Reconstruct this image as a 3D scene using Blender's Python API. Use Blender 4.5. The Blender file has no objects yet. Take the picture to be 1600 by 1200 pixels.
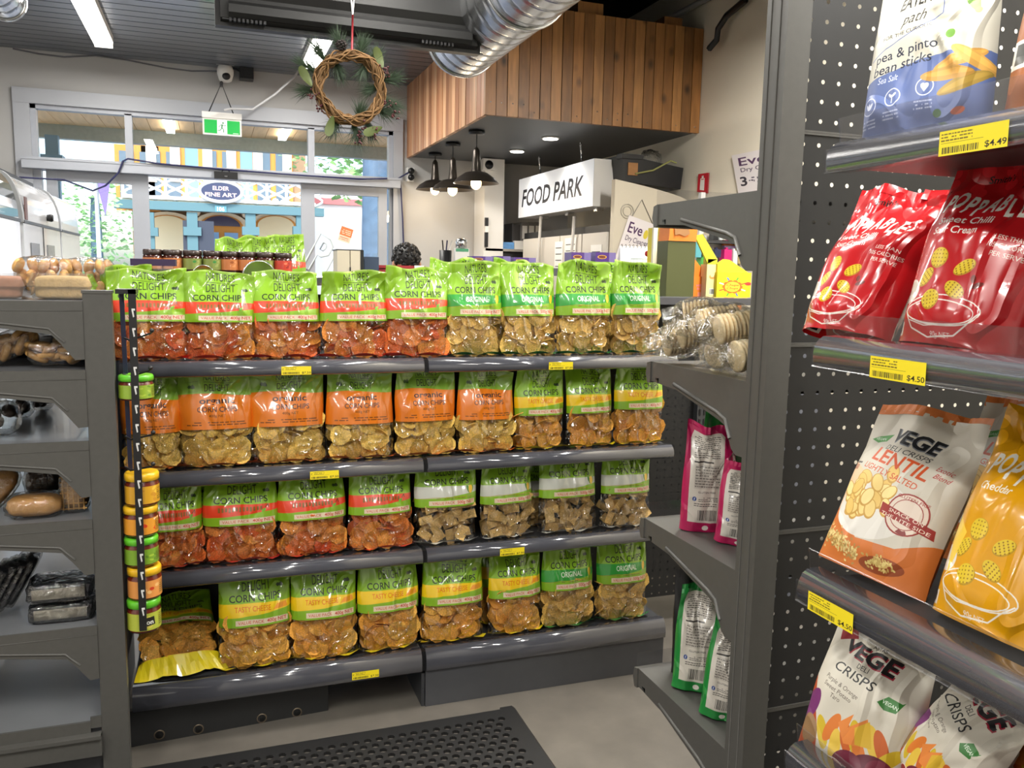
import bpy, math, random
import numpy as np
from mathutils import Matrix, Vector
PI = math.pi
sc = bpy.context.scene
COL = sc.collection

# ------------------------------------------------------------------ camera, world, lights, exposure
H = 1.495
RX = np.array((0.94220783, -0.33437314, 0.02095271))
UP = np.array((0.02402458, 0.12981148, 0.9912476))
FW = np.array((0.33416647, 0.93345786, -0.13034257))
FPX = 1308.565
cam_d = bpy.data.cameras.new('camera')
cam = bpy.data.objects.new('camera', cam_d)
COL.objects.link(cam)
cam_d.sensor_fit = 'HORIZONTAL'
cam_d.sensor_width = 36.0
cam_d.lens = 36.0 * FPX / 1600.0
cam_d.clip_start = 0.02
cam_d.clip_end = 400
cam.matrix_world = Matrix(((RX[0], UP[0], -FW[0], 0), (RX[1], UP[1], -FW[1], 0), (RX[2], UP[2], -FW[2], H), (0, 0, 0, 1)))
sc.camera = cam

w = bpy.data.worlds.new('sky')
sc.world = w
w.use_nodes = True
wn = w.node_tree
wn.nodes.clear()
_o = wn.nodes.new('ShaderNodeOutputWorld')
_b = wn.nodes.new('ShaderNodeBackground')
_s = wn.nodes.new('ShaderNodeTexSky')
_s.sky_type = 'NISHITA'
_s.sun_disc = False
_s.sun_elevation = math.radians(52)
_s.sun_rotation = math.radians(200)
_s.dust_density = 2.5
_b.inputs['Strength'].default_value = 0.5
wn.links.new(_s.outputs[0], _b.inputs[0])
wn.links.new(_b.outputs[0], _o.inputs[0])


def lamp(name, kind, loc, energy, color=(1, 1, 1), rot=(0, 0, 0), **kw):
    d = bpy.data.lights.new(name, kind)
    d.energy = energy
    d.color = color
    for k, v in kw.items():
        setattr(d, k, v)
    o = bpy.data.objects.new(name, d)
    COL.objects.link(o)
    o.location = loc
    o.rotation_euler = rot
    return o


lamp('sun', 'SUN', (0, -10, 30), 2.3, (1, .95, .86), (math.radians(40), 0, math.radians(-18)), angle=.01)
# the shop's ceiling battens (their light; the two in view are built further down)
BATTENS = [(-.64, 5.74), (.70, 5.80), (-.64, 3.0), (.70, 2.75), (.70, .45), (-.9, .2), (2.3, 2.6), (2.2, .2), (-2.3, 3.2), (-2.3, .2), (.7, -1.6)]
for _x, _y in BATTENS:
    lamp('batten_light', 'AREA', (_x, _y, 2.90), (85.0 if _y > 1 else 40.0) if _x > 2 else (40.0 if _y < 1 else 26.0), (1, .965, .90), shape='RECTANGLE', size=.09, size_y=1.24)
sc.view_settings.view_transform = 'Standard'
sc.view_settings.look = 'None'
sc.view_settings.gamma = 1.0
sc.view_settings.use_curve_mapping = False
sc.view_settings.exposure = 0.30
sc.cycles.use_denoising = True
sc.cycles.transparent_max_bounces = 24
sc.cycles.max_bounces = 8
sc.cycles.diffuse_bounces = 4
sc.cycles.glossy_bounces = 3
sc.cycles.sample_clamp_indirect = 6.0
sc.cycles.caustics_reflective = False
sc.cycles.caustics_refractive = False


# ------------------------------------------------------------------ helpers
def ray(px, py):
    return FW + RX * ((px - 800) / FPX) + UP * ((600 - py) / FPX)


def AY(px, py, Y):
    r = ray(px, py)
    r = r * (Y / r[1])
    return np.array((r[0], r[1], r[2] + H))


def AX(px, py, X):
    r = ray(px, py)
    r = r * (X / r[0])
    return np.array((r[0], r[1], r[2] + H))


def AZ(px, py, Z):
    r = ray(px, py)
    r = r * ((Z - H) / r[2])
    return np.array((r[0], r[1], r[2] + H))


def lin(c):
    return tuple((x / 12.92 if x <= .04045 else ((x + .055) / 1.055) ** 2.4) for x in [v / 255. for v in c[:3]])


MATS = {}


def N(t, kind, **inp):
    n = t.nodes.new(kind)
    for k, v in inp.items():
        if k in n.inputs:
            n.inputs[k].default_value = v
        else:
            setattr(n, k, v)
    return n


def pm(name, rgb, rough=.5, metal=0., var=0., scale=25., bump=0., bscale=None, coat=0., emit=0., spec=.5, stretch=None, trans=0., rnd=0.):
    """A procedural material: base colour, optional noise variation, bump, coat, emission."""
    if name in MATS:
        return MATS[name]
    m = bpy.data.materials.new(name)
    m.use_nodes = True
    t = m.node_tree
    b = t.nodes['Principled BSDF']
    c = lin(rgb)
    b.inputs['Base Color'].default_value = (*c, 1)
    b.inputs['Roughness'].default_value = rough
    b.inputs['Metallic'].default_value = metal
    b.inputs['Specular IOR Level'].default_value = spec
    b.inputs['Coat Weight'].default_value = coat
    if trans:
        b.inputs['Transmission Weight'].default_value = trans
    if emit:
        b.inputs['Emission Color'].default_value = (*c, 1)
        b.inputs['Emission Strength'].default_value = emit
    if var or bump or rnd:
        tc = N(t, 'ShaderNodeTexCoord')
        mp = N(t, 'ShaderNodeMapping')
        t.links.new(tc.outputs['Object'], mp.inputs[0])
        if stretch:
            mp.inputs['Scale'].default_value = stretch
        nz = N(t, 'ShaderNodeTexNoise', Scale=scale, Detail=5.)
        t.links.new(mp.outputs[0], nz.inputs['Vector'])
        fac = nz.outputs['Fac']
        if var or rnd:
            mr = N(t, 'ShaderNodeMapRange')
            mr.inputs[1].default_value = .25
            mr.inputs[2].default_value = .75
            mr.inputs[3].default_value = 1 - var
            mr.inputs[4].default_value = 1 + var
            t.links.new(fac, mr.inputs[0])
            src = mr.outputs[0]
            if rnd:
                oi = N(t, 'ShaderNodeObjectInfo')
                m2 = N(t, 'ShaderNodeMapRange')
                m2.inputs[3].default_value = 1 - rnd
                m2.inputs[4].default_value = 1 + rnd
                t.links.new(oi.outputs['Random'], m2.inputs[0])
                mu = N(t, 'ShaderNodeMath', operation='MULTIPLY')
                t.links.new(src, mu.inputs[0])
                t.links.new(m2.outputs[0], mu.inputs[1])
                src = mu.outputs[0]
            vm = N(t, 'ShaderNodeVectorMath', operation='SCALE')
            vm.inputs[0].default_value = c
            t.links.new(src, vm.inputs['Scale'])
            t.links.new(vm.outputs[0], b.inputs['Base Color'])
        if bump:
            n2 = nz
            if bscale:
                n2 = N(t, 'ShaderNodeTexNoise', Scale=bscale, Detail=3.)
                t.links.new(mp.outputs[0], n2.inputs['Vector'])
            bp = N(t, 'ShaderNodeBump', Strength=bump, Distance=.01)
            t.links.new(n2.outputs['Fac'], bp.inputs['Height'])
            t.links.new(bp.outputs[0], b.inputs['Normal'])
    MATS[name] = m
    return m


def clear_mat(name, tint=(1, 1, 1), gloss=.22, rough=.08, bump=.0, bscale=30., haze=0.):
    """Clear plastic: see-through with a glossy skin."""
    if name in MATS:
        return MATS[name]
    m = bpy.data.materials.new(name)
    m.use_nodes = True
    t = m.node_tree
    t.nodes.clear()
    o = N(t, 'ShaderNodeOutputMaterial')
    tr = N(t, 'ShaderNodeBsdfTransparent', Color=(*tint, 1))
    gl = N(t, 'ShaderNodeBsdfGlossy', Roughness=rough)
    lw = N(t, 'ShaderNodeLayerWeight', Blend=.35)
    mr = N(t, 'ShaderNodeMapRange')
    mr.inputs[3].default_value = gloss * .35
    mr.inputs[4].default_value = min(1., gloss * 2.4)
    t.links.new(lw.outputs['Fresnel'], mr.inputs[0])
    mx = N(t, 'ShaderNodeMixShader')
    t.links.new(mr.outputs[0], mx.inputs[0])
    t.links.new(tr.outputs[0], mx.inputs[1])
    t.links.new(gl.outputs[0], mx.inputs[2])
    out = mx
    if haze:
        df = N(t, 'ShaderNodeBsdfDiffuse', Color=(.8, .8, .8, 1))
        m2 = N(t, 'ShaderNodeMixShader')
        m2.inputs[0].default_value = haze
        t.links.new(mx.outputs[0], m2.inputs[1])
        t.links.new(df.outputs[0], m2.inputs[2])
        out = m2
    if bump:
        tc = N(t, 'ShaderNodeTexCoord')
        nz = N(t, 'ShaderNodeTexNoise', Scale=bscale, Detail=3., Distortion=1.5)
        t.links.new(tc.outputs['Object'], nz.inputs['Vector'])
        bp = N(t, 'ShaderNodeBump', Strength=bump, Distance=.02)
        t.links.new(nz.outputs['Fac'], bp.inputs['Height'])
        for q in (gl, lw):
            t.links.new(bp.outputs[0], q.inputs['Normal'])
    t.links.new(out.outputs[0], o.inputs[0])
    MATS[name] = m
    return m


class MB:
    """Collects boxes, prisms, tubes, lathes and sheets; build() links them as ONE mesh object."""

    def __init__(s):
        s.v, s.f, s.sm, s.uv, s.mi, s.M = [], [], [], {}, [], 0

    def add(s, verts, faces, smooth=False, uvs=None):
        k = len(s.v)
        s.v.extend([tuple(map(float, p)) for p in verts])
        for f in faces:
            s.f.append(tuple(i + k for i in f))
            s.sm.append(smooth)
            s.mi.append(s.M)
        if uvs is not None:
            for i, q in enumerate(uvs):
                s.uv[k + i] = q
        return s

    def box(s, a, b, uv=False):
        x0, y0, z0 = (min(p, q) for p, q in zip(a, b))
        x1, y1, z1 = (max(p, q) for p, q in zip(a, b))
        v = [(x0, y0, z0), (x1, y0, z0), (x1, y1, z0), (x0, y1, z0), (x0, y0, z1), (x1, y0, z1), (x1, y1, z1), (x0, y1, z1)]
        return s.add(v, [(0, 3, 2, 1), (4, 5, 6, 7), (0, 1, 5, 4), (1, 2, 6, 5), (2, 3, 7, 6), (3, 0, 4, 7)])

    def obox(s, c, size, rz=0., rx=0., ry=0.):
        M = Matrix.Translation(Vector(c)) @ Matrix.Rotation(rz, 4, 'Z') @ Matrix.Rotation(rx, 4, 'X') @ Matrix.Rotation(ry, 4, 'Y')
        h = [q / 2 for q in size]
        v = [M @ Vector((sx * h[0], sy * h[1], sz * h[2])) for sz in (-1, 1) for sx, sy in ((-1, -1), (1, -1), (1, 1), (-1, 1))]
        return s.add(v, [(0, 3, 2, 1), (4, 5, 6, 7), (0, 1, 5, 4), (1, 2, 6, 5), (2, 3, 7, 6), (3, 0, 4, 7)])

    def prism(s, poly, axis, a0, a1, smooth=False):
        def P(p, a):
            return (a, p[0], p[1]) if axis == 'x' else (p[0], a, p[1]) if axis == 'y' else (p[0], p[1], a)
        n = len(poly)
        v = [P(p, a0) for p in poly] + [P(p, a1) for p in poly]
        f = [(i, (i + 1) % n, n + (i + 1) % n, n + i) for i in range(n)]
        s.add(v, f, smooth)
        k = len(s.v) - 2 * n
        for c in (tuple(range(n - 1, -1, -1)), tuple(range(n, 2 * n))):
            s.f.append(tuple(i + k for i in c))
            s.sm.append(False)
            s.mi.append(s.M)
        return s

    def tube(s, pts, r, n=8, closed=False, cap=True):
        pts = [Vector(p) for p in pts]
        rr = r if hasattr(r, '__len__') else [r] * len(pts)
        m = len(pts)
        v, up = [], None
        for i, p in enumerate(pts):
            a = pts[(i - 1) % m] if (closed or i > 0) else p
            b = pts[(i + 1) % m] if (closed or i < m - 1) else p
            d = (b - a).normalized()
            if up is None:
                up = Vector((0, 0, 1)) if abs(d.z) < .9 else Vector((1, 0, 0))
            x = d.cross(up)
            x = x.normalized() if x.length > 1e-6 else Vector((1, 0, 0))
            y = d.cross(x).normalized()
            up = -y if False else x.cross(d)
            for k in range(n):
                t = 2 * PI * k / n
                v.append(p + (x * math.cos(t) + y * math.sin(t)) * rr[i])
        f = []
        for i in range(m if closed else m - 1):
            j = (i + 1) % m
            for k in range(n):
                l = (k + 1) % n
                f.append((i * n + k, i * n + l, j * n + l, j * n + k))
        if not closed and cap:
            f += [tuple(range(n)), tuple((m - 1) * n + k for k in range(n - 1, -1, -1))]
        return s.add(v, f, True)

    def lathe(s, prof, c, n=20, axis='z', smooth=True, ring=False):
        v, f = [], []
        if ring:
            prof = list(prof) + [prof[0]]
        for r, z in prof:
            for k in range(n):
                t = 2 * PI * k / n
                a, b = r * math.cos(t), r * math.sin(t)
                p = (a, b, z) if axis == 'z' else (z, a, b) if axis == 'x' else (b, z, a)
                v.append((c[0] + p[0], c[1] + p[1], c[2] + p[2]))
        for i in range(len(prof) - 1):
            for k in range(n):
                l = (k + 1) % n
                f.append((i * n + k, i * n + l, (i + 1) * n + l, (i + 1) * n + k))
        if not ring:
            f.append(tuple(range(n - 1, -1, -1)))
            f.append(tuple((len(prof) - 1) * n + k for k in range(n)))
        return s.add(v, f, smooth)

    def ell(s, c, r, p=1., nu=14, nv=9, M=None, jit=0., rng=None):
        """An ellipsoid; p < 1 squares it up (a loaf, a cushion)."""
        sg = lambda q: math.copysign(abs(q) ** p, q)
        v, f = [], []
        for i in range(nv + 1):
            ph = -PI / 2 + PI * i / nv
            for k in range(nu):
                t = 2 * PI * k / nu
                j = 1 + (rng.uniform(-jit, jit) if rng else 0)
                q = Vector((r[0] * sg(math.cos(ph)) * sg(math.cos(t)) * j, r[1] * sg(math.cos(ph)) * sg(math.sin(t)) * j, r[2] * sg(math.sin(ph)) * j))
                if M:
                    q = M @ q
                v.append(q + Vector(c))
        for i in range(nv):
            for k in range(nu):
                l = (k + 1) % nu
                f.append((i * nu + k, i * nu + l, (i + 1) * nu + l, (i + 1) * nu + k))
        return s.add(v, f, True)

    def quad(s, a, b, c, d):
        return s.add([a, b, c, d], [(0, 1, 2, 3)], False, [(0, 0), (1, 0), (1, 1), (0, 1)])

    def build(s, name, mat, parent=None, local=False, label=None):
        me = bpy.data.meshes.new(name)
        me.from_pydata(s.v, [], s.f)
        me.polygons.foreach_set('use_smooth', s.sm)
        if s.uv:
            u = me.uv_layers.new(name='uv')
            li = np.zeros(len(me.loops), dtype=np.int32)
            me.loops.foreach_get('vertex_index', li)
            tab = np.zeros((len(s.v), 2), dtype=np.float32)
            for i, q in s.uv.items():
                tab[i] = q
            u.data.foreach_set('uv', tab[li].ravel())
        ms = mat if isinstance(mat, (list, tuple)) else [mat]
        for m in ms:
            me.materials.append(m)
        if len(ms) > 1:
            me.polygons.foreach_set('material_index', s.mi)
        me.update()
        o = bpy.data.objects.new(name, me)
        COL.objects.link(o)
        if parent is not None:
            o.parent = parent
            if not local:
                off = Vector((0, 0, 0))
                p = parent
                while p is not None:
                    off += p.location
                    p = p.parent
                o.location = -off
        if label:
            o['label'] = label
        return o


def link_child(me, name, parent, M, label=None):
    o = bpy.data.objects.new(name, me)
    COL.objects.link(o)
    o.parent = parent
    o.matrix_local = M
    if label:
        o['label'] = label
    return o


def tag(o, label, cat, group=None):
    o['label'] = label
    o['category'] = cat
    if group:
        o['group'] = group
    return o


def thing(name, label, cat, loc=(0, 0, 0), group=None):
    o = bpy.data.objects.new(name, None)
    o.empty_display_size = .05
    COL.objects.link(o)
    o.location = [float(q) for q in loc]
    return tag(o, label, cat, group)


def struct(o):
    o['kind'] = 'structure'
    return o


ORD = ['zeroth', 'first', 'second', 'third', 'fourth', 'fifth', 'sixth', 'seventh', 'eighth', 'ninth', 'tenth']

# ------------------------------------------------------------------ printed artwork (flat print), drawn here in code
_TX = {}


def text_tris(s, bold, shear):
    k = (s, bold, shear)
    if k not in _TX:
        c = bpy.data.curves.new('lettering', 'FONT')
        c.body = s
        c.size = 1.0
        c.offset = bold
        c.shear = shear
        c.resolution_u = 3
        o = bpy.data.objects.new('lettering', c)
        me = o.to_mesh()
        me.calc_loop_triangles()
        v = np.array([q.co[:2] for q in me.vertices]) if len(me.vertices) else np.zeros((0, 2))
        t = np.array([q.vertices[:] for q in me.loop_triangles], dtype=int).reshape(-1, 3)
        o.to_mesh_clear()
        bpy.data.objects.remove(o)
        bpy.data.curves.remove(c)
        _TX[k] = (v, t)
    return _TX[k]


class Canvas:
    """Artwork in a unit box, y up; asp = width / height of the real thing."""

    def __init__(s, W, Hh, bg):
        s.W, s.H = W, Hh
        s.a = np.zeros((Hh, W, 4), dtype=np.float32)
        s.a[:] = np.array([q / 255. for q in bg[:3]] + [bg[3] / 255. if len(bg) > 3 else 1.])
        s.rng = np.random.default_rng(7)

    def c(s, col):
        return np.array([q / 255. for q in col[:3]] + [col[3] / 255. if len(col) > 3 else 1.], dtype=np.float32)

    def rect(s, x0, y0, x1, y1, col):
        s.a[int(y0 * s.H):int(y1 * s.H), int(x0 * s.W):int(x1 * s.W)] = s.c(col)

    def poly(s, pts, col):
        p = np.array(pts, dtype=float) * (s.W, s.H)
        x0, y0 = np.maximum(np.floor(p.min(0)).astype(int), 0)
        x1, y1 = np.minimum(np.ceil(p.max(0)).astype(int), (s.W, s.H))
        if x1 <= x0 or y1 <= y0:
            return
        X, Y = np.meshgrid(np.arange(x0, x1) + .5, np.arange(y0, y1) + .5)
        ins = np.zeros(X.shape, bool)
        for (ax, ay), (bx, by) in zip(p, np.roll(p, -1, 0)):
            if ay != by:
                ins ^= ((ay > Y) != (by > Y)) & (X < (bx - ax) * (Y - ay) / (by - ay) + ax)
        s.a[y0:y1, x0:x1][ins] = s.c(col)

    def ell(s, cx, cy, rx, ry, col, rot=0., n=28):
        A = s.W / s.H
        t = np.linspace(0, 2 * PI, n, endpoint=False)
        x, y = rx * np.cos(t), ry / A * np.sin(t)   # both radii in units of the width
        y = ry * np.sin(t)
        c, q = math.cos(rot), math.sin(rot)
        s.poly(np.stack([cx + x * c - y * q, cy + (x * q + y * c) * A], 1), col)

    def ring(s, cx, cy, r, wd, col, bg, rot=0., ry=None):
        ry = ry or r
        s.ell(cx, cy, r, ry, col, rot)
        s.ell(cx, cy, r - wd, ry - wd, bg, rot)

    def line(s, pts, wd, col):
        A = s.W / s.H
        for (x0, y0), (x1, y1) in zip(pts[:-1], pts[1:]):
            dx, dy = (x1 - x0), (y1 - y0) / A
            L = math.hypot(dx, dy) or 1e-6
            nx, ny = -dy / L * wd / 2, dx / L * wd / 2 * A
            s.poly([(x0 + nx, y0 + ny), (x1 + nx, y1 + ny), (x1 - nx, y1 - ny), (x0 - nx, y0 - ny)], col)

    def text(s, st, x, y, h, col, wx=1., bold=0., shear=0., rot=0., al='C', wmax=None):
        """Cap height h (fraction of the height); x, y: baseline anchor."""
        v, t = text_tris(st, bold, shear)
        if not len(t):
            return
        A = s.W / s.H
        v = v.copy()
        v[:, 0] -= v[:, 0].min()
        k = h / .70
        q = np.stack([v[:, 0] * k / A * wx, v[:, 1] * k], 1)
        wd = q[:, 0].max()
        if wmax:
            q[:, 0] *= wmax / wd
            wd = wmax
        q[:, 0] -= {'C': wd / 2, 'L': 0, 'R': wd}[al]
        c, sn = math.cos(rot), math.sin(rot)
        P = np.stack([x + q[:, 0] * c - q[:, 1] / A * sn, y + q[:, 0] * A * sn + q[:, 1] * c], 1) * (s.W, s.H)
        cc = s.c(col)
        for tri in P[t]:
            x0, y0 = np.maximum(np.floor(tri.min(0)).astype(int), 0)
            x1, y1 = np.minimum(np.ceil(tri.max(0)).astype(int) + 1, (s.W, s.H))
            if x1 <= x0 or y1 <= y0:
                continue
            X = np.arange(x0, x1) + .5
            Y = (np.arange(y0, y1) + .5)[:, None]
            (ax, ay), (bx, by), (cx, cy) = tri
            d1 = (X - bx) * (ay - by) - (ax - bx) * (Y - by)
            d2 = (X - cx) * (by - cy) - (bx - cx) * (Y - cy)
            d3 = (X - ax) * (cy - ay) - (cx - ax) * (Y - ay)
            e = 1e-6
            ins = ~(((d1 < -e) | (d2 < -e) | (d3 < -e)) & ((d1 > e) | (d2 > e) | (d3 > e)))
            s.a[y0:y1, x0:x1][ins] = cc

    def greek(s, x0, y0, x1, y1, n, col, fill=.5):
        """Print too small to read: rows of short dashes."""
        for i in range(n):
            yy = y1 - (y1 - y0) * (i + .5) / n
            hh = (y1 - y0) / n * .22
            x = x0
            while x < x1:
                L = s.rng.uniform(.02, .07) * (x1 - x0) * 2
                if s.rng.random() < .85:
                    s.rect(x, yy - hh, min(x + L, x1), yy + hh, col)
                x += L + .02 * (x1 - x0)

    def barcode(s, x0, y0, x1, y1, bg=(240, 240, 235)):
        s.rect(x0, y0, x1, y1, bg)
        x = x0 + .04 * (x1 - x0)
        while x < x1 - .04 * (x1 - x0):
            wd = s.rng.choice([.012, .02, .032]) * (x1 - x0)
            s.rect(x, y0 + .08 * (y1 - y0), x + wd, y1 - .08 * (y1 - y0), (25, 25, 25))
            x += wd + s.rng.choice([.014, .024]) * (x1 - x0)

    def image(s, name):
        im = bpy.data.images.new(name, s.W, s.H, alpha=True)
        im.pixels.foreach_set(np.clip(s.a, 0, 1).ravel())
        im.update()
        im.pack()
        return im


def print_mat(name, canvas, rough=.35, coat=0., window=False, wrinkle=.0, wscale=9., emit=0., spec=.5):
    """A printed surface; with window=True the print's empty part is clear film."""
    m = bpy.data.materials.new(name)
    m.use_nodes = True
    t = m.node_tree
    b = t.nodes['Principled BSDF']
    o = t.nodes['Material Output']
    im = N(t, 'ShaderNodeTexImage')
    im.image = canvas.image(name)
    im.extension = 'EXTEND'
    uv = N(t, 'ShaderNodeUVMap', uv_map='uv')
    t.links.new(uv.outputs[0], im.inputs[0])
    t.links.new(im.outputs[0], b.inputs['Base Color'])
    b.inputs['Roughness'].default_value = rough
    b.inputs['Coat Weight'].default_value = coat
    b.inputs['Coat Roughness'].default_value = .08
    b.inputs['Specular IOR Level'].default_value = spec
    if emit:
        t.links.new(im.outputs[0], b.inputs['Emission Color'])
        b.inputs['Emission Strength'].default_value = emit
    bp = None
    if wrinkle:
        tc = N(t, 'ShaderNodeTexCoord')
        nz = N(t, 'ShaderNodeTexNoise', Scale=wscale, Detail=.4, Distortion=.9)
        t.links.new(tc.outputs['Object'], nz.inputs['Vector'])
        ab = N(t, 'ShaderNodeMath', operation='SUBTRACT')
        ab.inputs[1].default_value = .5
        a2 = N(t, 'ShaderNodeMath', operation='ABSOLUTE')
        t.links.new(nz.outputs['Fac'], ab.inputs[0])
        t.links.new(ab.outputs[0], a2.inputs[0])
        rd = N(t, 'ShaderNodeMapRange')
        rd.inputs[1].default_value = 0.
        rd.inputs[2].default_value = .07
        rd.inputs[3].default_value = 1.
        rd.inputs[4].default_value = 0.
        t.links.new(a2.outputs[0], rd.inputs[0])
        bp = N(t, 'ShaderNodeBump', Strength=wrinkle, Distance=.012)
        t.links.new(rd.outputs[0], bp.inputs['Height'])
        t.links.new(bp.outputs[0], b.inputs['Normal'])
        t.links.new(bp.outputs[0], b.inputs['Coat Normal'])
    if window:
        tr = N(t, 'ShaderNodeBsdfTransparent', Color=(.995, .99, .985, 1))
        gl = N(t, 'ShaderNodeBsdfGlossy', Roughness=.10)
        lw = N(t, 'ShaderNodeLayerWeight', Blend=.3)
        mr = N(t, 'ShaderNodeMapRange')
        mr.inputs[3].default_value = .10
        mr.inputs[4].default_value = .6
        t.links.new(lw.outputs['Fresnel'], mr.inputs[0])
        if bp:   # the clear film is crinkled more finely than the printed part
            n3 = N(t, 'ShaderNodeTexNoise', Scale=12., Detail=.5, Distortion=1.6)
            t.links.new(tc.outputs['Object'], n3.inputs['Vector'])
            b3 = N(t, 'ShaderNodeMath', operation='SUBTRACT')
            b3.inputs[1].default_value = .5
            b4 = N(t, 'ShaderNodeMath', operation='ABSOLUTE')
            t.links.new(n3.outputs['Fac'], b3.inputs[0])
            t.links.new(b3.outputs[0], b4.inputs[0])
            r3 = N(t, 'ShaderNodeMapRange')
            r3.inputs[2].default_value = .10
            r3.inputs[3].default_value = 1.
            r3.inputs[4].default_value = 0.
            t.links.new(b4.outputs[0], r3.inputs[0])
            bq = N(t, 'ShaderNodeBump', Strength=.9, Distance=.014)
            t.links.new(r3.outputs[0], bq.inputs['Height'])
            t.links.new(bp.outputs[0], bq.inputs['Normal'])
            t.links.new(bq.outputs[0], gl.inputs['Normal'])
            t.links.new(bq.outputs[0], lw.inputs['Normal'])
        mx = N(t, 'ShaderNodeMixShader')
        t.links.new(mr.outputs[0], mx.inputs[0])
        t.links.new(tr.outputs[0], mx.inputs[1])
        t.links.new(gl.outputs[0], mx.inputs[2])
        m2 = N(t, 'ShaderNodeMixShader')
        t.links.new(im.outputs['Alpha'], m2.inputs[0])
        t.links.new(mx.outputs[0], m2.inputs[1])
        t.links.new(b.outputs[0], m2.inputs[2])
        t.links.new(m2.outputs[0], o.inputs[0])
    return m


# ------------------------------------------------------------------ common materials
GREY = pm('grey_powder_coat', (79, 78, 75), .42, var=.05, scale=60, bump=.03, bscale=900)
GREYD = pm('dark_grey_powder_coat', (58, 59, 62), .45, var=.06, scale=40)
LIP = pm('grey_plastic_lip', (74, 75, 82), .14, coat=.8, var=.04, scale=8)
BLACK = pm('black_plastic', (22, 22, 24), .4)
WHITE = pm('white_paint', (226, 224, 220), .55, var=.02, scale=3)
ALU = pm('window_frame_paint', (168, 172, 181), .4, var=.02)
CHROME = pm('bright_metal', (200, 202, 205), .22, metal=1.)
STRIP = clear_mat('clear_riser_plastic', (.94, .94, .95), .09, .25)
GLASS = clear_mat('window_glass', (.96, .98, .98), .10, .01)
CELLO = clear_mat('cellophane', (.97, .97, .96), .26, .10, bump=.6, bscale=24.)
CLAM = clear_mat('clear_tray_plastic', (.95, .95, .95), .34, .06)

# ------------------------------------------------------------------ the room
FLOORM = pm('vinyl_floor', (104, 99, 92), .42, var=.16, scale=9, bump=.02, bscale=200)
fl = struct(MB().box((-3.6, -3, -.06), (3.0, 7.0, 0)).build('floor', FLOORM))
WALLM = pm('wall_paint', (176, 175, 174), .6, var=.02, scale=2)
WALLR = pm('cream_wall_paint', (236, 227, 208), .6, var=.03, scale=2)
m = MB().box((-3.6, 7, 0), (-1.2, 7.15, 3.4)).box((1.424, 7, 0), (3.1, 7.15, 3.4)).box((-1.2, 7, 2.63), (1.424, 7.15, 3.4))
struct(m.build('wall_front', WALLM))
struct(MB().box((3.0, -3, 0), (3.12, 7, 3.6)).build('wall_right', WALLR))
struct(MB().box((-3.72, -3, 0), (-3.6, 7.1, 3.6)).build('wall_left', WHITE))
struct(MB().box((-3.7, -3.12, 0), (3.1, -3, 3.6)).build('wall_back', WHITE))
CEILM = pm('black_ceiling_paint', (24, 25, 27), .7)
ce = struct(MB().box((-3.7, -3.1, 3.05), (1.56, 7.0, 3.12)).box((1.55, -3.1, 3.42), (3.1, 7.1, 3.5)).box((1.54, -3.1, 3.0), (1.57, 7.0, 3.45)).build('ceiling', CEILM))
SLAT = pm('charcoal_ceiling_slat', (86, 91, 100), .28, var=.05, scale=6, coat=.3)
y = 7.0
slat_me = None
while y > -3.0:
    y -= .118
    if slat_me is None:
        o = MB().prism([(-.059, .03), (-.056, 0.), (.05, 0.), (.053, .03)], 'x', -3.6, 1.54).build('slat', SLAT, ce, local=True)
        slat_me = o.data
        o.location = (0, y + .06, 3.0)
    else:
        link_child(slat_me, 'slat', ce, Matrix.Translation((0, y + .06, 3.0)))
TRIM = pm('trim_paint', (170, 173, 180), .5)
struct(MB().box((-1.304, 6.975, 0), (-1.2, 7.02, 2.734)).build('trim_1', TRIM))
struct(MB().box((-1.304, 6.97, 2.63), (1.503, 7.02, 2.734)).build('trim_2', TRIM))
struct(MB().box((1.424, 6.975, 0), (1.503, 7.02, 2.734)).build('trim_3', TRIM))
struct(MB().box((2.13, 6.72, 0), (2.30, 7.0, 2.43)).build('trim_4', WHITE))

# transom window
wi = struct(MB().box((-1.2, 7.0, 2.60), (1.424, 7.08, 2.63)).box((-1.2, 7.0, 2.23), (-1.165, 7.08, 2.63)).box((1.39, 7.0, 2.23), (1.424, 7.08, 2.63)).build('window_1', ALU))
MB().box((-1.255, 6.90, 2.172), (1.468, 7.1, 2.248)).box((-1.26, 6.895, 2.232), (1.472, 6.92, 2.25)).build('transom_bar', ALU, wi)
for a in (-.56, .768):
    MB().box((a - .025, 7.0, 2.24), (a + .025, 7.08, 2.61)).build('mullion', ALU, wi)
for a, b in ((-1.17, -.585), (-.535, .743), (.793, 1.39)):
    MB().box((a, 7.035, 2.24), (b, 7.043, 2.605)).build('pane', GLASS, wi)
# automatic glass door: the parked left leaf, the open way, the right leaf and its sidelight
do = struct(MB().box((-1.2, 7.0, 0), (-1.15, 7.08, 2.18)).box((1.40, 7.02, 0), (1.424, 7.08, 2.18)).build('door_1', ALU))


def leaf(x0, x1, st, y0, nm):
    f = MB().box((x0, y0, .02), (x0 + st[0], y0 + .05, 2.171)).box((x1 - st[1], y0, .02), (x1, y0 + .05, 2.171)).box((x0 + st[0], y0 + .002, 2.10), (x1 - st[1], y0 + .048, 2.171)).box((x0 + st[0], y0 + .002, .02), (x1 - st[1], y0 + .048, .14)).build(nm, ALU, do)
    MB().box((x0 + st[0], y0 + .02, .14), (x1 - st[1], y0 + .028, 2.10)).build('pane', GLASS, f)
    return f


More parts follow.
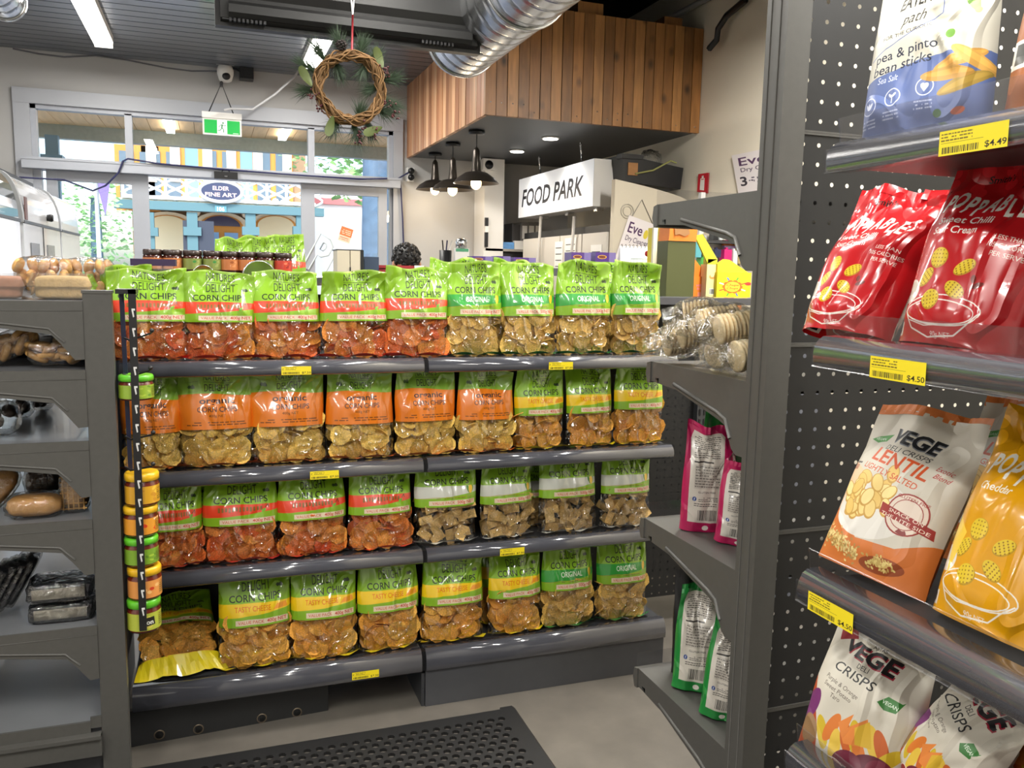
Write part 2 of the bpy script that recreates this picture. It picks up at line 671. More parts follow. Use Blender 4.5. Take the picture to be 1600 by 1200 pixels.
leaf(-1.12, -.437, (.07, .115), 7.0, 'door_leaf')
lf = leaf(.683, 1.372, (.104, .07), 6.98, 'door_leaf')
MB().box((1.375, 7.03, .02), (1.42, 7.038, 2.15)).build('pane', GLASS, do)
FROST = pm('etched_white', (205, 214, 214), .6)
q = MB()
c0 = AY(498, 395, 6.975)
pt = lambda x, z, a=-.5: (c0[0] + x * math.cos(a) - z * math.sin(a), 6.972, c0[2] + x * math.sin(a) + z * math.cos(a))
q.tube([pt(x, z) for x, z in ((-.06, -.16), (-.06, .14), (.03, .14), (.075, .10), (.075, .02), (.03, -.02), (-.005, -.02), (-.005, -.16), (-.06, -.16))], .007, 5)
q.tube([pt(x, z) for x, z in ((-.005, .09), (.02, .09), (.03, .07), (.03, .05), (.02, .03), (-.005, .03), (-.005, .09))], .006, 5)
q.tube([pt(x, z) for x, z in ((.12, -.17), (.12, .02), (.16, .06), (.20, .02), (.20, -.17))], .007, 5)
q.build('door_lettering', FROST, do)
c0 = AY(540, 367, 6.97)
cv = Canvas(128, 128, (214, 120, 66))
cv.rect(.0, .0, 1, .42, (235, 205, 180))
cv.greek(.12, .5, .88, .86, 3, (245, 225, 200))
cv.greek(.12, .1, .88, .34, 2, (190, 110, 70))
STK = print_mat('door_sticker_print', cv, .5)
M_ = Matrix.Rotation(math.radians(17), 4, 'Y')
v = [Vector(c0) + M_ @ Vector(p) for p in ((-.05, 0, -.06), (.05, 0, -.06), (.05, 0, .06), (-.05, 0, .06))]
MB().quad(*v).build('sticker', STK, do, label='orange and white square sticker')

c0 = AY(353, 275, 6.9)
t = thing('door_sensor', 'black bar-shaped door sensor on the pale transom above the open doorway', 'sensor', c0)
MB().box(c0 + (-.085, -.03, -.025), c0 + (.085, .01, .028)).build('housing', BLACK, t)
MB().tube([c0 + (-.03, 0, .028), c0 + (-.015, 0, .05), c0 + (.015, 0, .05), c0 + (.03, 0, .028)], .004, 6).build('loop', BLACK, t)
MB().obox(c0 + (0, -.031, -.005), (.02, .003, .008)).build('lens', CHROME, t)

# exit sign on its chain
cv = Canvas(320, 128, (20, 150, 62))
cv.rect(.36, .0, .64, 1, (240, 245, 240))
G_ = (4, 92, 34)
cv.ell(.525, .80, .026, .026, G_)
cv.line([(.50, .70), (.49, .42)], .035, G_)
cv.line([(.50, .68), (.43, .60), (.41, .46)], .018, G_)
cv.line([(.51, .68), (.56, .58), (.61, .64)], .018, G_)
cv.line([(.49, .44), (.54, .30), (.535, .08)], .024, G_)
cv.line([(.49, .42), (.44, .24), (.37, .22)], .024, G_)
cv.rect(.80, .06, .96, .09, (235, 240, 235))
EXI = print_mat('exit_sign_print', cv, .4, emit=.5)
a, b = AY(319, 186, 6.8), AY(375, 211, 6.8)
t = thing('exit_sign', 'green running-man exit sign hanging by a chain before the transom window', 'sign', ((a + b) / 2))
MB().box((a[0] - .012, 6.8, b[2] - .012), (b[0] + .012, 6.83, a[2] + .012)).build('frame', WHITE, t)
MB().box((a[0] - .015, 6.79, a[2] + .012), (b[0] + .015, 6.86, a[2] + .055)).build('housing', WHITE, t)
MB().quad((a[0], 6.797, b[2]), (b[0], 6.797, b[2]), (b[0], 6.797, a[2]), (a[0], 6.797, a[2])).build('face', EXI, t)
p = AY(346, 130, 6.9)
MB().tube([(a[0] + .03, 6.83, a[2] + .05), tuple(p), (b[0] - .04, 6.83, a[2] + .05)], .005, 6).build('chain', GREYD, t)
MB().lathe([(.012, 0), (.012, .12)], (p[0], 6.88, p[2]), 8, 'y').build('hook', GREYD, t)


def wire(name, label, pts, r, mat_):
    return tag(MB().tube(pts, r, 6).build(name, mat_), label, 'cable')


BLUEW = pm('dark_blue_cable', (30, 34, 78), .45)
WIREG = pm('grey_cable', (92, 92, 96), .5)
wire('cable', 'dark blue cable draped along the top of the transom bar', [AY(*q, 6.88) for q in ((30, 277), (100, 281), (145, 298), (165, 290), (185, 270), (192, 252), (200, 248), (250, 256), (340, 264), (430, 271), (560, 280), (605, 279))], .007, BLUEW)
wire('cable', 'blue cable dropping down the wall beside the window frame', [AY(*q, 6.95) for q in ((641, 268), (622, 279), (626, 290), (629, 340), (631, 395), (632, 430))], .007, BLUEW)
wire('cable', 'thin grey cable sagging below the ceiling from corner to dome camera', [AY(*q, 6.96) for q in ((20, 76), (60, 84), (100, 89), (150, 87), (200, 94), (260, 106), (300, 111), (345, 111))], .006, WIREG)
wire('cable', 'pale lead running from the exit sign up to the ceiling light', [AY(*q, 6.7) for q in ((350, 172), (360, 170), (395, 171), (430, 147), (460, 120), (470, 105), (478, 88))], .009, pm('pale_cable', (176, 176, 178), .5))


def dome(loc, label):
    t = thing('security_camera', label, 'camera', loc)
    MB().lathe([(.05, .03), (.06, .0), (.058, -.03), (.045, -.075), (.03, -.085)], loc, 18).build('housing', WHITE, t)
    MB().ell((loc[0] + .005, loc[1] - .045, loc[2] - .05), (.03, .02, .028)).build('lens', BLACK, t)
    MB().lathe([(.066, .035), (.066, .05)], loc, 18).build('mount', WHITE, t)
    MB().tube([(loc[0] + .05, loc[1] + .03, loc[2] + .03), (loc[0] + .16, loc[1] + .05, loc[2] + .0)], .008, 6).build('lead', GREYD, t)


dome(AY(352, 110, 6.9), 'white dome camera under the ceiling above the exit sign')
c0 = AY(763, 258, 6.70)
t = thing('security_camera', 'small white box camera with round black eye on the boxed column', 'camera', c0)
MB().box(c0 + (-.05, -.02, -.04), c0 + (.05, .03, .05)).build('housing', WHITE, t)
MB().lathe([(.035, -.025), (.035, -.015)], tuple(c0), 16, 'y').build('lens', BLACK, t)
c0 = AY(385, 112, 6.93)
tag(MB().box(c0 + (-.05, -.05, -.06), c0 + (.05, .06, .04)).box(c0 + (-.035, -.06, -.04), c0 + (.035, -.05, .02)).build('junction_box', BLACK), 'black junction box on the wall beside the dome camera', 'box')
c0 = AY(641, 270, 6.97)
t = thing('wall_socket', 'black double plug socket on the wall beside the window frame', 'socket', c0)
MB().box(c0 + (-.03, -.02, -.07), c0 + (.03, .03, .04)).build('plate', WHITE, t)
for dz in (.012, -.04):
    MB().lathe([(.024, -.05), (.026, -.03), (.024, -.02)], (c0[0], c0[1], c0[2] + dz), 12, 'y').build('plug', BLACK, t)

# timber bulkhead over the counter
bh = struct(MB().box((1.565, 4.91, 2.435), (3.0, 7.0, 3.05)).build('trim_5', pm('bulkhead_grey', (74, 76, 80), .5, var=.03)))
bh['label'] = 'timber-clad bulkhead with dark grey underside over the counter'
WD = []
for i, c in enumerate(((152, 104, 56), (136, 92, 48), (164, 116, 66), (124, 84, 44))):
    m = pm('knotty_board_%d' % i, c, .45, var=.28, scale=7, stretch=(6, 6, .8), rnd=.14)
    t_ = m.node_tree
    b_ = t_.nodes['Principled BSDF']
    src = b_.inputs['Base Color'].links[0].from_socket
    tc = N(t_, 'ShaderNodeTexCoord')
    mp = N(t_, 'ShaderNodeMapping')
    mp.inputs['Scale'].default_value = (5, 5, 3.2)
    oi = N(t_, 'ShaderNodeObjectInfo')
    t_.links.new(tc.outputs['Object'], mp.inputs[0])
    vo = N(t_, 'ShaderNodeTexVoronoi', Scale=1.6)
    t_.links.new(mp.outputs[0], vo.inputs['Vector'])
    cr = N(t_, 'ShaderNodeMapRange')
    cr.inputs[1].default_value = .05
    cr.inputs[2].default_value = .22
    cr.inputs[3].default_value = .22
    cr.inputs[4].default_value = 1.
    t_.links.new(vo.outputs['Distance'], cr.inputs[0])
    sc_ = N(t_, 'ShaderNodeVectorMath', operation='SCALE')
    t_.links.new(src, sc_.inputs[0])
    t_.links.new(cr.outputs[0], sc_.inputs['Scale'])
    t_.links.new(sc_.outputs[0], b_.inputs['Base Color'])
    WD.append(m)
rnd = random.Random(3)
n = 21
for i in range(n):
    x0 = 1.54 + (3.0 - 1.54) * i / n
    x1 = 1.54 + (3.0 - 1.54) * (i + 1) / n - .004
    dy = rnd.uniform(-.003, .003)
    p = MB().box((x0, 4.875 + dy, 2.425), (x1, 4.905, 3.07)).build('plank', WD[i % 4], bh)
    for dz in (.02, .06):
        if rnd.random() < .5:
            MB().lathe([(.004, -.002), (.004, .0)], ((x0 + x1) / 2, 4.875 + dy, 2.44 + dz), 6, 'y').build('nail', CHROME, p)
RED = [pm('reddish_board_%d' % i, c, .4, var=.3, scale=9, stretch=(9, 9, .35), rnd=.16) for i, c in enumerate(((186, 136, 98), (164, 112, 78), (200, 156, 118)))]
n = 26
for i in range(n):
    y0 = 4.88 + (7.0 - 4.88) * i / n
    y1 = 4.88 + (7.0 - 4.88) * (i + 1) / n - .003
    MB().box((1.54 + rnd.uniform(-.002, .002), y0, 2.425), (1.563, y1, 3.03)).build('plank', RED[i % 3], bh)
MB().box((2.15, 4.95, 3.06), (2.32, 5.1, 3.16)).box((2.75, 4.95, 3.06), (2.88, 5.1, 3.14)).build('batten_end', WD[0], bh)
LEDM = pm('led_diffuser', (255, 250, 240), .5, emit=9.)
for i, (x_, y_) in enumerate(((2.226, 5.536), (2.227, 6.217))):
    t = thing('downlight', ('round recessed downlight above the sign', 'round recessed downlight deeper in, nearer the boxed column')[i], 'light', (x_, y_, 2.43))
    MB().lathe([(.062, -.004), (.062, .004)], (x_, y_, 2.43), 20).build('rim', WHITE, t)
    MB().lathe([(.052, -.008), (.052, -.003)], (x_, y_, 2.43), 20).build('diffuser', LEDM, t)
    lamp('downlight_glow', 'SPOT', (x_, y_, 2.41), 22, (1, .93, .82), spot_size=2.2, spot_blend=.8, shadow_soft_size=.05)

# pendant lamps in a row
BULB = pm('warm_bulb', (255, 214, 150), .4, emit=14.)
PEND = pm('dark_bronze_metal', (70, 64, 58), .28, metal=.7)
for i, (x_, y_, py) in enumerate(((1.694, 6.657, 292), (1.679, 6.076, 292), (1.68, 5.492, 281))):
    ppx = (680, 708, 745)[i]
    c0 = np.array((x_, y_, AY(ppx, py, y_)[2]))
    t = thing('pendant_lamp', ('farthest of the three dark metal pendant lamps under the bulkhead', 'middle one of the three dark metal pendant lamps under the bulkhead', 'nearest of the three dark metal pendant lamps under the bulkhead')[i], 'lamp', (x_, y_, 2.43), 'pendant lamps over the counter')
    MB().lathe([(.052, -.02), (.055, .0)], (x_, y_, 2.43), 18).build('canopy', BLACK, t)
    MB().tube([(x_, y_, 2.43), (x_, y_, c0[2] + .20)], .004, 6).build('cord', BLACK, t)
    MB().lathe([(.010, .21), (.022, .19), (.030, .10), (.034, .055), (.036, .05)], tuple(c0), 18).build('socket_cup', PEND, t)
    s = MB().lathe([(.034, .055), (.075, .045), (.125, .012), (.152, -.022), (.154, -.024), (.148, -.022), (.12, .008), (.07, .04), (.03, .05)], tuple(c0), 28).build('shade', PEND, t)
    MB().ell(tuple(c0 + (0, 0, -.022)), (.036, .036, .042)).build('bulb', BULB, t)
    lamp('pendant_glow', 'POINT', (x_, y_, c0[2] - .09), 3.0, (1, .80, .55), shadow_soft_size=.04)

# the two battens in view
TUBE = pm('batten_diffuser', (255, 252, 246), .5, emit=8.)
for i, (x_, y_) in enumerate(BATTENS[:2]):
    t = thing('ceiling_light', ('long white batten light on the slatted ceiling nearer the left wall', 'white batten light on the slatted ceiling half hidden by the television')[i], 'light', (x_, y_, 2.98))
    MB().box((x_ - .06, y_ - .63, 2.955), (x_ + .06, y_ + .63, 3.0)).build('housing', WHITE, t)
    MB().box((x_ - .05, y_ - .615, 2.925), (x_ + .05, y_ + .615, 2.955)).build('diffuser', TUBE, t)
    for s_ in (-1, 1):
        MB().box((x_ - .055, y_ + s_ * .628 - .008, 2.922), (x_ + .055, y_ + s_ * .628 + .008, 2.96)).build('end_cap', WHITE, t)

# silver spiral duct
c0 = AY(722, 62, 4.12)
DUCT = pm('galvanised_duct', (196, 198, 200), .26, metal=.95, var=.07, scale=5)


def duct(c, r, y0, y1, nm, label):
    t = thing(nm, label, 'duct', (c[0], y0, c[2]))
    nphi, ns = 40, int((y0 - y1) / .011)
    v, f = [], []
    for i in range(ns + 1):
        yy = y0 + (y1 - y0) * i / ns
        for k in range(nphi):
            t_ = 2 * PI * k / nphi
            ph = ((y0 - yy) / .10 + t_ / (2 * PI)) % 1.
            rr = r - (.006 if ph < .11 else 0.)
            v.append((c[0] + rr * math.cos(t_), yy, c[2] + rr * math.sin(t_)))
    for i in range(ns):
        for k in range(nphi):
            l = (k + 1) % nphi
            f.append((i * nphi + k, i * nphi + l, (i + 1) * nphi + l, (i + 1) * nphi + k))
    MB().add(v, f, True).build('pipe', DUCT, t)
    MB().lathe([(r - .004, .0), (r + .006, .0), (r + .006, -.03), (r - .004, -.03)], (c[0], y0, c[2]), 40, 'y', ring=True).build('rim', DUCT, t)
    for k in (.9, 2.3):
        MB().tube([(c[0] + (r + .004) * math.cos(a), y0 - k, c[2] + (r + .004) * math.sin(a)) for a in np.linspace(0, 2 * PI, 40)], .006, 5).tube([(c[0], y0 - k, c[2] + r), (c[0], y0 - k, 3.02)], .008, 6).build('strap', DUCT, t)


duct(c0, .175, 4.12, .6, 'ventilation_duct', 'silver spiral ventilation duct passing before the timber bulkhead')
c1 = AY(8, 2, 4.6)
duct(c1, .085, 4.6, 2.2, 'ventilation_duct', 'narrow silver duct end at the top corner over the pale wall')

# television seen from behind
t = thing('television', 'black television seen from behind hanging below the ceiling', 'television', (.57, 3.6, 2.9))
TVB = pm('black_tv_plastic', (20, 20, 20), .5, var=.05)
l_, r_ = .034, 1.11
MB().box((l_, 3.60, 2.43), (r_, 3.645, 3.0)).build('screen_panel', TVB, t)
m = MB().prism([(3.60, 2.445), (3.575, 2.455), (3.565, 2.53), (3.55, 2.56), (3.555, 2.95), (3.60, 2.97)], 'x', l_ + .02, r_ - .02)
m.build('rear_cover', TVB, t)
m = MB().prism([(3.56, 2.455), (3.545, 2.47), (3.545, 2.50), (3.56, 2.515)], 'x', l_ + .05, r_ - .05).build('speaker_ridge', TVB, t)
for x0, k in ((.09, 9), (.85, 9)):
    for i in range(k):
        MB().obox((x0 + i * .016, 3.572, 2.447), (.009, .02, .012)).build('vent', BLACK, t)
VL = MB()
for i in range(40):
    VL.obox((.12 + i * .007, 3.5535, 2.585), (.003, .004, .016))
o = VL.build('vent_grille', BLACK, t)
o['kind'] = 'stuff'
MB().box((.06, 3.57, 2.447), (.11, 3.578, 2.452)).build('port_recess', BLACK, t)
MB().obox((1.06, 3.553, 2.60), (.03, .006, .02)).build('lock_slot', BLACK, t)
for dx in (0, .012, .024):
    MB().obox((1.02 + dx, 3.5525, 2.74), (.003, .004, .2)).build('vent_slit', BLACK, t)
MB().tube([(.57, 3.62, 2.9), (.57, 3.62, 3.01)], .025, 12).build('ceiling_pole', BLACK, t)

# ------------------------------------------------------------------ street outside
ASPH = pm('asphalt', (150, 150, 150), .9)
struct(MB().box((-40, 7.15, -.2), (40, 80, -.1)).build('street', ASPH))
t = thing('street_awning', 'pale timber-lined awning outside above the transom window', 'awning', (0, 8.5, 3.0))
AWN = pm('awning_board', (250, 208, 150), .6, var=.10, scale=5, stretch=(4, .6, 4), rnd=.07)
me_ = None
for i in range(50):
    x_ = -3.4 + i * .145
    if me_ is None:
        o = MB().box((-.070, 7.2, 2.93), (.070, 10.0, 2.96)).build('plank', AWN, t)
        me_ = o.data
        o.location = o.location + Vector((x_, 0, 0))
        base = o.location - Vector((x_, 0, 0))
    else:
        link_child(me_, 'plank', t, Matrix.Translation(base + Vector((x_, 0, 0))))
MB().box((-3.6, 7.2, 2.965), (4.0, 10.1, 2.99)).build('roof_sheet', WHITE, t)
MB().box((-3.6, 10.0, 2.79), (4.0, 10.12, 2.99)).build('fascia', pm('fascia_green_grey', (178, 188, 180), .6, var=.1), t)
for i, (ppx, ppy) in enumerate(((264, 196), (445, 208))):
    c0 = AZ(ppx, ppy, 2.905)
    tag(MB().box(c0 + (-.04, -.4, -.02), c0 + (.04, .4, .02)).build('awning_light', TUBE), ('white tube light under the awning beside the exit sign', 'white tube light under the awning further along from the exit sign')[i], 'light')
for i, (ppx, lab) in enumerate(((82, 'pale blue awning post seen through the first transom pane'),)):
    c0 = AY(ppx, 230, 9.9)
    tag(MB().box((c0[0] - .06, 9.85, -.1), (c0[0] + .06, 9.95, 2.8)).box((c0[0] - .1, 9.8, 2.55), (c0[0] + .1, 10.0, 2.6)).build('awning_post', pm('post_blue', (130, 165, 190), .5)), lab, 'post')

# the Victorian building across the street
FY = 24.0
fp = lambda px, py, Y=FY: AY(px, py, Y)
STONE = pm('sandstone', (158, 132, 104), .85, var=.14, scale=3)
CREAM = pm('cream_render', (238, 228, 206), .8)
TEAL = pm('teal_paint', (84, 122, 130), .6)
ORNG = pm('ochre_joinery', (208, 142, 62), .6)
DKGL = pm('dark_window_glass', (92, 112, 128), .15)
LACE = pm('white_ironwork', (232, 234, 232), .6)
DARKB = pm('dark_navy_board', (52, 60, 74), .6)
xl, xr = fp(205, 300)[0], fp(478, 300)[0]
b = thing('corner_shop', 'two-storey sandstone shop with teal verandah across the street', 'building', ((xl + xr) / 2, FY, 0))
MB().box((xl, FY, -.1), (xr, FY + 6, 8.5)).build('wall', STONE, b)
z_ = lambda px, py, Y=FY: fp(px, py, Y)[2]
MB().box((xl - .2, FY - 2.3, z_(345, 332, FY - 2.15)), (xr + .2, FY - 2.0, z_(345, 319, FY - 2.15))).build('verandah_beam', TEAL, b)
MB().box((xl - .2, FY - 2.2, z_(345, 319, FY - 2.15)), (xr + .2, FY, z_(345, 316, FY - 2.15))).build('balcony_floor', CREAM, b)
for ppx in (232, 300, 391, 470):
    c0 = fp(ppx, 332, FY - 2.15)
    MB().box((c0[0] - .12, FY - 2.25, -.1), (c0[0] + .12, FY - 2.05, c0[2])).box((c0[0] - .2, FY - 2.3, c0[2] - .55), (c0[0] + .2, FY - 2.0, c0[2] - .35)).build('verandah_post', TEAL, b)
zb, zt = z_(345, 316, FY - 2.2), z_(345, 283, FY - 2.2)
MB().box((xl, FY - 2.28, zt), (xr, FY - 2.18, zt + .09)).box((xl, FY - 2.28, zb), (xr, FY - 2.18, zb + .08)).build('balcony_rail', LACE, b)
L = MB()
x_ = xl
while x_ < xr:
    for s_ in (-1, 1):
        L.tube([(x_ + .22 + .2 * s_ * math.sin(k / 10 * 2 * PI), FY - 2.23, zb + (zt - zb) * k / 10) for k in range(11)], .03, 4)
    L.box((x_ - .03, FY - 2.26, zb), (x_ + .03, FY - 2.2, zt))
    x_ += .46
o = L.build('iron_lace', LACE, b)
o['kind'] = 'stuff'
cv = Canvas(512, 256, (238, 236, 230))
cv.ell(.5, .5, .48, .235, (52, 62, 92))
cv.text('ELDER', .5, .56, .19, (236, 206, 196), 1.0, .02)
cv.text('FINE ART', .5, .25, .19, (236, 206, 196), 1.0, .02, wmax=.74)
a, c_ = fp(312, 314, FY - 2.35), fp(378, 285, FY - 2.35)
m = MB()
nn = 40
cx, cz, rx_, rz_ = (a[0] + c_[0]) / 2, (a[2] + c_[2]) / 2, (c_[0] - a[0]) / 2, (c_[2] - a[2]) / 2
vs = [(cx + rx_ * math.cos(2 * PI * k / nn), FY - 2.38, cz + rz_ * math.sin(2 * PI * k / nn)) for k in range(nn)]
m.add(vs, [tuple(range(nn))], False, [(.5 + .5 * math.cos(2 * PI * k / nn), .5 + .5 * math.sin(2 * PI * k / nn)) for k in range(nn)])
sg = m.build('oval_sign', print_mat('oval_sign_print', cv, .6), b, label='navy oval sign with pale lettering')
MB().tube([(q[0], FY - 2.36, q[2]) for q in vs], .045, 6, closed=True).build('sign_rim', LACE, sg)
cv = Canvas(128, 64, (84, 140, 152))
cv.text('106', .5, .18, .62, (235, 235, 225), 1.1, .03)
a, c_ = fp(336, 331, FY - 2.32), fp(354, 322, FY - 2.32)
MB().quad((a[0], FY - 2.33, a[2]), (c_[0], FY - 2.33, a[2]), (c_[0], FY - 2.33, c_[2]), (a[0], FY - 2.33, c_[2])).build('street_number', print_mat('street_number_print', cv, .6), b)


def arch_poly(cx, z0, z1, hw, n=12):
    p = [(cx - hw, z0), (cx + hw, z0), (cx + hw, z1)]
    return p + [(cx + hw * math.cos(PI * k / n), z1 + hw * .55 * math.sin(PI * k / n)) for k in range(1, n)] + [(cx - hw, z1)]


for ppx, kind in ((263, 0), (346, 1), (430, 0)):
    c0 = fp(ppx, 355)
    s_ = MB().prism(arch_poly(c0[0], -.1, c0[2], .70), 'y', FY - .22, FY).build('arch_surround', CREAM, b)
    f_ = MB().prism(arch_poly(c0[0], -.1, c0[2], .55), 'y', FY - .27, FY - .2).build('arch_frame', ORNG, b)
    MB().prism(arch_poly(c0[0], c0[2] + .02 if kind else 1.2, c0[2] + .02, .47), 'y', FY - .30, FY - .26).build('arch_pane', pm('dark_fanlight', (70, 66, 92), .3) if kind else pm('pale_blind', (240, 224, 186), .7), f_)
    if kind:
        for s_ in (-1, 1):
            MB().box((c0[0] + s_ * .24 - .17, FY - .32, .2), (c0[0] + s_ * .24 + .17, FY - .28, c0[2] - .15)).build('door_pane', pm('blue_door_glass', (120, 160, 205), .3), f_)
    h_ = MB()
    for k in range(9):
        a_ = PI * (k + .5) / 9
        h_.ell((c0[0] + .62 * math.cos(a_), FY - .24, c0[2] + .38 * math.sin(a_) + .28), (.1, .06, .1), nu=6, nv=4)
    h_.build('carved_hood', CREAM, b)
for ppx in (238, 275, 325, 362, 403, 448):
    c0, c1_ = fp(ppx, 285), fp(ppx, 225)
    MB().box((c0[0] - .12, FY - .2, c0[2]), (c0[0] + .12, FY, 8.0)).build('pilaster', CREAM, b)
for ppx in (256, 343, 426, 215):
    c0, c1_ = fp(ppx, 268), fp(ppx, 228)
    f_ = MB().box((c0[0] - .52, FY - .12, c0[2] - 1.), (c0[0] + .52, FY, c1_[2])).build('window_frame', ORNG, b)
    for s_ in (-1, 1):
        MB().box((c0[0] + s_ * .24 - .17, FY - .16, c0[2] - .9), (c0[0] + s_ * .24 + .17, FY - .11, c1_[2] - .16)).build('pane', DKGL, f_)
for ppx in (299, 385):
    c0 = fp(ppx, 262)
    MB().box((c0[0] - .4, FY - .1, c0[2] - 1), (c0[0] + .4, FY, c0[2] + 1.2)).build('blue_panel', pm('pale_blue_panel', (120, 160, 186), .5), b)
c0 = fp(313, 400)
MB().box((c0[0] - .35, FY - 2.2, 1.2), (c0[0] + .35, FY - 2.1, 2.6)).build('notice_board', DARKB, b)
# the white building to its side, a tree and some foliage
xl, xr = fp(480, 300, 30)[0], fp(700, 300, 30)[0]
b = thing('white_shop', 'white rendered building with a red stripe beyond the tree', 'building', ((xl + xr) / 2, 30, 0))
MB().box((xl, 30, -.1), (xr, 36, 4.8)).build('wall', pm('white_render', (244, 244, 242), .8), b)
MB().box((xl, 29.9, 3.75), (xr, 30, 3.95)).build('red_stripe', pm('pale_red_paint', (222, 132, 132), .7), b)
MB().box((xl + 3, 29.9, .2), (xl + 6, 30, 2.2)).build('shop_window', DKGL, b)


def tree(c, h, crown, rr, nleaf, label, seed, col, lean=0.):
    rg = random.Random(seed)
    t = thing('street_tree', label, 'tree', c)
    MB().tube([(c[0] + lean * k * k, c[1], c[2] + h * k) for k in (0, .3, .6, .85, 1)], [rr, rr * .85, rr * .75, rr * .7, rr * .5], 10).build('trunk', pm('bark_blue_grey', (92, 116, 138), .8, var=.2, scale=8), t)
    L = MB()
    for (cx, cy, cz, r) in crown:
        for _ in range(nleaf):
            d = Vector((rg.gauss(0, 1), rg.gauss(0, 1), rg.gauss(0, 1))).normalized() * r * rg.random() ** .4
            a = Matrix.Rotation(rg.uniform(0, 6), 3, 'Z') @ Matrix.Rotation(rg.uniform(-1.2, 1.2), 3, 'X')
            p0 = Vector((cx, cy, cz)) + d
            s_ = rg.uniform(.10, .2)
            L.add([p0 + a @ Vector(q) * s_ for q in ((-.5, 0, 0), (0, .35, .1), (.5, 0, 0), (0, -.35, .1))], [(0, 1, 2, 3)])
    o = L.build('foliage', pm('leaf_%d' % seed, col, .6, var=.25, scale=2), t)
    o['kind'] = 'stuff'


c0 = fp(588, 400, 14)
q1, q2, q3 = fp(520, 225, 16), fp(478, 275, 18), fp(560, 250, 15)
tree((c0[0], 14, -.1), 5.2, [(*q1, 1.0), (*q3, .8), (q1[0] + .8, 15, q1[2] + 2, 1.4)], .30, 260, 'tall street tree with blue-grey trunk outside the glass door', 5, (150, 196, 120), .0)
q1, q2 = fp(150, 350, 20), fp(130, 400, 20)
tree((q1[0], 20, -.1), 3.0, [(*q1, 1.0), (*q2, 1.1)], .16, 320, 'pale green street tree outside the parked door leaf', 6, (160, 205, 140))
c0 = fp(160, 305, 18)
t = thing('street_banner', 'small purple pennant on a pole outside the parked door leaf', 'banner', (c0[0], 18, -.1))
MB().tube([(c0[0] - .1, 18, -.1), (c0[0] - .1, 18, c0[2] + .6)], .04, 8).build('pole', LACE, t)
MB().prism([(c0[0] - .1, c0[2] + .25), (c0[0] + .14, c0[2] + .25), (c0[0] + .04, c0[2] - .4)], 'y', 17.99, 18.01).build('flag', pm('purple_cloth', (128, 112, 168), .7), t)

# ------------------------------------------------------------------ price tags (flat print)
def tag_mat(name, price, seed=1):
    cv = Canvas(384, 128, (244, 222, 40))
    cv.rng = np.random.default_rng(seed)
    cv.greek(.03, .55, .50, .93, 3, (120, 104, 40))
    cv.line([(.03, .50), (.66, .50)], .004, (110, 100, 40))
    cv.barcode(.03, .06, .62, .36, (244, 222, 40))
    cv.text(price, .985, .12, .24, (30, 28, 20), 1., .012, al='R', wmax=.30)
    return print_mat(name, cv, .4)


TAG75 = tag_mat('price_tag_print_small', '$7.50')
TAG449 = tag_mat('price_tag_print_449', '$4.49', 2)
TAG450 = tag_mat('price_tag_print_450', '$4.50', 3)


def peg_panel(x0, x1, z0, z1, yy, pitch, r, th=.003):
    """A steel panel with real round holes, facing -Y."""
    m = MB()
    nx, nz = max(1, int((x1 - x0) / pitch)), max(1, int((z1 - z0) / pitch))
    px, pz = (x1 - x0) / nx, (z1 - z0) / nz
    for i in range(nx):
        for j in range(nz):
            cx, cz = x0 + (i + .5) * px, z0 + (j + .5) * pz
            o = [(cx + px / 2 * a, cz + pz / 2 * b) for a, b in ((1, 0), (1, 1), (0, 1), (-1, 1), (-1, 0), (-1, -1), (0, -1), (1, -1))]
            h = [(cx + r * math.cos(k * PI / 4), cz + r * math.sin(k * PI / 4)) for k in range(8)]
            m.add([(a, yy, b) for a, b in o] + [(a, yy, b) for a, b in h], [(k, (k + 1) % 8, 8 + (k + 1) % 8, 8 + k) for k in range(8)])
    return m


PEG = pm('black_pegboard', (29, 30, 32), .42, var=.04, scale=30)

# ------------------------------------------------------------------ the corn chip bays
ZB = [1.168, .832, .518, .130]
LH = [.047, .047, .047, .075]
TAGPX = {(0, 0): [(463, 579)], (0, 1): [(876, 572)], (1, 0): [(507, 744)], (2, 1): [(800, 861)], (3, 0): [(571, 1055)]}


def lip_prof(zb, lh):
    return [(2.700, zb), (2.664, zb), (2.656, zb + .006), (2.654, zb + lh * .35), (2.657, zb + lh * .62), (2.664, zb + lh * .85), (2.676, zb + lh), (2.700, zb + lh), (2.700, zb + lh - .01)]


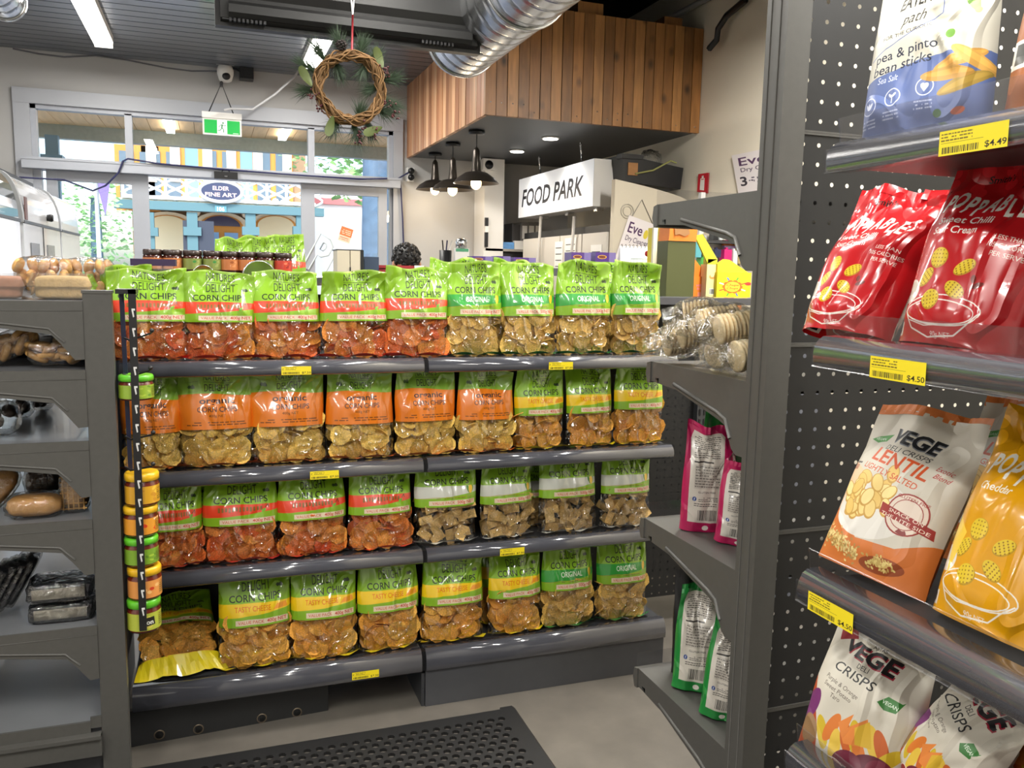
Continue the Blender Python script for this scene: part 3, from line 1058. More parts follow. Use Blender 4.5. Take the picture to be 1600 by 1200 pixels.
for bay, (x0, x1) in enumerate(((-.262, .646), (.661, 1.592))):
    t = thing('shelving_bay', ('dark grey shop shelving bay of corn chips next to the jar strip, no kickboard', 'dark grey shop shelving bay of corn chips next to the bay without kickboard')[bay], 'shelving', (x0, 2.9, 0))
    xe = x1 if bay == 0 else 1.92
    if bay == 0:
        MB().box((x0, 3.06, .05), (x1, 3.065, 1.30)).build('back_panel', PEG, t)
    else:
        MB().box((x0, 3.06, .05), (1.38, 3.065, 1.30)).build('back_panel', PEG, t)
        peg_panel(1.38, 1.92, .12, 1.28, 3.062, .034, .0045).build('back_panel', PEG, t)
        MB().box((1.92, 3.03, 0), (1.97, 3.07, 1.35)).build('upright', GREYD, t)
        S_ = MB()
        for k in range(28):
            for dx in (.012, .034):
                S_.box((1.92 + dx - .004, 3.027, .12 + k * .042), (1.92 + dx + .004, 3.031, .145 + k * .042))
        o = S_.build('slot', BLACK, t)
        o['kind'] = 'stuff'
        MB().box((1.97, 3.05, 0), (2.6, 3.06, 1.35)).build('end_panel', pm('blue_grey_panel', (98, 102, 114), .5), t)
    MB().box((x1 - .006, 2.92, 0), (x1 + .012, 3.06, 1.21)).build('upright', BLACK, t)
    for i in range(4):
        zt = ZB[i] + LH[i] - .006
        s = MB().box((x0, 2.69, zt - .022), (x1 - (.0 if bay == 0 else .0), 3.06, zt)).build('shelf', GREYD, t)
        lp = MB().prism(lip_prof(ZB[i], LH[i]), 'x', x0, x1, True).build('lip', LIP, s)
        if bay == 0:
            MB().box((x1, 2.672, ZB[i]), (x1 + .015, 2.70, ZB[i] + LH[i] - .004)).build('gap_filler', BLACK, s)
        for (ppx, ppy) in TAGPX.get((i, bay), ()):
            c0 = AY(ppx, ppy, 2.655)
            zc = ZB[i] + LH[i] * .36
            MB().quad((c0[0] - .045, 2.6515, zc - .014), (c0[0] + .045, 2.6515, zc - .014), (c0[0] + .045, 2.652, zc + .012), (c0[0] - .045, 2.652, zc + .012)).build('price_tag', TAG75, s, label='yellow price tag reading $7.50')
    if bay == 1:
        MB().box((x0, 2.668, .0), (x1, 2.69, .13)).build('kickboard', pm('kickboard_grey', (74, 75, 79), .4, var=.05), t)
        MB().box((x0 - .013, 2.675, 0), (x0 - .002, 3.06, .12)).box((x0 - .010, 2.672, .05), (x0 - .004, 2.68, .06)).build('foot', GREYD, t)
    else:
        MB().box((x0 + .01, 2.9, 0), (x0 + .04, 3.06, .13)).build('foot', GREYD, t)

# loose black kick tray on the floor with cable holes
t = thing('kick_tray', 'loose black steel kickboard with four round holes under the bottom shelf', 'kickboard', (.03, 2.72, 0))
a_, c_ = np.array((-.275, 2.700)), np.array((.338, 2.742))
m = MB()
d_ = c_ - a_
m.add([(*a_, .0), (*c_, .0), (*c_, .125), (*(a_ + d_ * .93), .125), (*(a_ + d_ * .92), .112), (*(a_ + d_ * .1), .112), (*(a_ + d_ * .09), .118), (*a_, .118)], [tuple(range(8))])
v = [(q[0], q[1] + .02, q[2]) for q in m.v[:8]]
m.add(v, [tuple(range(7, -1, -1))])
for i in range(8):
    j = (i + 1) % 8
    m.f.append((i, 8 + i, 8 + j, j))
    m.sm.append(False)
    m.mi.append(0)
m.build('panel', pm('black_steel', (34, 35, 36), .4, var=.1), t)
BRZ = pm('worn_hole_rim', (112, 100, 84), .4, metal=.5)
for ppx, ppy in ((249, 1148), (310, 1139), (409, 1122), (464, 1113)):
    c0 = AY(ppx, ppy, 2.70 + (ppx - 207) / 305 * .042)
    g_ = MB().lathe([(.013, -.002), (.0165, -.002), (.0165, .004), (.013, .004)], tuple(c0), 18, 'y', ring=True).build('hole_rim', BRZ, t)
    MB().lathe([(.0125, -.0012), (.0125, .004)], tuple(c0), 18, 'y').build('hole', pm('hole_dark', (6, 6, 6), .9), g_)

# rubber mat with real holes
t = thing('rubber_mat', 'black rubber anti-fatigue mat full of round holes on the grey floor', 'mat', (.2, 2.1, 0))
MATM = pm('black_rubber', (26, 26, 27), .55, var=.1, scale=60)
mx0, mx1, my0, my1, bd = -.62, .955, 1.62, 2.567, .055
ang = math.radians(.9)
m = MB()
P_ = .0375
nx, ny = int((mx1 - mx0 - 2 * bd) / P_), int((my1 - my0 - 2 * bd) / (P_ * .87))
py_ = (my1 - my0 - 2 * bd) / ny
px_ = (mx1 - mx0 - 2 * bd) / nx


def cell(cx, cy, r, z0, z1, hw, hh):
    n8 = [(1, 0), (1, 1), (0, 1), (-1, 1), (-1, 0), (-1, -1), (0, -1), (1, -1)]
    o = [(cx + hw * a, cy + hh * b_, z1) for a, b_ in n8]
    h = [(cx + r * math.cos(k * PI / 4), cy + r * math.sin(k * PI / 4), z1) for k in range(8)]
    g = [(q[0], q[1], z0) for q in h]
    m.add(o + h + g, [(k, (k + 1) % 8, 8 + (k + 1) % 8, 8 + k) for k in range(8)] + [(8 + k, 8 + (k + 1) % 8, 16 + (k + 1) % 8, 16 + k) for k in range(8)])


for j in range(ny):
    off = (j % 2) * px_ / 2
    for i in range(nx - (j % 2)):
        cell(mx0 + bd + off + (i + .5) * px_, my0 + bd + (j + .5) * py_, .0128, .001, .011, px_ / 2, py_ / 2)
    if j % 2:
        for xx in (mx0 + bd, mx1 - bd - px_ / 2):
            m.add([(xx, my0 + bd + j * py_, .011), (xx + px_ / 2, my0 + bd + j * py_, .011), (xx + px_ / 2, my0 + bd + (j + 1) * py_, .011), (xx, my0 + bd + (j + 1) * py_, .011)], [(0, 1, 2, 3)])
g_ = m.build('perforated_field', MATM, t)
for pr, ax, a0, a1 in (([(mx0, 0), (mx0 + bd, 0), (mx0 + bd, .011), (mx0 + .012, .011)], 'y', my0, my1), ([(mx1, 0), (mx1 - bd, 0), (mx1 - bd, .011), (mx1 - .012, .011)], 'y', my0, my1), ([(my0, 0), (my0 + bd, 0), (my0 + bd, .011), (my0 + .012, .011)], 'x', mx0 + bd, mx1 - bd), ([(my1, 0), (my1 - bd, 0), (my1 - bd, .011), (my1 - .012, .011)], 'x', mx0 + bd, mx1 - bd)):
    MB().prism(pr, ax, a0, a1).build('bevelled_edge', MATM, t)

# ------------------------------------------------------------------ bags
CHIPV = []


def chip_meshes(kind, mat):
    out = []
    rg = random.Random(hash(kind) % 97 if False else {'round': 3, 'strip': 8}[kind])
    for k in range(4):
        m = MB()
        n = 11
        if kind == 'round':
            bend = rg.uniform(.03, .13)
            ax = rg.uniform(0, PI)
            R = [1 + rg.uniform(-.07, .05) for _ in range(n)]
            zf = lambda x, y: bend * ((x * math.cos(ax) + y * math.sin(ax)) ** 2) + rg.uniform(-.03, .03)
            top = [(0, 0, zf(0, 0))]
            for rr in (.55, 1.):
                for i in range(n):
                    t_ = 2 * PI * i / n
                    x_, y_ = R[i] * rr * math.cos(t_), R[i] * rr * math.sin(t_)
                    top.append((x_, y_, zf(x_, y_)))
            rim = list(top[n + 1:])
            bot = [(q[0], q[1], q[2] - .075) for q in rim]
            f = [(0, 1 + i, 1 + (i + 1) % n) for i in range(n)] + [(1 + i, n + 1 + i, n + 1 + (i + 1) % n, 1 + (i + 1) % n) for i in range(n)]
            m.add(top, f, True)
            m.add(rim + bot, [(i, n + i, n + (i + 1) % n, (i + 1) % n) for i in range(n)] + [tuple(n + i for i in range(n - 1, -1, -1))], False)
        else:
            a, b_ = rg.uniform(.9, 1.2), rg.uniform(.5, .62)
            tw = rg.uniform(-.25, .25)
            g = [(x_, y_, .16 * x_ * x_ + tw * x_ * y_ + rg.uniform(-.02, .02)) for x_ in np.linspace(-a, a, 5) for y_ in (-b_, 0, b_)]
            f = [(i * 3 + j, (i + 1) * 3 + j, (i + 1) * 3 + j + 1, i * 3 + j + 1) for i in range(4) for j in range(2)]
            k_ = len(g)
            m.add(g + [(q[0], q[1], q[2] - .07) for q in g], f + [tuple(k_ + i for i in reversed(q)) for q in f] + [(0, 3, k_ + 3, k_), (3, 6, k_ + 6, k_ + 3), (6, 9, k_ + 9, k_ + 6), (9, 12, k_ + 12, k_ + 9), (2, k_ + 2, k_ + 5, 5), (5, k_ + 5, k_ + 8, 8), (8, k_ + 8, k_ + 11, 11), (11, k_ + 11, k_ + 14, 14)])
        me = bpy.data.meshes.new('corn_chip')
        me.from_pydata(m.v, [], m.f)
        me.polygons.foreach_set('use_smooth', m.sm)
        me.materials.append(mat)
        out.append((me, m))
    return out


CH = {}
def two_tone(m, col2):
    """Chips vary from piece to piece: some keep the first colour, some take the second."""
    t = m.node_tree
    b = t.nodes['Principled BSDF']
    src = b.inputs['Base Color'].links[0].from_node
    oi = N(t, 'ShaderNodeObjectInfo')
    mu = N(t, 'ShaderNodeMath', operation='MULTIPLY')
    mu.inputs[1].default_value = 7.31
    fr = N(t, 'ShaderNodeMath', operation='FRACT')
    mx = N(t, 'ShaderNodeMix', data_type='RGBA')
    mx.inputs[6].default_value = src.inputs[0].default_value[:] + (1,)
    mx.inputs[7].default_value = (*lin(col2), 1)
    t.links.new(oi.outputs['Random'], mu.inputs[0])
    t.links.new(mu.outputs[0], fr.inputs[0])
    t.links.new(fr.outputs[0], mx.inputs[0])
    t.links.new(mx.outputs[2], src.inputs[0])
    return m


for nm, kind, col, col2 in (('red', 'round', (222, 92, 36), (236, 158, 62)), ('orig', 'round', (240, 196, 100), (228, 180, 92)), ('cheese', 'round', (240, 164, 60), (246, 188, 84)), ('organic', 'round', (246, 206, 104), (236, 192, 88)), ('plain', 'strip', (232, 194, 122), (214, 172, 100))):
    CH[nm] = chip_meshes(kind, two_tone(pm('chip_' + nm, col, .55, var=.34, scale=5.5, bump=.5, bscale=9, rnd=.16), col2))


def smooth(a, b, x):
    t_ = np.clip((x - a) / (b - a), 0, 1)
    return t_ * t_ * (3 - 2 * t_)


class Bag:
    """A pillow bag standing on its foot: local x to its right, front towards -y."""

    def __init__(s, wd, h, d, seed, crease=1., flop=.0, fat=(.5, .97), nc=(12, 7)):
        s.wd, s.h, s.d, s.fat, s.flop = wd, h, d, fat, flop
        rg = np.random.default_rng(seed)
        s.rg = rg
        s.cr = []
        for k in range(nc[0]):     # creases in the slack upper film
            p = np.array((rg.uniform(-1, 1), rg.uniform(.5, 1.0)))
            a = rg.uniform(-1.2, 1.2) + (PI / 2 if rg.random() < .5 else 0)
            L = rg.uniform(.15, .5)
            s.cr.append((p, p + L * np.array((math.cos(a) * 1.3, math.sin(a))), rg.choice((-1, 1)) * rg.uniform(.003, .007) * crease, rg.uniform(.018, .06)))
        for k in range(nc[1]):
            p = np.array((rg.uniform(-1, 1), rg.uniform(.0, .6)))
            a = rg.uniform(0, PI)
            L = rg.uniform(.1, .35)
            s.cr.append((p, p + L * np.array((math.cos(a), math.sin(a))), rg.choice((-1, 1)) * rg.uniform(.001, .004) * crease, rg.uniform(.03, .06)))
        s.ph = rg.uniform(0, 6, 8)
        s.top = rg.uniform(-1, 1, 5)

    def thick(s, u, v):
        pr = (.72 + .28 * smooth(0, .16, v)) * (1 - smooth(s.fat[0], s.fat[1], v)) + .015
        return s.d / 2 * pr * (1 - np.minimum(np.abs(u), 1) ** 2.6) ** .55

    def at(s, u, v, side):
        u, v = np.asarray(u, float), np.asarray(v, float)
        hw = s.wd / 2 * (1 + .02 * np.sin(v * 7 + s.ph[0]) - .05 * smooth(.55, 1, v) + .02 * smooth(.12, 0, v))
        T = s.thick(u, v)
        dsp = .004 * np.sin(3 * u + s.ph[1] + 4 * v) * smooth(.4, .8, v) + .002 * np.sin(9 * u + s.ph[2]) * np.sin(8 * v + s.ph[3])
        for p0, p1, am, sg in s.cr:
            e = p1 - p0
            tt = np.clip(((u - p0[0]) * e[0] + (v - p0[1]) * e[1]) / (e @ e), 0, 1)
            dd = np.hypot(u - p0[0] - tt * e[0], (v - p0[1] - tt * e[1]) * 1.3)
            dsp = dsp + am * np.exp(-dd / sg)
        edge = (1 - np.abs(u) ** 6)
        wob = smooth(.6, 1., v) * (.010 * np.sin(2.5 * u + s.ph[4]) + .006 * np.sin(6 * u + s.ph[5]))
        y = side * T - (dsp * edge if side < 0 else -dsp * edge * .6) + wob - s.flop * smooth(.7, 1., v) ** 1.5
        z = v * s.h + smooth(.75, 1, v) * s.h * .025 * (s.top[0] * u + s.top[1] * (u * u - .5) + .9 * s.top[2] * np.sin(5 * u)) - smooth(.86, 1, v) * s.h * .07 * (np.abs(s.top[3]) * np.clip(u - .55, 0, 1) + np.abs(s.top[4]) * np.clip(-u - .55, 0, 1))
        return np.stack([u * hw, y, z], -1)

    def film(s, nu=38, nv=50):
        m = MB()
        U, V = np.meshgrid(np.linspace(-1, 1, nu + 1), np.linspace(0, 1, nv + 1))
        for side in (-1, 1):
            P = s.at(U, V, side).reshape(-1, 3)
            uv = np.stack([(U + 1) / 2, V], -1).reshape(-1, 2)
            f = []
            for j in range(nv):
                for i in range(nu):
                    q = (j * (nu + 1) + i, j * (nu + 1) + i + 1, (j + 1) * (nu + 1) + i + 1, (j + 1) * (nu + 1) + i)
                    f.append(q if side < 0 else q[::-1])
            m.add(P, f, True, [tuple(q) for q in uv])
        return m

    def fin(s, ln=.014, rise=.010, ext=1.08):
        m = MB()
        us = np.linspace(-1, 1, 17)
        a = s.at(us, 0 * us, -1)
        v = []
        for i, u in enumerate(us):
            v.append((a[i, 0], a[i, 1] * .9, .006))
        for i, u in enumerate(us):
            v.append((a[i, 0] * ext, a[i, 1] - ln * (1 + .3 * math.sin(4 * u + s.ph[6])), .004 + rise * abs(math.sin(3.3 * u + s.ph[7]))))
        n = len(us)
        return m.add(v, [(i, i + 1, n + i + 1, n + i) for i in range(n - 1)], True)


GREENT = (148, 190, 46)
INK = (36, 44, 26)


def corn_canvas(kind, seed=0):
    cv = Canvas(640, 880, (0, 0, 0, 0))
    g = (132, 178, 34) if kind != 'organic' else (128, 172, 54)
    cv.rect(0, .425, 1, 1, g)
    cv.rect(0, .985, 1, 1, (170, 205, 90))
    cx = .52
    if kind == 'organic':
        cv.poly([(0, .40), (1, .40), (1, .745)] + [(x, .755 + .015 * math.sin(x * 5)) for x in np.linspace(1, 0, 12)], (226, 122, 22))
        cv.text('NATURE\'S', cx, .905, .065, INK, .62, .004, wmax=.36)
        cv.line([(.34, .89), (.74, .882)], .006, INK)
        cv.text('DELIGHT', cx, .79, .078, INK, .62, .004, wmax=.33)
        cv.line([(.10, .90), (.27, .90)], .004, INK)
        cv.line([(.10, .79), (.27, .79)], .004, INK)
        cv.poly([(.13, .84), (.15, .865), (.18, .858), (.20, .87), (.225, .85), (.23, .825), (.20, .82), (.17, .828), (.15, .822)], (52, 84, 34))
        cv.text('organic', cx, .665, .062, (40, 28, 40), 1.1, .018, wmax=.46)
        cv.text('CORN CHIPS', cx, .58, .052, (40, 28, 40), 1., .012, wmax=.52)
        cv.text('400g NET', cx, .527, .026, (70, 40, 20), 1., .0, wmax=.22)
        cv.greek(.12, .435, .90, .485, 2, (120, 64, 20))
    else:
        cv.text('NATURE\'S', cx, .885, .085, INK, .62, .004, wmax=.40, rot=-.02)
        cv.line([(.32, .868), (.76, .858)], .007, INK)
        cv.text('DELIGHT', cx, .765, .088, INK, .62, .004, wmax=.40)
        cv.poly([(.80, .79), (.82, .805), (.85, .80), (.87, .81), (.895, .795), (.90, .775), (.87, .77), (.84, .776), (.82, .77)], (44, 66, 30))
        cv.text('CORN CHIPS', .50, .668, .066, (28, 36, 24), 1., .014, wmax=.72)
        bc = {'red': (226, 66, 34), 'orig': (48, 150, 56), 'cheese': (240, 200, 24), 'plain': (198, 200, 190)}[kind]
        cv.poly([(0, .515), (.5, .535), (1, .575), (1, .64), (.5, .655), (0, .652)], bc)
        if kind == 'red':
            for k in range(13):
                cv.rect(.20 + k * .046, .575 + .004 * (k % 3), .20 + k * .046 + .03, .625, (134, 92, 32))
            cv.ell(.80, .575, .035, .02, (110, 170, 40), .7)
            cv.line([(.82, .60), (.86, .64), (.865, .60)], .010, (40, 50, 30))
        if kind == 'orig':
            cv.text('ORIGINAL', .52, .575, .056, (238, 244, 230), .7, .008, wmax=.40)
        if kind == 'cheese':
            cv.text('TASTY CHEESE', .46, .575, .05, (226, 110, 20), .7, .01, wmax=.50)
            cv.poly([(.74, .57), (.95, .58), (.93, .63), (.80, .62)], (236, 150, 20))
        if kind in ('orig', 'plain'):
            for rr, c_ in ((-.35, (60, 130, 40)), (.35, (60, 130, 40)), (0, (240, 200, 40)), (.2, (236, 190, 30))):
                cv.ell(.87 + rr * .08, .605, .024, .062, c_, -rr)
            cv.line([(.0, .515), (.3, .535), (.9, .53)], .007, (168, 150, 30))
            cv.greek(.25, .512, .80, .532, 1, (120, 130, 40))
        cv.rect(.22 if kind != 'plain' else .2, .445, .95, .498, (226, 206, 178))
        cv.text('VALUE PACK', .25, .456, .030, (206, 88, 74), .9, .006, al='L', wmax=.36)
        cv.text('500g NET' if kind in ('orig', 'plain') else '400g NET', .93, .456, .034, (198, 48, 50), .95, .012, al='R', wmax=.28)
    return cv


FILM, FIN = {}, {}
for k, fc in (('red', (226, 58, 44)), ('orig', (40, 140, 60)), ('cheese', (236, 214, 30)), ('organic', (226, 110, 40)), ('plain', (222, 222, 216))):
    FILM[k] = print_mat('corn_bag_' + k, corn_canvas(k), .34, coat=.9, window=True, wrinkle=.42, wscale=5.5)
    FIN[k] = pm('bag_foot_' + k, fc, .35, coat=.5)


def corn_bag(px0, px1, pyt, pyb, kind, shelf, label, seed, depth=0., nchip=26, yaw=0., lean=.06, grp=None, lie=False):
    zt = ZB[shelf] + LH[shelf] - .006
    P = AY((px0 + px1) / 2, pyb, 2.69)
    fwd = float(P[0] * FW[0] + P[1] * FW[1] + (P[2] - H) * FW[2])
    wd = (px1 - px0) / FPX * fwd * (1.01 if shelf == 0 else .985)
    h = (pyb - pyt) / FPX * fwd * 1.05
    d = .085
    if depth:
        P = AY((px0 + px1) / 2, pyb, 2.69 + depth)
    B = Bag(wd, h, d, seed, 1.0, flop=random.Random(seed).uniform(-.01, .02))
    t = thing('chip_bag', label, 'chip bag', (P[0], 2.70 + d * .47 + depth, zt + .004), grp)
    t.rotation_euler = (-lean, 0, yaw)
    if lie:
        t.rotation_euler = (-math.radians(66), 0, yaw)
        t.location.z += .040
        t.location.y = 2.755
    B.film().build('film', FILM[kind], t, local=True)
    if lie:
        us = np.linspace(-1, 1, 21)
        a = B.at(us, 0 * us, -1)
        q1 = [(p[0], p[1] * .75, .004) for p in a]
        r5 = random.Random(5)
        q2 = [(p[0] * 1.07, p[1] * .35 + r5.uniform(-.003, .004), -.026 + r5.uniform(-.004, .004)) for k, p in enumerate(a)]
        q3 = [(p[0] * 1.14, .004 + r5.uniform(0, .006), -.056 - .006 * math.sin(k * .7)) for k, p in enumerate(a)]
        m = MB()
        m.add(q1 + q2 + q3, [(r * 21 + i, r * 21 + i + 1, (r + 1) * 21 + i + 1, (r + 1) * 21 + i) for r in (0, 1) for i in range(20)], False)
        m.build('seal_fin', FIN[kind], t, local=True)
    else:
        B.fin(.013, .012, 1.08).build('seal_fin', FIN[kind], t, local=True)
    rg = random.Random(seed * 7 + 1)
    R = .0335 if kind != 'plain' else .026
    top = .50
    fill = MB()
    ms = CH[kind]
    cols = max(3, int(wd / .048))
    rows = max(2, int(h * top / .040))
    spots = []
    for layer in range(3):
        for r_ in range(rows):
            for c_ in range(cols):
                spots.append((layer, (c_ + .5 + rg.uniform(-.35, .35)) / cols * 1.84 - .92, (r_ + .45 + rg.uniform(-.35, .35)) / rows * top))
    rg.shuffle(spots)
    spots.sort(key=lambda q: q[0])
    nfront = 0
    for layer, u, v in spots:
        T = float(B.thick(u, v))
        tilt = rg.gauss(.05, .26) + (.95 if rg.random() < .13 else 0) * rg.choice((-1, 1))
        roll = rg.gauss(0, .24)
        rr = R * rg.uniform(.86, 1.1)
        yy = -T * .93 + rr * .75 * min(1., abs(math.sin(tilt)) + abs(math.sin(roll))) + .003 + layer * .013
        z_c = max(v * h, rr * .85 * abs(math.cos(tilt)) + .003)
        M = Matrix.Translation((u * wd / 2 * .90, yy, z_c)) @ Matrix.Rotation(PI / 2 + tilt, 4, 'X') @ Matrix.Rotation(roll, 4, 'Y') @ Matrix.Rotation(rg.uniform(0, 6.28), 4, 'Z') @ Matrix.Scale(rr, 4)
        me, mb = ms[rg.randrange(4)]
        if nfront < nchip:
            link_child(me, 'corn_chip', t, M)
            nfront += 1
        else:
            fill.add([M @ Vector(q) for q in mb.v], mb.f, True)
    if fill.v:
        o = fill.build('chip_fill', me.materials[0], t, local=True)
        o['kind'] = 'stuff'
    return t


DESC = {'red': 'red-banded green bag of red corn chips', 'orig': 'dark-green-banded bag of yellow corn chips', 'cheese': 'yellow-banded green bag of cheese corn chips', 'organic': 'orange-green bag of organic corn chips', 'plain': 'white-banded green bag of corn chip strips'}
SHORT = {'red': 'red corn chips', 'orig': 'yellow corn chips', 'cheese': 'cheese chips', 'plain': 'chip strips'}
ROWN = ['top', 'second', 'third', 'bottom']
ROWS = [
    [(172, 292, 424, 562, 'red', .05), (290, 400, 426, 558, 'red', -.04), (398, 502, 424, 556, 'red', .03), (505, 612, 426, 556, 'red', .06), (606, 708, 422, 556, 'red', .0), (702, 792, 412, 553, 'orig', -.04), (787, 878, 412, 551, 'orig', .02), (873, 967, 411, 550, 'orig', .05), (960, 1043, 411, 549, 'orig', -.05)],
    [(192, 283, 594, 735, 'organic', .03), (282, 397, 588, 732, 'organic', .0), (395, 511, 587, 728, 'organic', .03), (513, 620, 586, 720, 'organic', -.03), (621, 720, 582, 714, 'organic', .04), (718, 812, 581, 706, 'organic', -.03), (808, 892, 578, 700, 'cheese', .0), (888, 970, 576, 697, 'cheese', .08), (965, 1048, 570, 695, 'cheese', -.05)],
    [(232, 316, 756, 891, 'red', .04), (322, 436, 748, 882, 'red', -.02), (438, 545, 741, 872, 'red', .06), (548, 650, 734, 862, 'red', .0), (652, 752, 722, 855, 'plain', -.03), (754, 842, 720, 845, 'plain', .07), (845, 944, 709, 836, 'plain', .0), (943, 1028, 706, 828, 'plain', -.05)],
    [(222, 342, 930, 1066, 'cheese', .10), (346, 458, 908, 1060, 'cheese', .03), (458, 562, 900, 1046, 'cheese', -.02), (563, 661, 892, 1033, 'cheese', .05), (663, 763, 882, 1017, 'cheese', -.03), (766, 856, 873, 1004, 'cheese', .04), (850, 937, 858, 991, 'orig', .0), (936, 1022, 848, 979, 'orig', -.04)],
]
sd = 11
for r_, row in enumerate(ROWS):
    for i, (a, b_, tp, bt, kd, yw) in enumerate(row):
        sd += 1
        lie = (r_ == 3 and i == 0)
        lab = ('yellow-footed green bag of cheese corn chips lying slumped beneath the jar strip' if lie else
               f'{DESC[kd]}, {ORD[i + 1]} from the jar strip on the {ROWN[r_]} shelf')
        corn_bag(a, b_, tp, bt, kd, r_, lab, sd, yaw=yw, grp=f'corn chip bags on the {ROWN[r_]} shelf', lie=lie)
# bags of the second rank, peeping out behind
BEHIND = [(0, 160, 240, 404, 548, 'red', 'first'), (0, 672, 768, 398, 545, 'orig', 'sixth'), (0, 772, 850, 402, 545, 'orig', 'seventh'), (0, 905, 1000, 402, 541, 'orig', 'ninth'),
          (2, 250, 330, 752, 880, 'red', 'first'), (2, 448, 530, 735, 862, 'red', 'third'), (2, 655, 700, 722, 845, 'plain', 'fifth'), (2, 820, 870, 718, 828, 'plain', 'seventh'),
          (3, 440, 540, 890, 1030, 'cheese', 'third'), (3, 560, 650, 880, 1018, 'cheese', 'fourth'), (3, 660, 750, 862, 1000, 'cheese', 'fifth'), (3, 750, 840, 852, 990, 'cheese', 'sixth')]
for r_, a, b_, tp, bt, kd, nth in BEHIND:
    sd += 1
    corn_bag(a, b_, tp, bt, kd, r_, f'bag of {SHORT[kd]} tucked behind the {nth} bag from the jar strip, {ROWN[r_]} shelf', sd, depth=.105, nchip=8, grp='rear rank of corn chip bags', lean=.03)

# ------------------------------------------------------------------ left shelving unit (seen from its end) and what stands on it
LX = -.318
t = thing('shelving_unit', 'grey metal shelving unit of bakery goods ending in the post beside the jar strip', 'shelving', (LX, 2.42, 0))
MB().box((LX, 2.42, 0), (-.250, 2.46, 1.424)).build('post', GREY, t)
MB().box((LX - .002, 2.418, 1.422), (-.248, 2.47, 1.430)).build('post_cap', GREY, t)
MB().box((-.292, 2.46, .26), (-.282, 3.35, 1.40)).build('back_panel', GREYD, t)
ZL = [1.401, 1.222, 1.034, .820, .522, .250]
SHINY = pm('shelf_top_grey', (120, 122, 126), .30, var=.08, scale=6, coat=.25)
for i, z in enumerate(ZL):
    s = MB().box((-.80, 2.424, z - .024), (-.295, 3.35, z)).build('shelf', SHINY, t)
    if i < 5:
        pr = [(-.80, z + .001), (LX, z + .001), (LX, z - .150), (LX - .022, z - .152), (LX - .030, z - .142), (LX - .052, z - .112), (LX - .075, z - .085), (LX - .19, z - .068), (-.80, z - .030)]
        MB().prism(pr, 'y', 2.416, 2.422).build('bracket', GREY, s)
        MB().tube([(-.80, 2.416, z - .020), (LX - .19, 2.416, z - .056), (LX - .08, 2.416, z - .070), (LX - .045, 2.416, z - .105)], .0035, 6).tube([(-.80, 2.4165, z - .024), (LX, 2.4165, z - .024)], .0016, 5).build('pressed_rib', GREY, s)
    else:
        MB().box((-.80, 2.416, z - .04), (-.345, 2.424, z)).box((-.345, 2.418, z - .02), (LX, 2.424, z + .012)).build('front_lip', GREY, s)
MB().box((-.82, 2.40, .155), (LX, 2.418, .216)).box((-.82, 2.39, .208), (LX, 2.42, .218)).build('base_rail', GREY, t)
MB().box((-.82, 2.45, .0), (-.31, 3.3, .16)).build('base', GREYD, t)

BREAD = pm('bread_crust', (190, 142, 84), .65, var=.22, scale=30, bump=.2, bscale=60, rnd=.10)
COOK = pm('golden_biscuit', (206, 158, 92), .6, var=.18, scale=34, bump=.15, bscale=60, rnd=.10)
CAKE = pm('loaf_cake', (196, 164, 112), .75, var=.15, scale=70, bump=.3, bscale=110)
PINKC = pm('brown_cake', (166, 118, 92), .7, var=.2, scale=40)
WAFF = pm('waffle_crust', (172, 132, 84), .6, var=.2, scale=30)
DKTRAY = pm('black_food_tray', (24, 26, 34), .25, coat=.5)
DKFOOD = pm('dark_cake', (62, 44, 34), .6, var=.3, scale=40)


def wrap(c, r, seed, mat_=None, nm='wrapper', parent=None, p=.6):
    """Crinkled clear film round something; an uneven squared ellipsoid."""
    m = MB()
    m.ell(c, r, p, 26, 14, None, .045, random.Random(seed))
    return m.build(nm, mat_ or CELLO, parent)


def on_left(px0, px1, pyt, pyb, z, Y):
    a, b_ = AY(px0, pyb, Y), AY(px1, pyb, Y)
    k = float(a[0] * FW[0] + a[1] * FW[1] + (a[2] - H) * FW[2]) / FPX
    return (a[0] + b_[0]) / 2, b_[0] - a[0], (pyb - pyt) * k


# top shelf: biscuit bags behind, two clear-lidded cake trays in front
for i, (a, b_, tp, bt, Y, lab) in enumerate(((26, 112, 390, 448, 2.78, 'clear bag of round golden biscuits on the bakery unit, nearer the black end panel'), (98, 180, 394, 448, 2.86, 'clear bag of round golden biscuits on the bakery unit, touching the first green chip bag'))):
    cx, wd, h = on_left(a, b_, tp, bt, ZL[0], Y)
    t = thing('biscuit_bag', lab, 'biscuits', (cx, Y, ZL[0]), 'biscuit bags on the bakery unit')
    rg = random.Random(40 + i)
    h = max(h, .11)
    for k in range(5):
        for l in range(3):
            MB().ell((cx - wd / 2 + wd * (k + .5) / 5 + rg.uniform(-.006, .006), Y + rg.uniform(-.03, .02), ZL[0] + .024 + l * (h - .045) / 2), (wd * .105, .028, .023), 1., 10, 7, Matrix.Rotation(rg.uniform(-.6, .6), 3, 'Y')).build('biscuit', COOK, t)
    wrap((cx, Y, ZL[0] + h / 2 + .004), (wd * .54, .055, h * .52), 50 + i, parent=t)
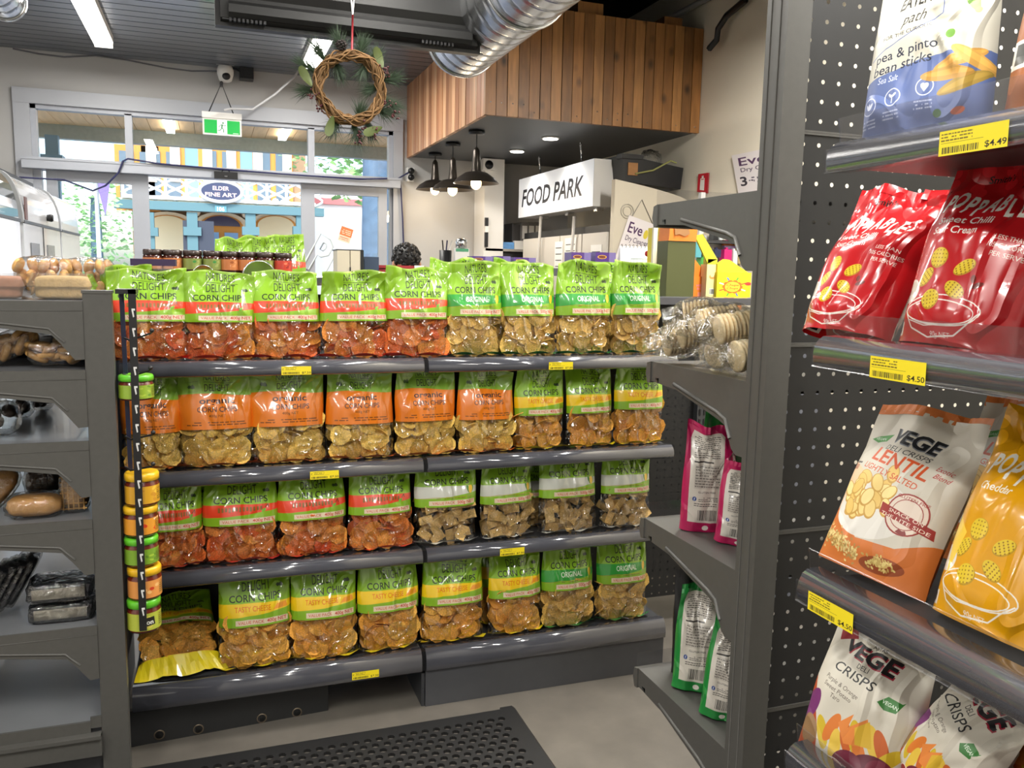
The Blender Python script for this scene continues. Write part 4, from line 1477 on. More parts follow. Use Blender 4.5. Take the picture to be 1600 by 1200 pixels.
for i, (a, b_, tp, bt, Y, mt, lab) in enumerate(((-40, 44, 430, 470, 2.55, PINKC, 'clear tray of brown cake at the frame edge on the bakery unit top'), (54, 146, 429, 470, 2.55, CAKE, 'clear tray holding a long pale loaf cake on the bakery unit top'))):
    cx, wd, h = on_left(a, b_, tp, bt, ZL[0], Y)
    t = thing('cake_tray', lab, 'cake', (cx, Y, ZL[0]), 'cake trays on the bakery unit')
    MB().ell((cx, Y, ZL[0] + h * .47), (wd * .46, .045, h * .44), .35, 20, 12).build('cake', mt, t)
    MB().prism([(cx - wd * .46, ZL[0] + .002), (cx + wd * .46, ZL[0] + .002), (cx + wd * .52, ZL[0] + h * .5), (cx - wd * .52, ZL[0] + h * .5)], 'y', Y - .055, Y + .055).build('tray', CLAM, t)
    MB().prism([(cx - wd * .54, ZL[0] + h * .5), (cx + wd * .54, ZL[0] + h * .5), (cx + wd * .54, ZL[0] + h * .56), (cx + wd * .45, ZL[0] + h), (cx - wd * .45, ZL[0] + h), (cx - wd * .54, ZL[0] + h * .56)], 'y', Y - .058, Y + .058).build('lid', CLAM, t)


def ring_cookie(m, c, r, rt, M, squash=.6):
    pts = [Vector(c) + M @ Vector((r * math.cos(a), r * squash * math.sin(a), 0)) for a in np.linspace(0, 2 * PI, 14, endpoint=False)]
    return m.tube(pts, rt, 7, closed=True)


# second shelf: ring biscuits in clear-topped trays, black trays behind
for i, (a, b_, tp, bt, Y, rot, lab) in enumerate(((-30, 62, 528, 580, 2.55, .42, 'tilted clear pack of twisted ring biscuits on the second bakery shelf'), (52, 131, 545, 580, 2.52, .0, 'flat clear pack of ring biscuits lying by the post on the second bakery shelf'))):
    cx, wd, h = on_left(a, b_, tp, bt, ZL[1], Y)
    z0 = ZL[1] + (.045 if i == 0 else .03)
    t = thing('ring_biscuit_pack', lab, 'biscuits', (cx, Y, ZL[1]), 'ring biscuit packs')
    rg = random.Random(60 + i)
    Mx = Matrix.Rotation(-rot, 3, 'Y')
    for k in range(6):
        for l in range(2):
            o_ = Mx @ Vector((-wd * .4 + wd * .8 * k / 5, rg.uniform(-.03, .01), (l - .5) * .026))
            ring_cookie(MB(), (cx + o_.x, Y + o_.y, z0 + o_.z + .012), .022, .0085, Mx @ Matrix.Rotation(rg.uniform(-.9, .9), 3, 'X') @ Matrix.Rotation(rg.uniform(-.8, .8), 3, 'Y')).build('ring_biscuit', COOK, t)
    m = MB()
    m.ell((0, 0, 0), (wd * .56, .06, .036), .5, 24, 12, Mx, .04, rg)
    m.v = [(q[0] + cx, q[1] + Y, q[2] + z0 + .012) for q in m.v]
    m.build('wrapper', CELLO, t)
for i, (a, b_, tp, bt, Y, lab) in enumerate(((-20, 70, 540, 575, 2.80, 'dark glossy pack behind the tilted ring biscuits'), (60, 110, 515, 560, 2.75, 'dark glossy pack stood behind the flat ring biscuits'), (95, 150, 535, 570, 2.72, 'black tray with white film top next to the post'))):
    cx, wd, h = on_left(a, b_, tp, bt, ZL[1], Y)
    t = thing('dark_pack', lab, 'food pack', (cx, Y, ZL[1]))
    MB().ell((cx, Y, ZL[1] + .035), (wd * .48, .06, .034), .4, 18, 10).build('tray', DKTRAY, t)
    wrap((cx, Y, ZL[1] + .045), (wd * .52, .065, .044), 70 + i, parent=t, p=.5)
    MB().obox((cx, Y - .02, ZL[1] + .092), (wd * .6, .05, .002), .2).build('film_label', WHITE, t)
# third shelf: wrapped dark cakes
for i, (a, b_, tp, bt, Y, lab) in enumerate(((-35, 32, 612, 672, 2.56, 'clear twist-tied bag of dark crackling on the third bakery shelf'), (20, 52, 612, 640, 2.85, 'dark wrapped loaf towards the back of the third bakery shelf'), (52, 84, 618, 640, 2.98, 'small dark wrapped loaf deepest on the third bakery shelf'))):
    cx, wd, h = on_left(a, b_, tp, bt, ZL[2], Y)
    h = max(h, .07)
    t = thing('wrapped_cake', lab, 'food pack', (cx, Y, ZL[2]))
    rg = random.Random(80 + i)
    for k in range(7):
        MB().ell((cx + rg.uniform(-.3, .3) * wd, Y + rg.uniform(-.03, .03), ZL[2] + .018 + rg.random() * h * .45), (wd * .2, .03, .016), .8, 10, 6, Matrix.Rotation(rg.uniform(-.5, .5), 3, 'Y')).build('piece', DKFOOD, t)
    wrap((cx, Y, ZL[2] + h * .45), (wd * .52, .055, h * .45), 84 + i, parent=t, p=.7)
    MB().lathe([(.008, -.02), (.014, 0), (.006, .012), (.022, .04)], (cx + wd * .15, Y - .01, ZL[2] + h * .88), 10).build('twisted_neck', CELLO, t)
# fourth shelf: bread in clear film
for i, (a, b_, tp, bt, Y, rz, mt, lab) in enumerate(((-40, 40, 740, 812, 2.56, .9, BREAD, 'clear-wrapped pale bread leaning up on the fourth bakery shelf'), (8, 106, 788, 826, 2.50, .1, BREAD, 'long clear-wrapped loaf lying in front on the fourth bakery shelf'), (96, 145, 752, 822, 2.53, .0, WAFF, 'waffle-patterned wrapped crispbread standing by the post'), (40, 100, 740, 790, 2.72, .1, DKFOOD, 'dark wrapped loaf behind the long loaf'))):
    cx, wd, h = on_left(a, b_, tp, bt, ZL[3], Y)
    t = thing('wrapped_bread', lab, 'bread', (cx, Y, ZL[3]), 'wrapped breads on the fourth bakery shelf')
    M3 = Matrix.Rotation(-rz, 3, 'Y') if i == 0 else Matrix.Identity(3)
    rr = (wd * .52, .032, .030) if i == 0 else (wd * .46, .042, h * .44)
    zc = ZL[3] + (h * .52 if i == 0 else h * .47)
    MB().ell((cx, Y, zc), rr, .75, 18, 12, M3, .03, random.Random(90 + i)).build('loaf', mt, t)
    m = MB()
    m.ell((cx, Y, zc), (rr[0] * 1.1, rr[1] * 1.25, rr[2] * 1.2), .7, 26, 14, M3, .05, random.Random(95 + i))
    m.build('wrapper', CELLO, t)
    if i == 2:
        G = MB()
        for k in range(7):
            G.tube([(cx - rr[0] * .9, Y - rr[1] * .93, zc - rr[2] * .8 + k * rr[2] * .27), (cx + rr[0] * .9, Y - rr[1] * .93, zc - rr[2] * .8 + k * rr[2] * .27)], .0022, 5)
        for k in range(5):
            G.tube([(cx - rr[0] * .7 + k * rr[0] * .35, Y - rr[1] * .95, zc - rr[2] * .85), (cx - rr[0] * .7 + k * rr[0] * .35, Y - rr[1] * .95, zc + rr[2] * .85)], .0022, 5)
        G.build('waffle_ridge', COOK, t)
# fifth shelf: black trays and packs
z5 = ZL[4]
for i, (a, b_, zz, lab) in enumerate(((46, 148, z5 + .058, 'upper of two clear-wrapped black trays by the post on the lowest stocked shelf'), (48, 150, z5, 'lower of two clear-wrapped black trays by the post on the lowest stocked shelf'))):
    cx, wd, h = on_left(a, b_, 0, 950, zz, 2.52)
    t = thing('black_tray', lab, 'food pack', (cx, 2.52, zz), 'clear-wrapped black trays')
    MB().prism([(cx - wd * .42, zz + .003), (cx + wd * .42, zz + .003), (cx + wd * .48, zz + .045), (cx - wd * .48, zz + .045)], 'y', 2.47, 2.58).build('tray', DKTRAY, t)
    MB().box((cx - wd * .4, 2.468, zz + .012), (cx + wd * .4, 2.47, zz + .04)).build('film_label', pm('silver_label', (190, 184, 168), .3), t)
    wrap((cx, 2.522, zz + .028), (wd * .5, .062, .028), 110 + i, clear_mat('loose_cellophane', (.97, .97, .96), .4, .12, .8, 26.), 'wrapper', t, .35)
for i in range(5):
    cx, wd, h = on_left(-42 + i * 16, -10 + i * 16, 0, 985, z5, 2.50 + i * .03)
    t = thing('black_pack', f'{ORD[i + 1]} from the frame edge of five slim black packs leaning on the lowest stocked shelf', 'food pack', (cx, 2.5, z5), 'slim black packs')
    M3 = Matrix.Rotation(.5, 3, 'Y')
    m = MB().ell((cx, 2.53 + i * .025, z5 + .085), (.018, .05, .075), .4, 16, 10, M3)
    m.build('sleeve', DKTRAY, t)
    MB().ell((cx, 2.528 + i * .025, z5 + .085), (.021, .055, .08), .4, 22, 12, M3, .04, random.Random(i)).build('wrapper', CELLO, t)

# ------------------------------------------------------------------ hanging strip of dip jars on the post
SX = -.2075
t = thing('clip_strip', 'tall black merchandising strip of wire hooks hung beside the grey post', 'display strip', (SX, 2.40, .5))
ps = lambda px, py: AY(px, py, 2.40)
a, c_ = ps(206, 452), ps(224, 985)
tilt = (c_[0] - a[0]) / (c_[2] - a[2])
m = MB().prism([(a[0] - .0095, a[2]), (a[0] + .0095, a[2]), (c_[0] + .0095, c_[2]), (c_[0] - .0095, c_[2])], 'y', 2.396, 2.400)
m.build('front_strip', BLACK, t)
MB().prism([(a[0] - .038, a[2]), (a[0] - .026, a[2]), (a[0] - .018, .62), (a[0] - .028, .62)], 'y', 2.47, 2.475).build('back_strip', pm('blue_black_plastic', (24, 30, 62), .4), t)
MB().box((a[0] - .04, 2.396, a[2] - .012), (a[0] + .0095, 2.475, a[2])).build('top_bridge', BLACK, t)
W_ = pm('clip_print_white', (214, 214, 212), .5)
k = 0
zz = a[2] - .055
while zz > c_[2] + .02:
    xx = a[0] + tilt * (zz - a[2])
    MB().box((xx - .002, 2.3945, zz), (xx + .006, 2.396, zz + .005)).prism([(xx - .002, zz), (xx + .002, zz), (xx + .004, zz - .016), (xx + .001, zz - .018)], 'y', 2.3945, 2.396).build('clip', W_, t)
    zz -= .051
for (px_, py_) in ((238, 517), (236, 575), (240, 675), (240, 724)):
    e_ = ps(px_, py_)
    b_ = ps(px_ - 60, py_ + 14)
    MB().tube([(b_[0] + .02, 2.46, b_[2]), (b_[0] + .035, 2.43, b_[2] - .004), (e_[0] - .004, 2.39, e_[2] - .006), (e_[0], 2.385, e_[2])], .0028, 6).ell((e_[0], 2.384, e_[2] + .002), (.006, .006, .006), nu=8, nv=6).build('wire_hook', BLACK, t)
pts = [AY(*q, 2.43) for q in ((173, 500), (176, 560), (181, 700), (184, 820), (183, 900))]
MB().tube(pts, .0035, 6).build('blue_tie', pm('blue_twine', (38, 48, 128), .6), t)
LIDG = pm('green_jar_lid', (96, 190, 40), .3, coat=.4)
LIDY = pm('yellow_jar_lid', (232, 182, 30), .3, coat=.4)
SALSA = pm('salsa_red', (96, 28, 14), .25, var=.3, scale=60, coat=.8)


def jar_print(nm, base, blob, seed, txt=None):
    cv = Canvas(512, 128, base)
    rg = np.random.default_rng(seed)
    cv.rng = rg
    for k in range(26):
        cv.ell(rg.random(), rg.uniform(.15, .9), rg.uniform(.01, .035), rg.uniform(.01, .03), blob[k % len(blob)], rg.uniform(0, 3))
    for o_ in (.0, .5):
        cv.rect(.03 + o_, .10, .16 + o_, .90, tuple(int(q * .92) for q in base))
        cv.greek(.04 + o_, .16, .15 + o_, .86, 6, (70, 60, 30))
        if seed % 2:
            cv.barcode(.18 + o_, .1, .27 + o_, .85)
        if txt:
            cv.poly([(.28 + o_, .18), (.49 + o_, .30), (.48 + o_, .78), (.29 + o_, .70)], (30, 28, 20))
            cv.text(txt, .385 + o_, .36, .26, (250, 250, 240), .8, .02, rot=.0, wmax=.17)
    return print_mat(nm, cv, .35, coat=.5)


JP = [jar_print('jar_print_green', (140, 170, 50), [(96, 140, 40), (170, 190, 70)], 1), jar_print('jar_print_mustard', (214, 160, 40), [(230, 190, 60), (200, 140, 30)], 4),
      jar_print('jar_print_orange', (224, 150, 44), [(220, 70, 30), (240, 220, 200), (230, 120, 30)], 6), jar_print('jar_print_green2', (120, 160, 44), [(160, 190, 60), (90, 130, 40)], 3),
      jar_print('jar_print_apricot', (222, 148, 74), [(200, 60, 30), (240, 190, 120)], 8), jar_print('jar_print_lime', (176, 186, 64), [(210, 200, 90)], 10, 'Onion')]
LJ = pm('jar_glass_tint', (110, 40, 22), .12, coat=.9)


def label_wrap(m, c, r, z0, z1, n=28):
    v, uv = [], []
    for i in range(n + 1):
        t_ = 2 * PI * i / n
        for z in (z0, z1):
            v.append((c[0] + r * math.sin(t_), c[1] - r * math.cos(t_), c[2] + z))
            uv.append((i / n + .37, 0 if z == z0 else 1))
    return m.add(v, [(2 * i, 2 * i + 2, 2 * i + 3, 2 * i + 1) for i in range(n)], True, uv)


for i, (px_, py0, py1, lid, jp, lab) in enumerate(((212, 585, 626, LIDG, 0, 'green-lidded salsa jar topmost on the strip, with a barcode'), (221, 736, 789, LIDY, 1, 'yellow-lidded jar with plain mustard label, below the long gap of the strip'), (219, 788, 836, LIDY, 2, 'yellow-lidded jar with red and orange picture label, third down the strip'),
                                               (220, 836, 882, LIDG, 3, 'green-lidded jar with barcode label, fourth down the strip'), (225, 882, 934, LIDY, 4, 'yellow-lidded jar with apricot picture label, fifth down the strip'), (224, 932, 984, LIDG, 5, 'green-lidded jar at the bottom of the strip, lettered label'))):
    a, c_ = AY(px_, py0, 2.45), AY(px_, py1, 2.45)
    hh = (a[2] - c_[2]) * .97
    rj = .0445
    c0 = (a[0], 2.452, c_[2] + .003)
    t = thing('dip_jar', lab, 'jar', c0, 'dip jars on the hanging strip')
    MB().lathe([(.028, 0), (rj - .004, .002), (rj - .001, .008), (rj - .001, hh * .66), (rj - .006, hh * .74), (rj - .006, hh * .78)], c0, 28).build('glass_body', SALSA, t)
    label_wrap(MB(), c0, rj, hh * .10, hh * .62).build('paper_label', JP[jp], t)
    MB().lathe([(rj - .002, hh * .76), (rj, hh * .77), (rj, hh * .93), (rj - .003, hh * .985), (rj - .008, hh * .995), (rj - .012, hh * .985)], c0, 32).build('lid', lid, t)

# ------------------------------------------------------------------ right shelving unit: post, pegboard, shelves on its far side
t = thing('shelving_unit', 'grey metal shelving unit with tall post and black pegboard beside the snack bags', 'shelving', (.99, 1.33, 0))
MB().box((.967, 1.30, 0), (1.019, 1.36, 2.35)).build('post', GREY, t)
for y_ in (1.318, 1.345):
    MB().tube([(.9665, y_, .0), (.9665, y_, 2.35)], .0012, 5).build('pressed_rib', GREY, t)
for z0, z1 in ((1.770, 2.30), (1.376, 1.762), (1.006, 1.368), (.634, .998), (.26, .626)):
    p = peg_panel(1.019, 2.05, z0, z1, 1.325, .0345, .0042).build('peg_panel', PEG, t)
    MB().box((1.019, 1.322, z1), (2.05, 1.332, z1 + .004)).box((1.019, 1.322, z1 + .0045), (2.05, 1.327, z1 + .008)).build('seam_rail', GREY, p)
ZR = [1.660, 1.298, .918, .536]
for i, z in enumerate(ZR):
    s = MB().box((.969, 1.362, z - .028), (2.05, 1.735, z)).build('shelf', GREY, t)
    pr = [(1.735, z - .028), (1.735, z - .046), (1.62, z - .052), (1.45, z - .090), (1.425, z - .098), (1.40, z - .14), (1.385, z - .15), (1.362, z - .15), (1.362, z - .028)]
    MB().prism(pr, 'x', .969, .975).build('bracket', GREY, s)
    MB().tube([(.9685, 1.63, z - .040), (.9685, 1.455, z - .075), (.9685, 1.425, z - .085), (.9685, 1.405, z - .12)], .0045, 6).build('pressed_rib', GREY, s)
    MB().prism([(1.735, z), (1.752, z - .004), (1.757, z - .030), (1.748, z - .052), (1.735, z - .050)], 'x', .966, 2.05).build('front_lip', GREY, s)
    MB().box((.9675, 1.70, z - .041), (.9695, 1.712, z - .036)).box((.9675, 1.70, z - .046), (.9695, 1.703, z - .036)).build('hook_slot', BLACK, s)
    MB().box((.969, 1.742, z - .004), (2.05, 1.7445, z + .036)).build('clear_riser', STRIP, s)

# packs of round rice cakes on its second shelf
RICE = pm('rice_cake', (236, 214, 168), .7, var=.10, scale=90, bump=.2, bscale=160, rnd=.05)
zR = ZR[1]
LOOSE = clear_mat('crackly_film', (.98, .98, .97), .22, .06, 1., 46.)
for i, (px_, py_, Y, up_, ax, n_, lab) in enumerate(((1064, 532, 1.68, .0, 1.75, 9, 'clear pack of round rice cakes lowest at the free end of the second shelf'), (1092, 520, 1.60, .03, 1.85, 10, 'clear pack of round rice cakes showing a ridged stack of discs by the shelf edge'), (1118, 550, 1.50, .0, 1.35, 6, 'small clear pack of rice cakes lying in front by the shelf edge'),
                                                  (1144, 555, 1.42, .0, 1.6, 6, 'clear pack of rice cakes half hidden by the grey post at the shelf edge'), (1088, 492, 1.66, .0, 2.1, 7, 'clear slack pack of rice cakes topmost of the heap'), (1122, 502, 1.55, .0, 1.9, 10, 'clear pack of rice cakes with upright ridged discs, second topmost of the heap'), (1148, 512, 1.46, .0, 1.8, 9, 'clear pack of rice cakes at the top of the heap against the grey post'))):
    c0 = AY(px_, py_, Y)
    c0[0] = max(c0[0], 1.005)
    c0[2] = max(c0[2], zR + .037)
    t = thing('rice_cake_pack', lab, 'rice cakes', c0, 'rice cake packs on the second shelf')
    rg = random.Random(130 + i)
    M3 = Matrix.Rotation(-ax + PI / 2, 3, 'Z') @ Matrix.Rotation(PI / 2 - .15, 3, 'Y')
    for k in range(n_):
        p = Vector(c0) + M3 @ Vector((rg.uniform(-.002, .002), rg.uniform(-.002, .002), (k - (n_ - 1) / 2) * .0085))
        m = MB()
        prof = [(.002, -.0034), (.028, -.0036), (.0318, -.002), (.0325, 0), (.0318, .002), (.028, .0036), (.002, .0034)]
        v, f, nn = [], [], 18
        for r_, z in prof:
            for q in range(nn):
                v.append(p + M3 @ Vector((r_ * math.cos(2 * PI * q / nn), r_ * math.sin(2 * PI * q / nn), z)))
        for a in range(len(prof) - 1):
            for q in range(nn):
                f.append((a * nn + q, a * nn + (q + 1) % nn, (a + 1) * nn + (q + 1) % nn, (a + 1) * nn + q))
        m.add(v, f, True).build('rice_cake', RICE, t)
    m = MB()
    m.ell((0, 0, 0), (.040, .040, n_ * .0052 + .016), .75, 26, 16, M3, .07, rg)
    m.v = [(q[0] + c0[0], q[1] + c0[1], q[2] + c0[2]) for q in m.v]
    m.build('wrapper', LOOSE, t)
    # slack twisted end of the film
    e_ = Vector(c0) + M3 @ Vector((0, 0, -(n_ * .0052 + .012)))
    o_ = M3 @ Vector((0, 0, -1))
    m = MB()
    vs, fs = [], []
    for k in range(9):
        a_ = 2 * PI * k / 9
        d1 = M3 @ Vector((math.cos(a_), math.sin(a_), 0))
        vs.append(e_ + d1 * .028)
        vs.append(e_ + d1 * (.012 + .012 * (k % 2)) + o_ * .028)
    for k in range(9):
        l = (k + 1) % 9
        fs.append((2 * k, 2 * l, 2 * l + 1, 2 * k + 1))
    m.add(vs, fs, False).build('film_end', LOOSE, t)


# ------------------------------------------------------------------ printed snack bags
def bag_thing(B, mat_, label, loc, yaw, lean, roll=0., grp=None, nm='snack_bag', seals=True, smat=None):
    t = thing(nm, label, 'snack bag', loc, grp)
    t.rotation_mode = 'QUATERNION'
    t.rotation_quaternion = (Matrix.Rotation(yaw, 3, 'Z') @ Matrix.Rotation(-lean, 3, 'X') @ Matrix.Rotation(roll, 3, 'Y')).to_quaternion()
    B.film(38, 52).build('pouch', mat_, t, local=True)
    if seals:
        us = np.linspace(-1, 1, 25)
        a = B.at(us, 0 * us + 1., -1)
        m = MB()
        v = [(q[0], q[1] - .0005, q[2] - .006) for q in a] + [(q[0] * 1.0, q[1] + .001 * (k % 2), q[2] + .010) for k, q in enumerate(a)]
        m.add(v, [(i, i + 1, 26 + i, 25 + i) for i in range(24)], False).build('top_seal', smat or mat_, t, local=True)
    return t


def icon(cv, x, y, r, col, bg, kind):
    cv.ring(x, y, r, r * .12, col, bg)
    if kind == 0:
        for a in (-.5, 0, .5):
            cv.ell(x + a * r * .5, y, r * .14, r * .42, col, -a)
    elif kind == 1:
        cv.line([(x, y - r * .45), (x, y + r * .2)], r * .12, col)
        cv.ell(x - r * .25, y + r * .15, r * .13, r * .3, col, .7)
        cv.ell(x + r * .25, y + r * .15, r * .13, r * .3, col, -.7)
    elif kind == 2:
        cv.ell(x - r * .2, y + r * .12, r * .25, r * .25, col)
        cv.ell(x + r * .2, y + r * .12, r * .25, r * .25, col)
        cv.poly([(x - r * .44, y + r * .02), (x + r * .44, y + r * .02), (x, y - r * .40)], col)
    else:
        cv.text('100', x, y - r * .22, r * .34, col, 1., .02, wmax=r * 1.3)


WH = (240, 236, 228)
# pea & pinto bean sticks
cv = Canvas(700, 1000, (196, 192, 178))
BL_ = (92, 108, 156)
cv.poly([(0, 0), (1, 0), (1, .32)] + [(x, .36 + .05 * math.sin(x * 3 - 1)) for x in np.linspace(1, 0, 14)], BL_)
cv.line([(.62, .95), (.62, .62), (.05, .44)], .008, BL_)
for st, yy, hh, wx in (('OFF', .83, .055, .7), ('THE', .86, .0, .7), ('EATEN', .71, .085, .55)):
    if hh:
        cv.text(st, .36, yy, hh, (34, 32, 30), wx, .02, rot=.06, shear=.08)
cv.text('path', .38, .605, .07, (34, 32, 30), .8, .0, rot=.06, shear=.35)
cv.text('FOR THE CURIOUS', .34, .545, .022, (34, 32, 30), .9, .004, rot=.10, wmax=.40)
cv.text('pea & pinto', .36, .425, .052, (34, 40, 60), .9, .006, rot=.10, wmax=.50)
cv.text('bean sticks', .34, .355, .052, (34, 40, 60), .9, .006, rot=.10, shear=.15, wmax=.48)
cv.text('Sea Salt', .24, .295, .034, (210, 216, 236), .8, .0, shear=.2, rot=.04)
for i, (x, y) in enumerate(((.09, .185), (.30, .205), (.55, .235))):
    icon(cv, x, y, .068, (210, 216, 236), BL_, (0, 1, 2)[i])
    cv.greek(x - .07, y - .12, x + .07, y - .065, 3, (190, 198, 226))
cv.ell(.77, .76, .055, .24, (96, 140, 44), .45)
cv.ell(.77, .765, .030, .19, (46, 88, 40), .45)
for k in range(6):
    cv.ell(.70 + .035 * k, .855 - .048 * k, .026, .026, (120, 164, 60))
cv.ell(.80, .97, .045, .045, (110, 156, 50))
cv.ell(.88, .93, .05, .028, (70, 124, 40), .5)
cv.ell(.92, .92, .05, .028, (70, 124, 40), 1.6)
cv.ell(.70, .50, .035, .035, (92, 140, 40))
cv.ell(.98, .80, .04, .028, (150, 112, 84), .4)
for (x, y, a, c_) in ((.78, .36, 1.9, (196, 146, 70)), (.88, .36, 1.0, (206, 158, 80)), (.82, .24, 2.0, (156, 128, 56)), (.70, .29, 1.6, (180, 136, 64))):
    cv.ell(x, y, .05, .19, c_, a)
    cv.ell(x + .012, y + .006, .022, .17, tuple(int(q * 1.12) for q in c_), a)
cv.ell(.80, .10, .05, .025, (190, 90, 50), .3)
cv.ell(.66, .09, .03, .03, (50, 84, 40))
EATM = print_mat('blue_bag_print', cv, .42, wrinkle=.35, wscale=9)
bag_thing(Bag(.150, .235, .07, 201, 1.1, nc=(10, 8)), EATM, 'cream and blue bag of pea and pinto bean sticks on the topmost shelf', (.845, .850, 1.672), -1.12, .16, -.02)

# brown rice crisps
cv = Canvas(700, 1000, (226, 220, 206))
BR_ = (156, 90, 44)
cv.poly([(0, 0), (1, 0), (1, .72)] + [(x, .60 + .13 * x ** 2 + .02 * math.sin(x * 6)) for x in np.linspace(1, 0, 14)], BR_)
cv.line([(.1, 1), (.1, .93), (.95, 1.0)], .012, (186, 64, 60))
cv.greek(.3, .93, .7, .96, 1, (60, 50, 40))
cv.text('brown rice crisps', .08, .80, .045, BR_, .85, .008, rot=.10, al='L', wmax=.85)
cv.text('with pumpkin', .06, .715, .045, BR_, .85, .008, rot=.10, al='L', wmax=.66)
cv.text('Caramelised Onion & Balsamic', .05, .585, .032, (238, 214, 184), .8, .008, shear=.2, rot=.10, al='L', wmax=.92)
for i, (x, y) in enumerate(((.20, .49), (.46, .53), (.76, .57))):
    icon(cv, x, y, .085, WH, BR_, (0, 3, 1)[i])
    cv.greek(x - .1, y - .13, x + .1, y - .085, 3, (226, 200, 176))
cv.rect(.02, .22, .20, .36, (226, 222, 210))
cv.rect(.05, .24, .12, .34, (70, 70, 66))
cv.text('70g NET', .25, .06, .03, WH, .9, .004, al='L')
RICM = print_mat('brown_bag_print', cv, .45, wrinkle=.3, wscale=8)
bag_thing(Bag(.165, .235, .07, 202, .9), RICM, 'cream and brown bag of pumpkin rice crisps at the frame edge of the topmost shelf', (.87, .655, 1.672), -1.2, .18, .03)


def pop_canvas(bg, flav, dark):
    cv = Canvas(720, 1000, bg)
    for k in range(14):
        cv.ell(cv.rng.random(), cv.rng.uniform(.75, .99), .05, .05, tuple(min(255, int(q * 1.12 + 10)) for q in bg))
    cv.text('Smith\'s', .42, .90, .04, (40, 30, 28), .9, .012, shear=.25, rot=.12)
    x = .13
    for i, ch in enumerate('POPPABLES'):
        cv.text(ch, x, .70 + .018 * math.sin(i * 1.7) - .012 * i * .3, .105, (238, 234, 224), .60, .03, rot=-.03 + .08 * math.sin(i * 2.3))
        x += .092
    for i, st in enumerate(flav):
        cv.text(st, .15, .62 - i * .058, .040, (240, 236, 228), 1., .012, al='L', wmax=min(.5, .038 * len(st)))
    for i, st in enumerate(('LESS THAN', '105 CALORIES', 'PER SERVE')):
        cv.text(st, .78, .53 - i * .042, .024, (238, 226, 214), .9, .006, rot=-.12, wmax=.024 * len(st))
    for (bx, by, rx_, ry_) in ((.42, .165, .33, .075), (.40, .155, .30, .06)):
        pts = [(bx + rx_ * math.cos(a), by + ry_ * math.sin(a)) for a in np.linspace(0, 2 * PI, 30)]
        cv.line(pts, .009, (240, 232, 222))
    cv.line([(.09, .155), (.18, .07), (.35, .03), (.56, .05), (.74, .16)], .011, (240, 232, 222))
    cv.line([(.14, .11), (.30, .085), (.40, .09)], .008, (240, 232, 222))
    yl = (226, 196, 50)
    for (cx, cy, rr, sq, a) in ((.30, .43, .075, 1., 0), (.53, .385, .085, .6, .5), (.22, .33, .08, .62, .9), (.50, .27, .085, .62, -.5), (.32, .215, .08, .9, .2)):
        cv.ell(cx, cy, rr, rr * sq, (186, 146, 30), a)
        cv.ell(cx - .004, cy + .004, rr * .93, rr * sq * .9, yl, a)
        for ii in range(-2, 3):
            for jj in range(-2, 3):
                if ii * ii + jj * jj < 6:
                    dx, dy = ii * rr * .36, jj * rr * sq * .36
                    cv.ell(cx + dx * math.cos(a) - dy * math.sin(a), cy + (dx * math.sin(a) + dy * math.cos(a)) * .72, rr * .07, rr * .07, (150, 110, 24))
    cv.ell(.08, .26, .10, .09, (232, 226, 214))
    cv.ell(.08, .275, .08, .05, (214, 204, 188))
    if dark:
        cv.ell(.66, .30, .05, .02, (110, 26, 16), .3)
        cv.ell(.62, .33, .02, .03, (120, 30, 18), .3)
    else:
        cv.poly([(.02, .50), (.20, .40), (.12, .18)], (244, 206, 70))
    cv.text('90g NET', .45, .035, .026, (236, 220, 210), .9, .004)
    cv.rect(.0, .03, .08, .10, (226, 224, 216))
    cv.rect(.015, .045, .055, .085, (40, 40, 40))
    return cv


POPR = print_mat('red_bag_print', pop_canvas((188, 24, 30), ('Sweet Chilli', 'Sour Cream'), True), .25, coat=.5, wrinkle=.45, wscale=8)
POPY = print_mat('yellow_bag_print', pop_canvas((222, 158, 12), ('Cheddar', ''), False), .28, coat=.45, wrinkle=.4, wscale=8)
bag_thing(Bag(.162, .240, .085, 203, 1.2), POPR, 'red bag of round potato snacks nearer the grey post, slumped back', (.905, 1.03, 1.41), -1.42, .42, .02, 'red snack bags on the upper middle shelf')
bag_thing(Bag(.160, .250, .09, 204, 1.2), POPR, 'upright red bag of round potato snacks at the frame edge, in front', (.88, .80, 1.41), -1.36, .27, .05, 'red snack bags on the upper middle shelf')
bag_thing(Bag(.160, .26, .08, 205, 1.2), POPR, 'red snack bag lying behind the other two, dark under the shelf above', (1.03, .82, 1.47), -1.3, .40, .0, 'red snack bags on the upper middle shelf')

# lentil crisps
cv = Canvas(720, 1000, (204, 198, 184))
cv.poly([(0, 0), (1, 0), (1, .30), (.75, .20), (.40, .18), (.15, .30), (0, .52)], (206, 116, 52))
cv.poly([(0, .30), (.2, .34), (.25, .55), (0, .62)], (232, 196, 160))
cv.ell(.42, .36, .36, .24, (222, 218, 210), .1)
rg = np.random.default_rng(5)
for k in range(30):
    cx, cy = .40 + rg.normal(0, .15), .42 + rg.normal(0, .07)
    a = rg.uniform(0, 3)
    cv.ell(cx, cy, .082, .055, (196, 152, 70), a)
    cv.ell(cx, cy + .004, .070, .044, [(232, 204, 128), (226, 190, 106), (240, 218, 150)][k % 3], a)
for k in range(260):
    cx = .05 + rg.random() * .42
    cv.ell(cx, .17 - cx * .18 + rg.normal(0, .025), .014, .008, [(206, 178, 108), (170, 136, 76), (226, 204, 140)][k % 3], rg.uniform(0, 3))
cv.ell(.68, .085, .19, .065, (146, 70, 34), .15)
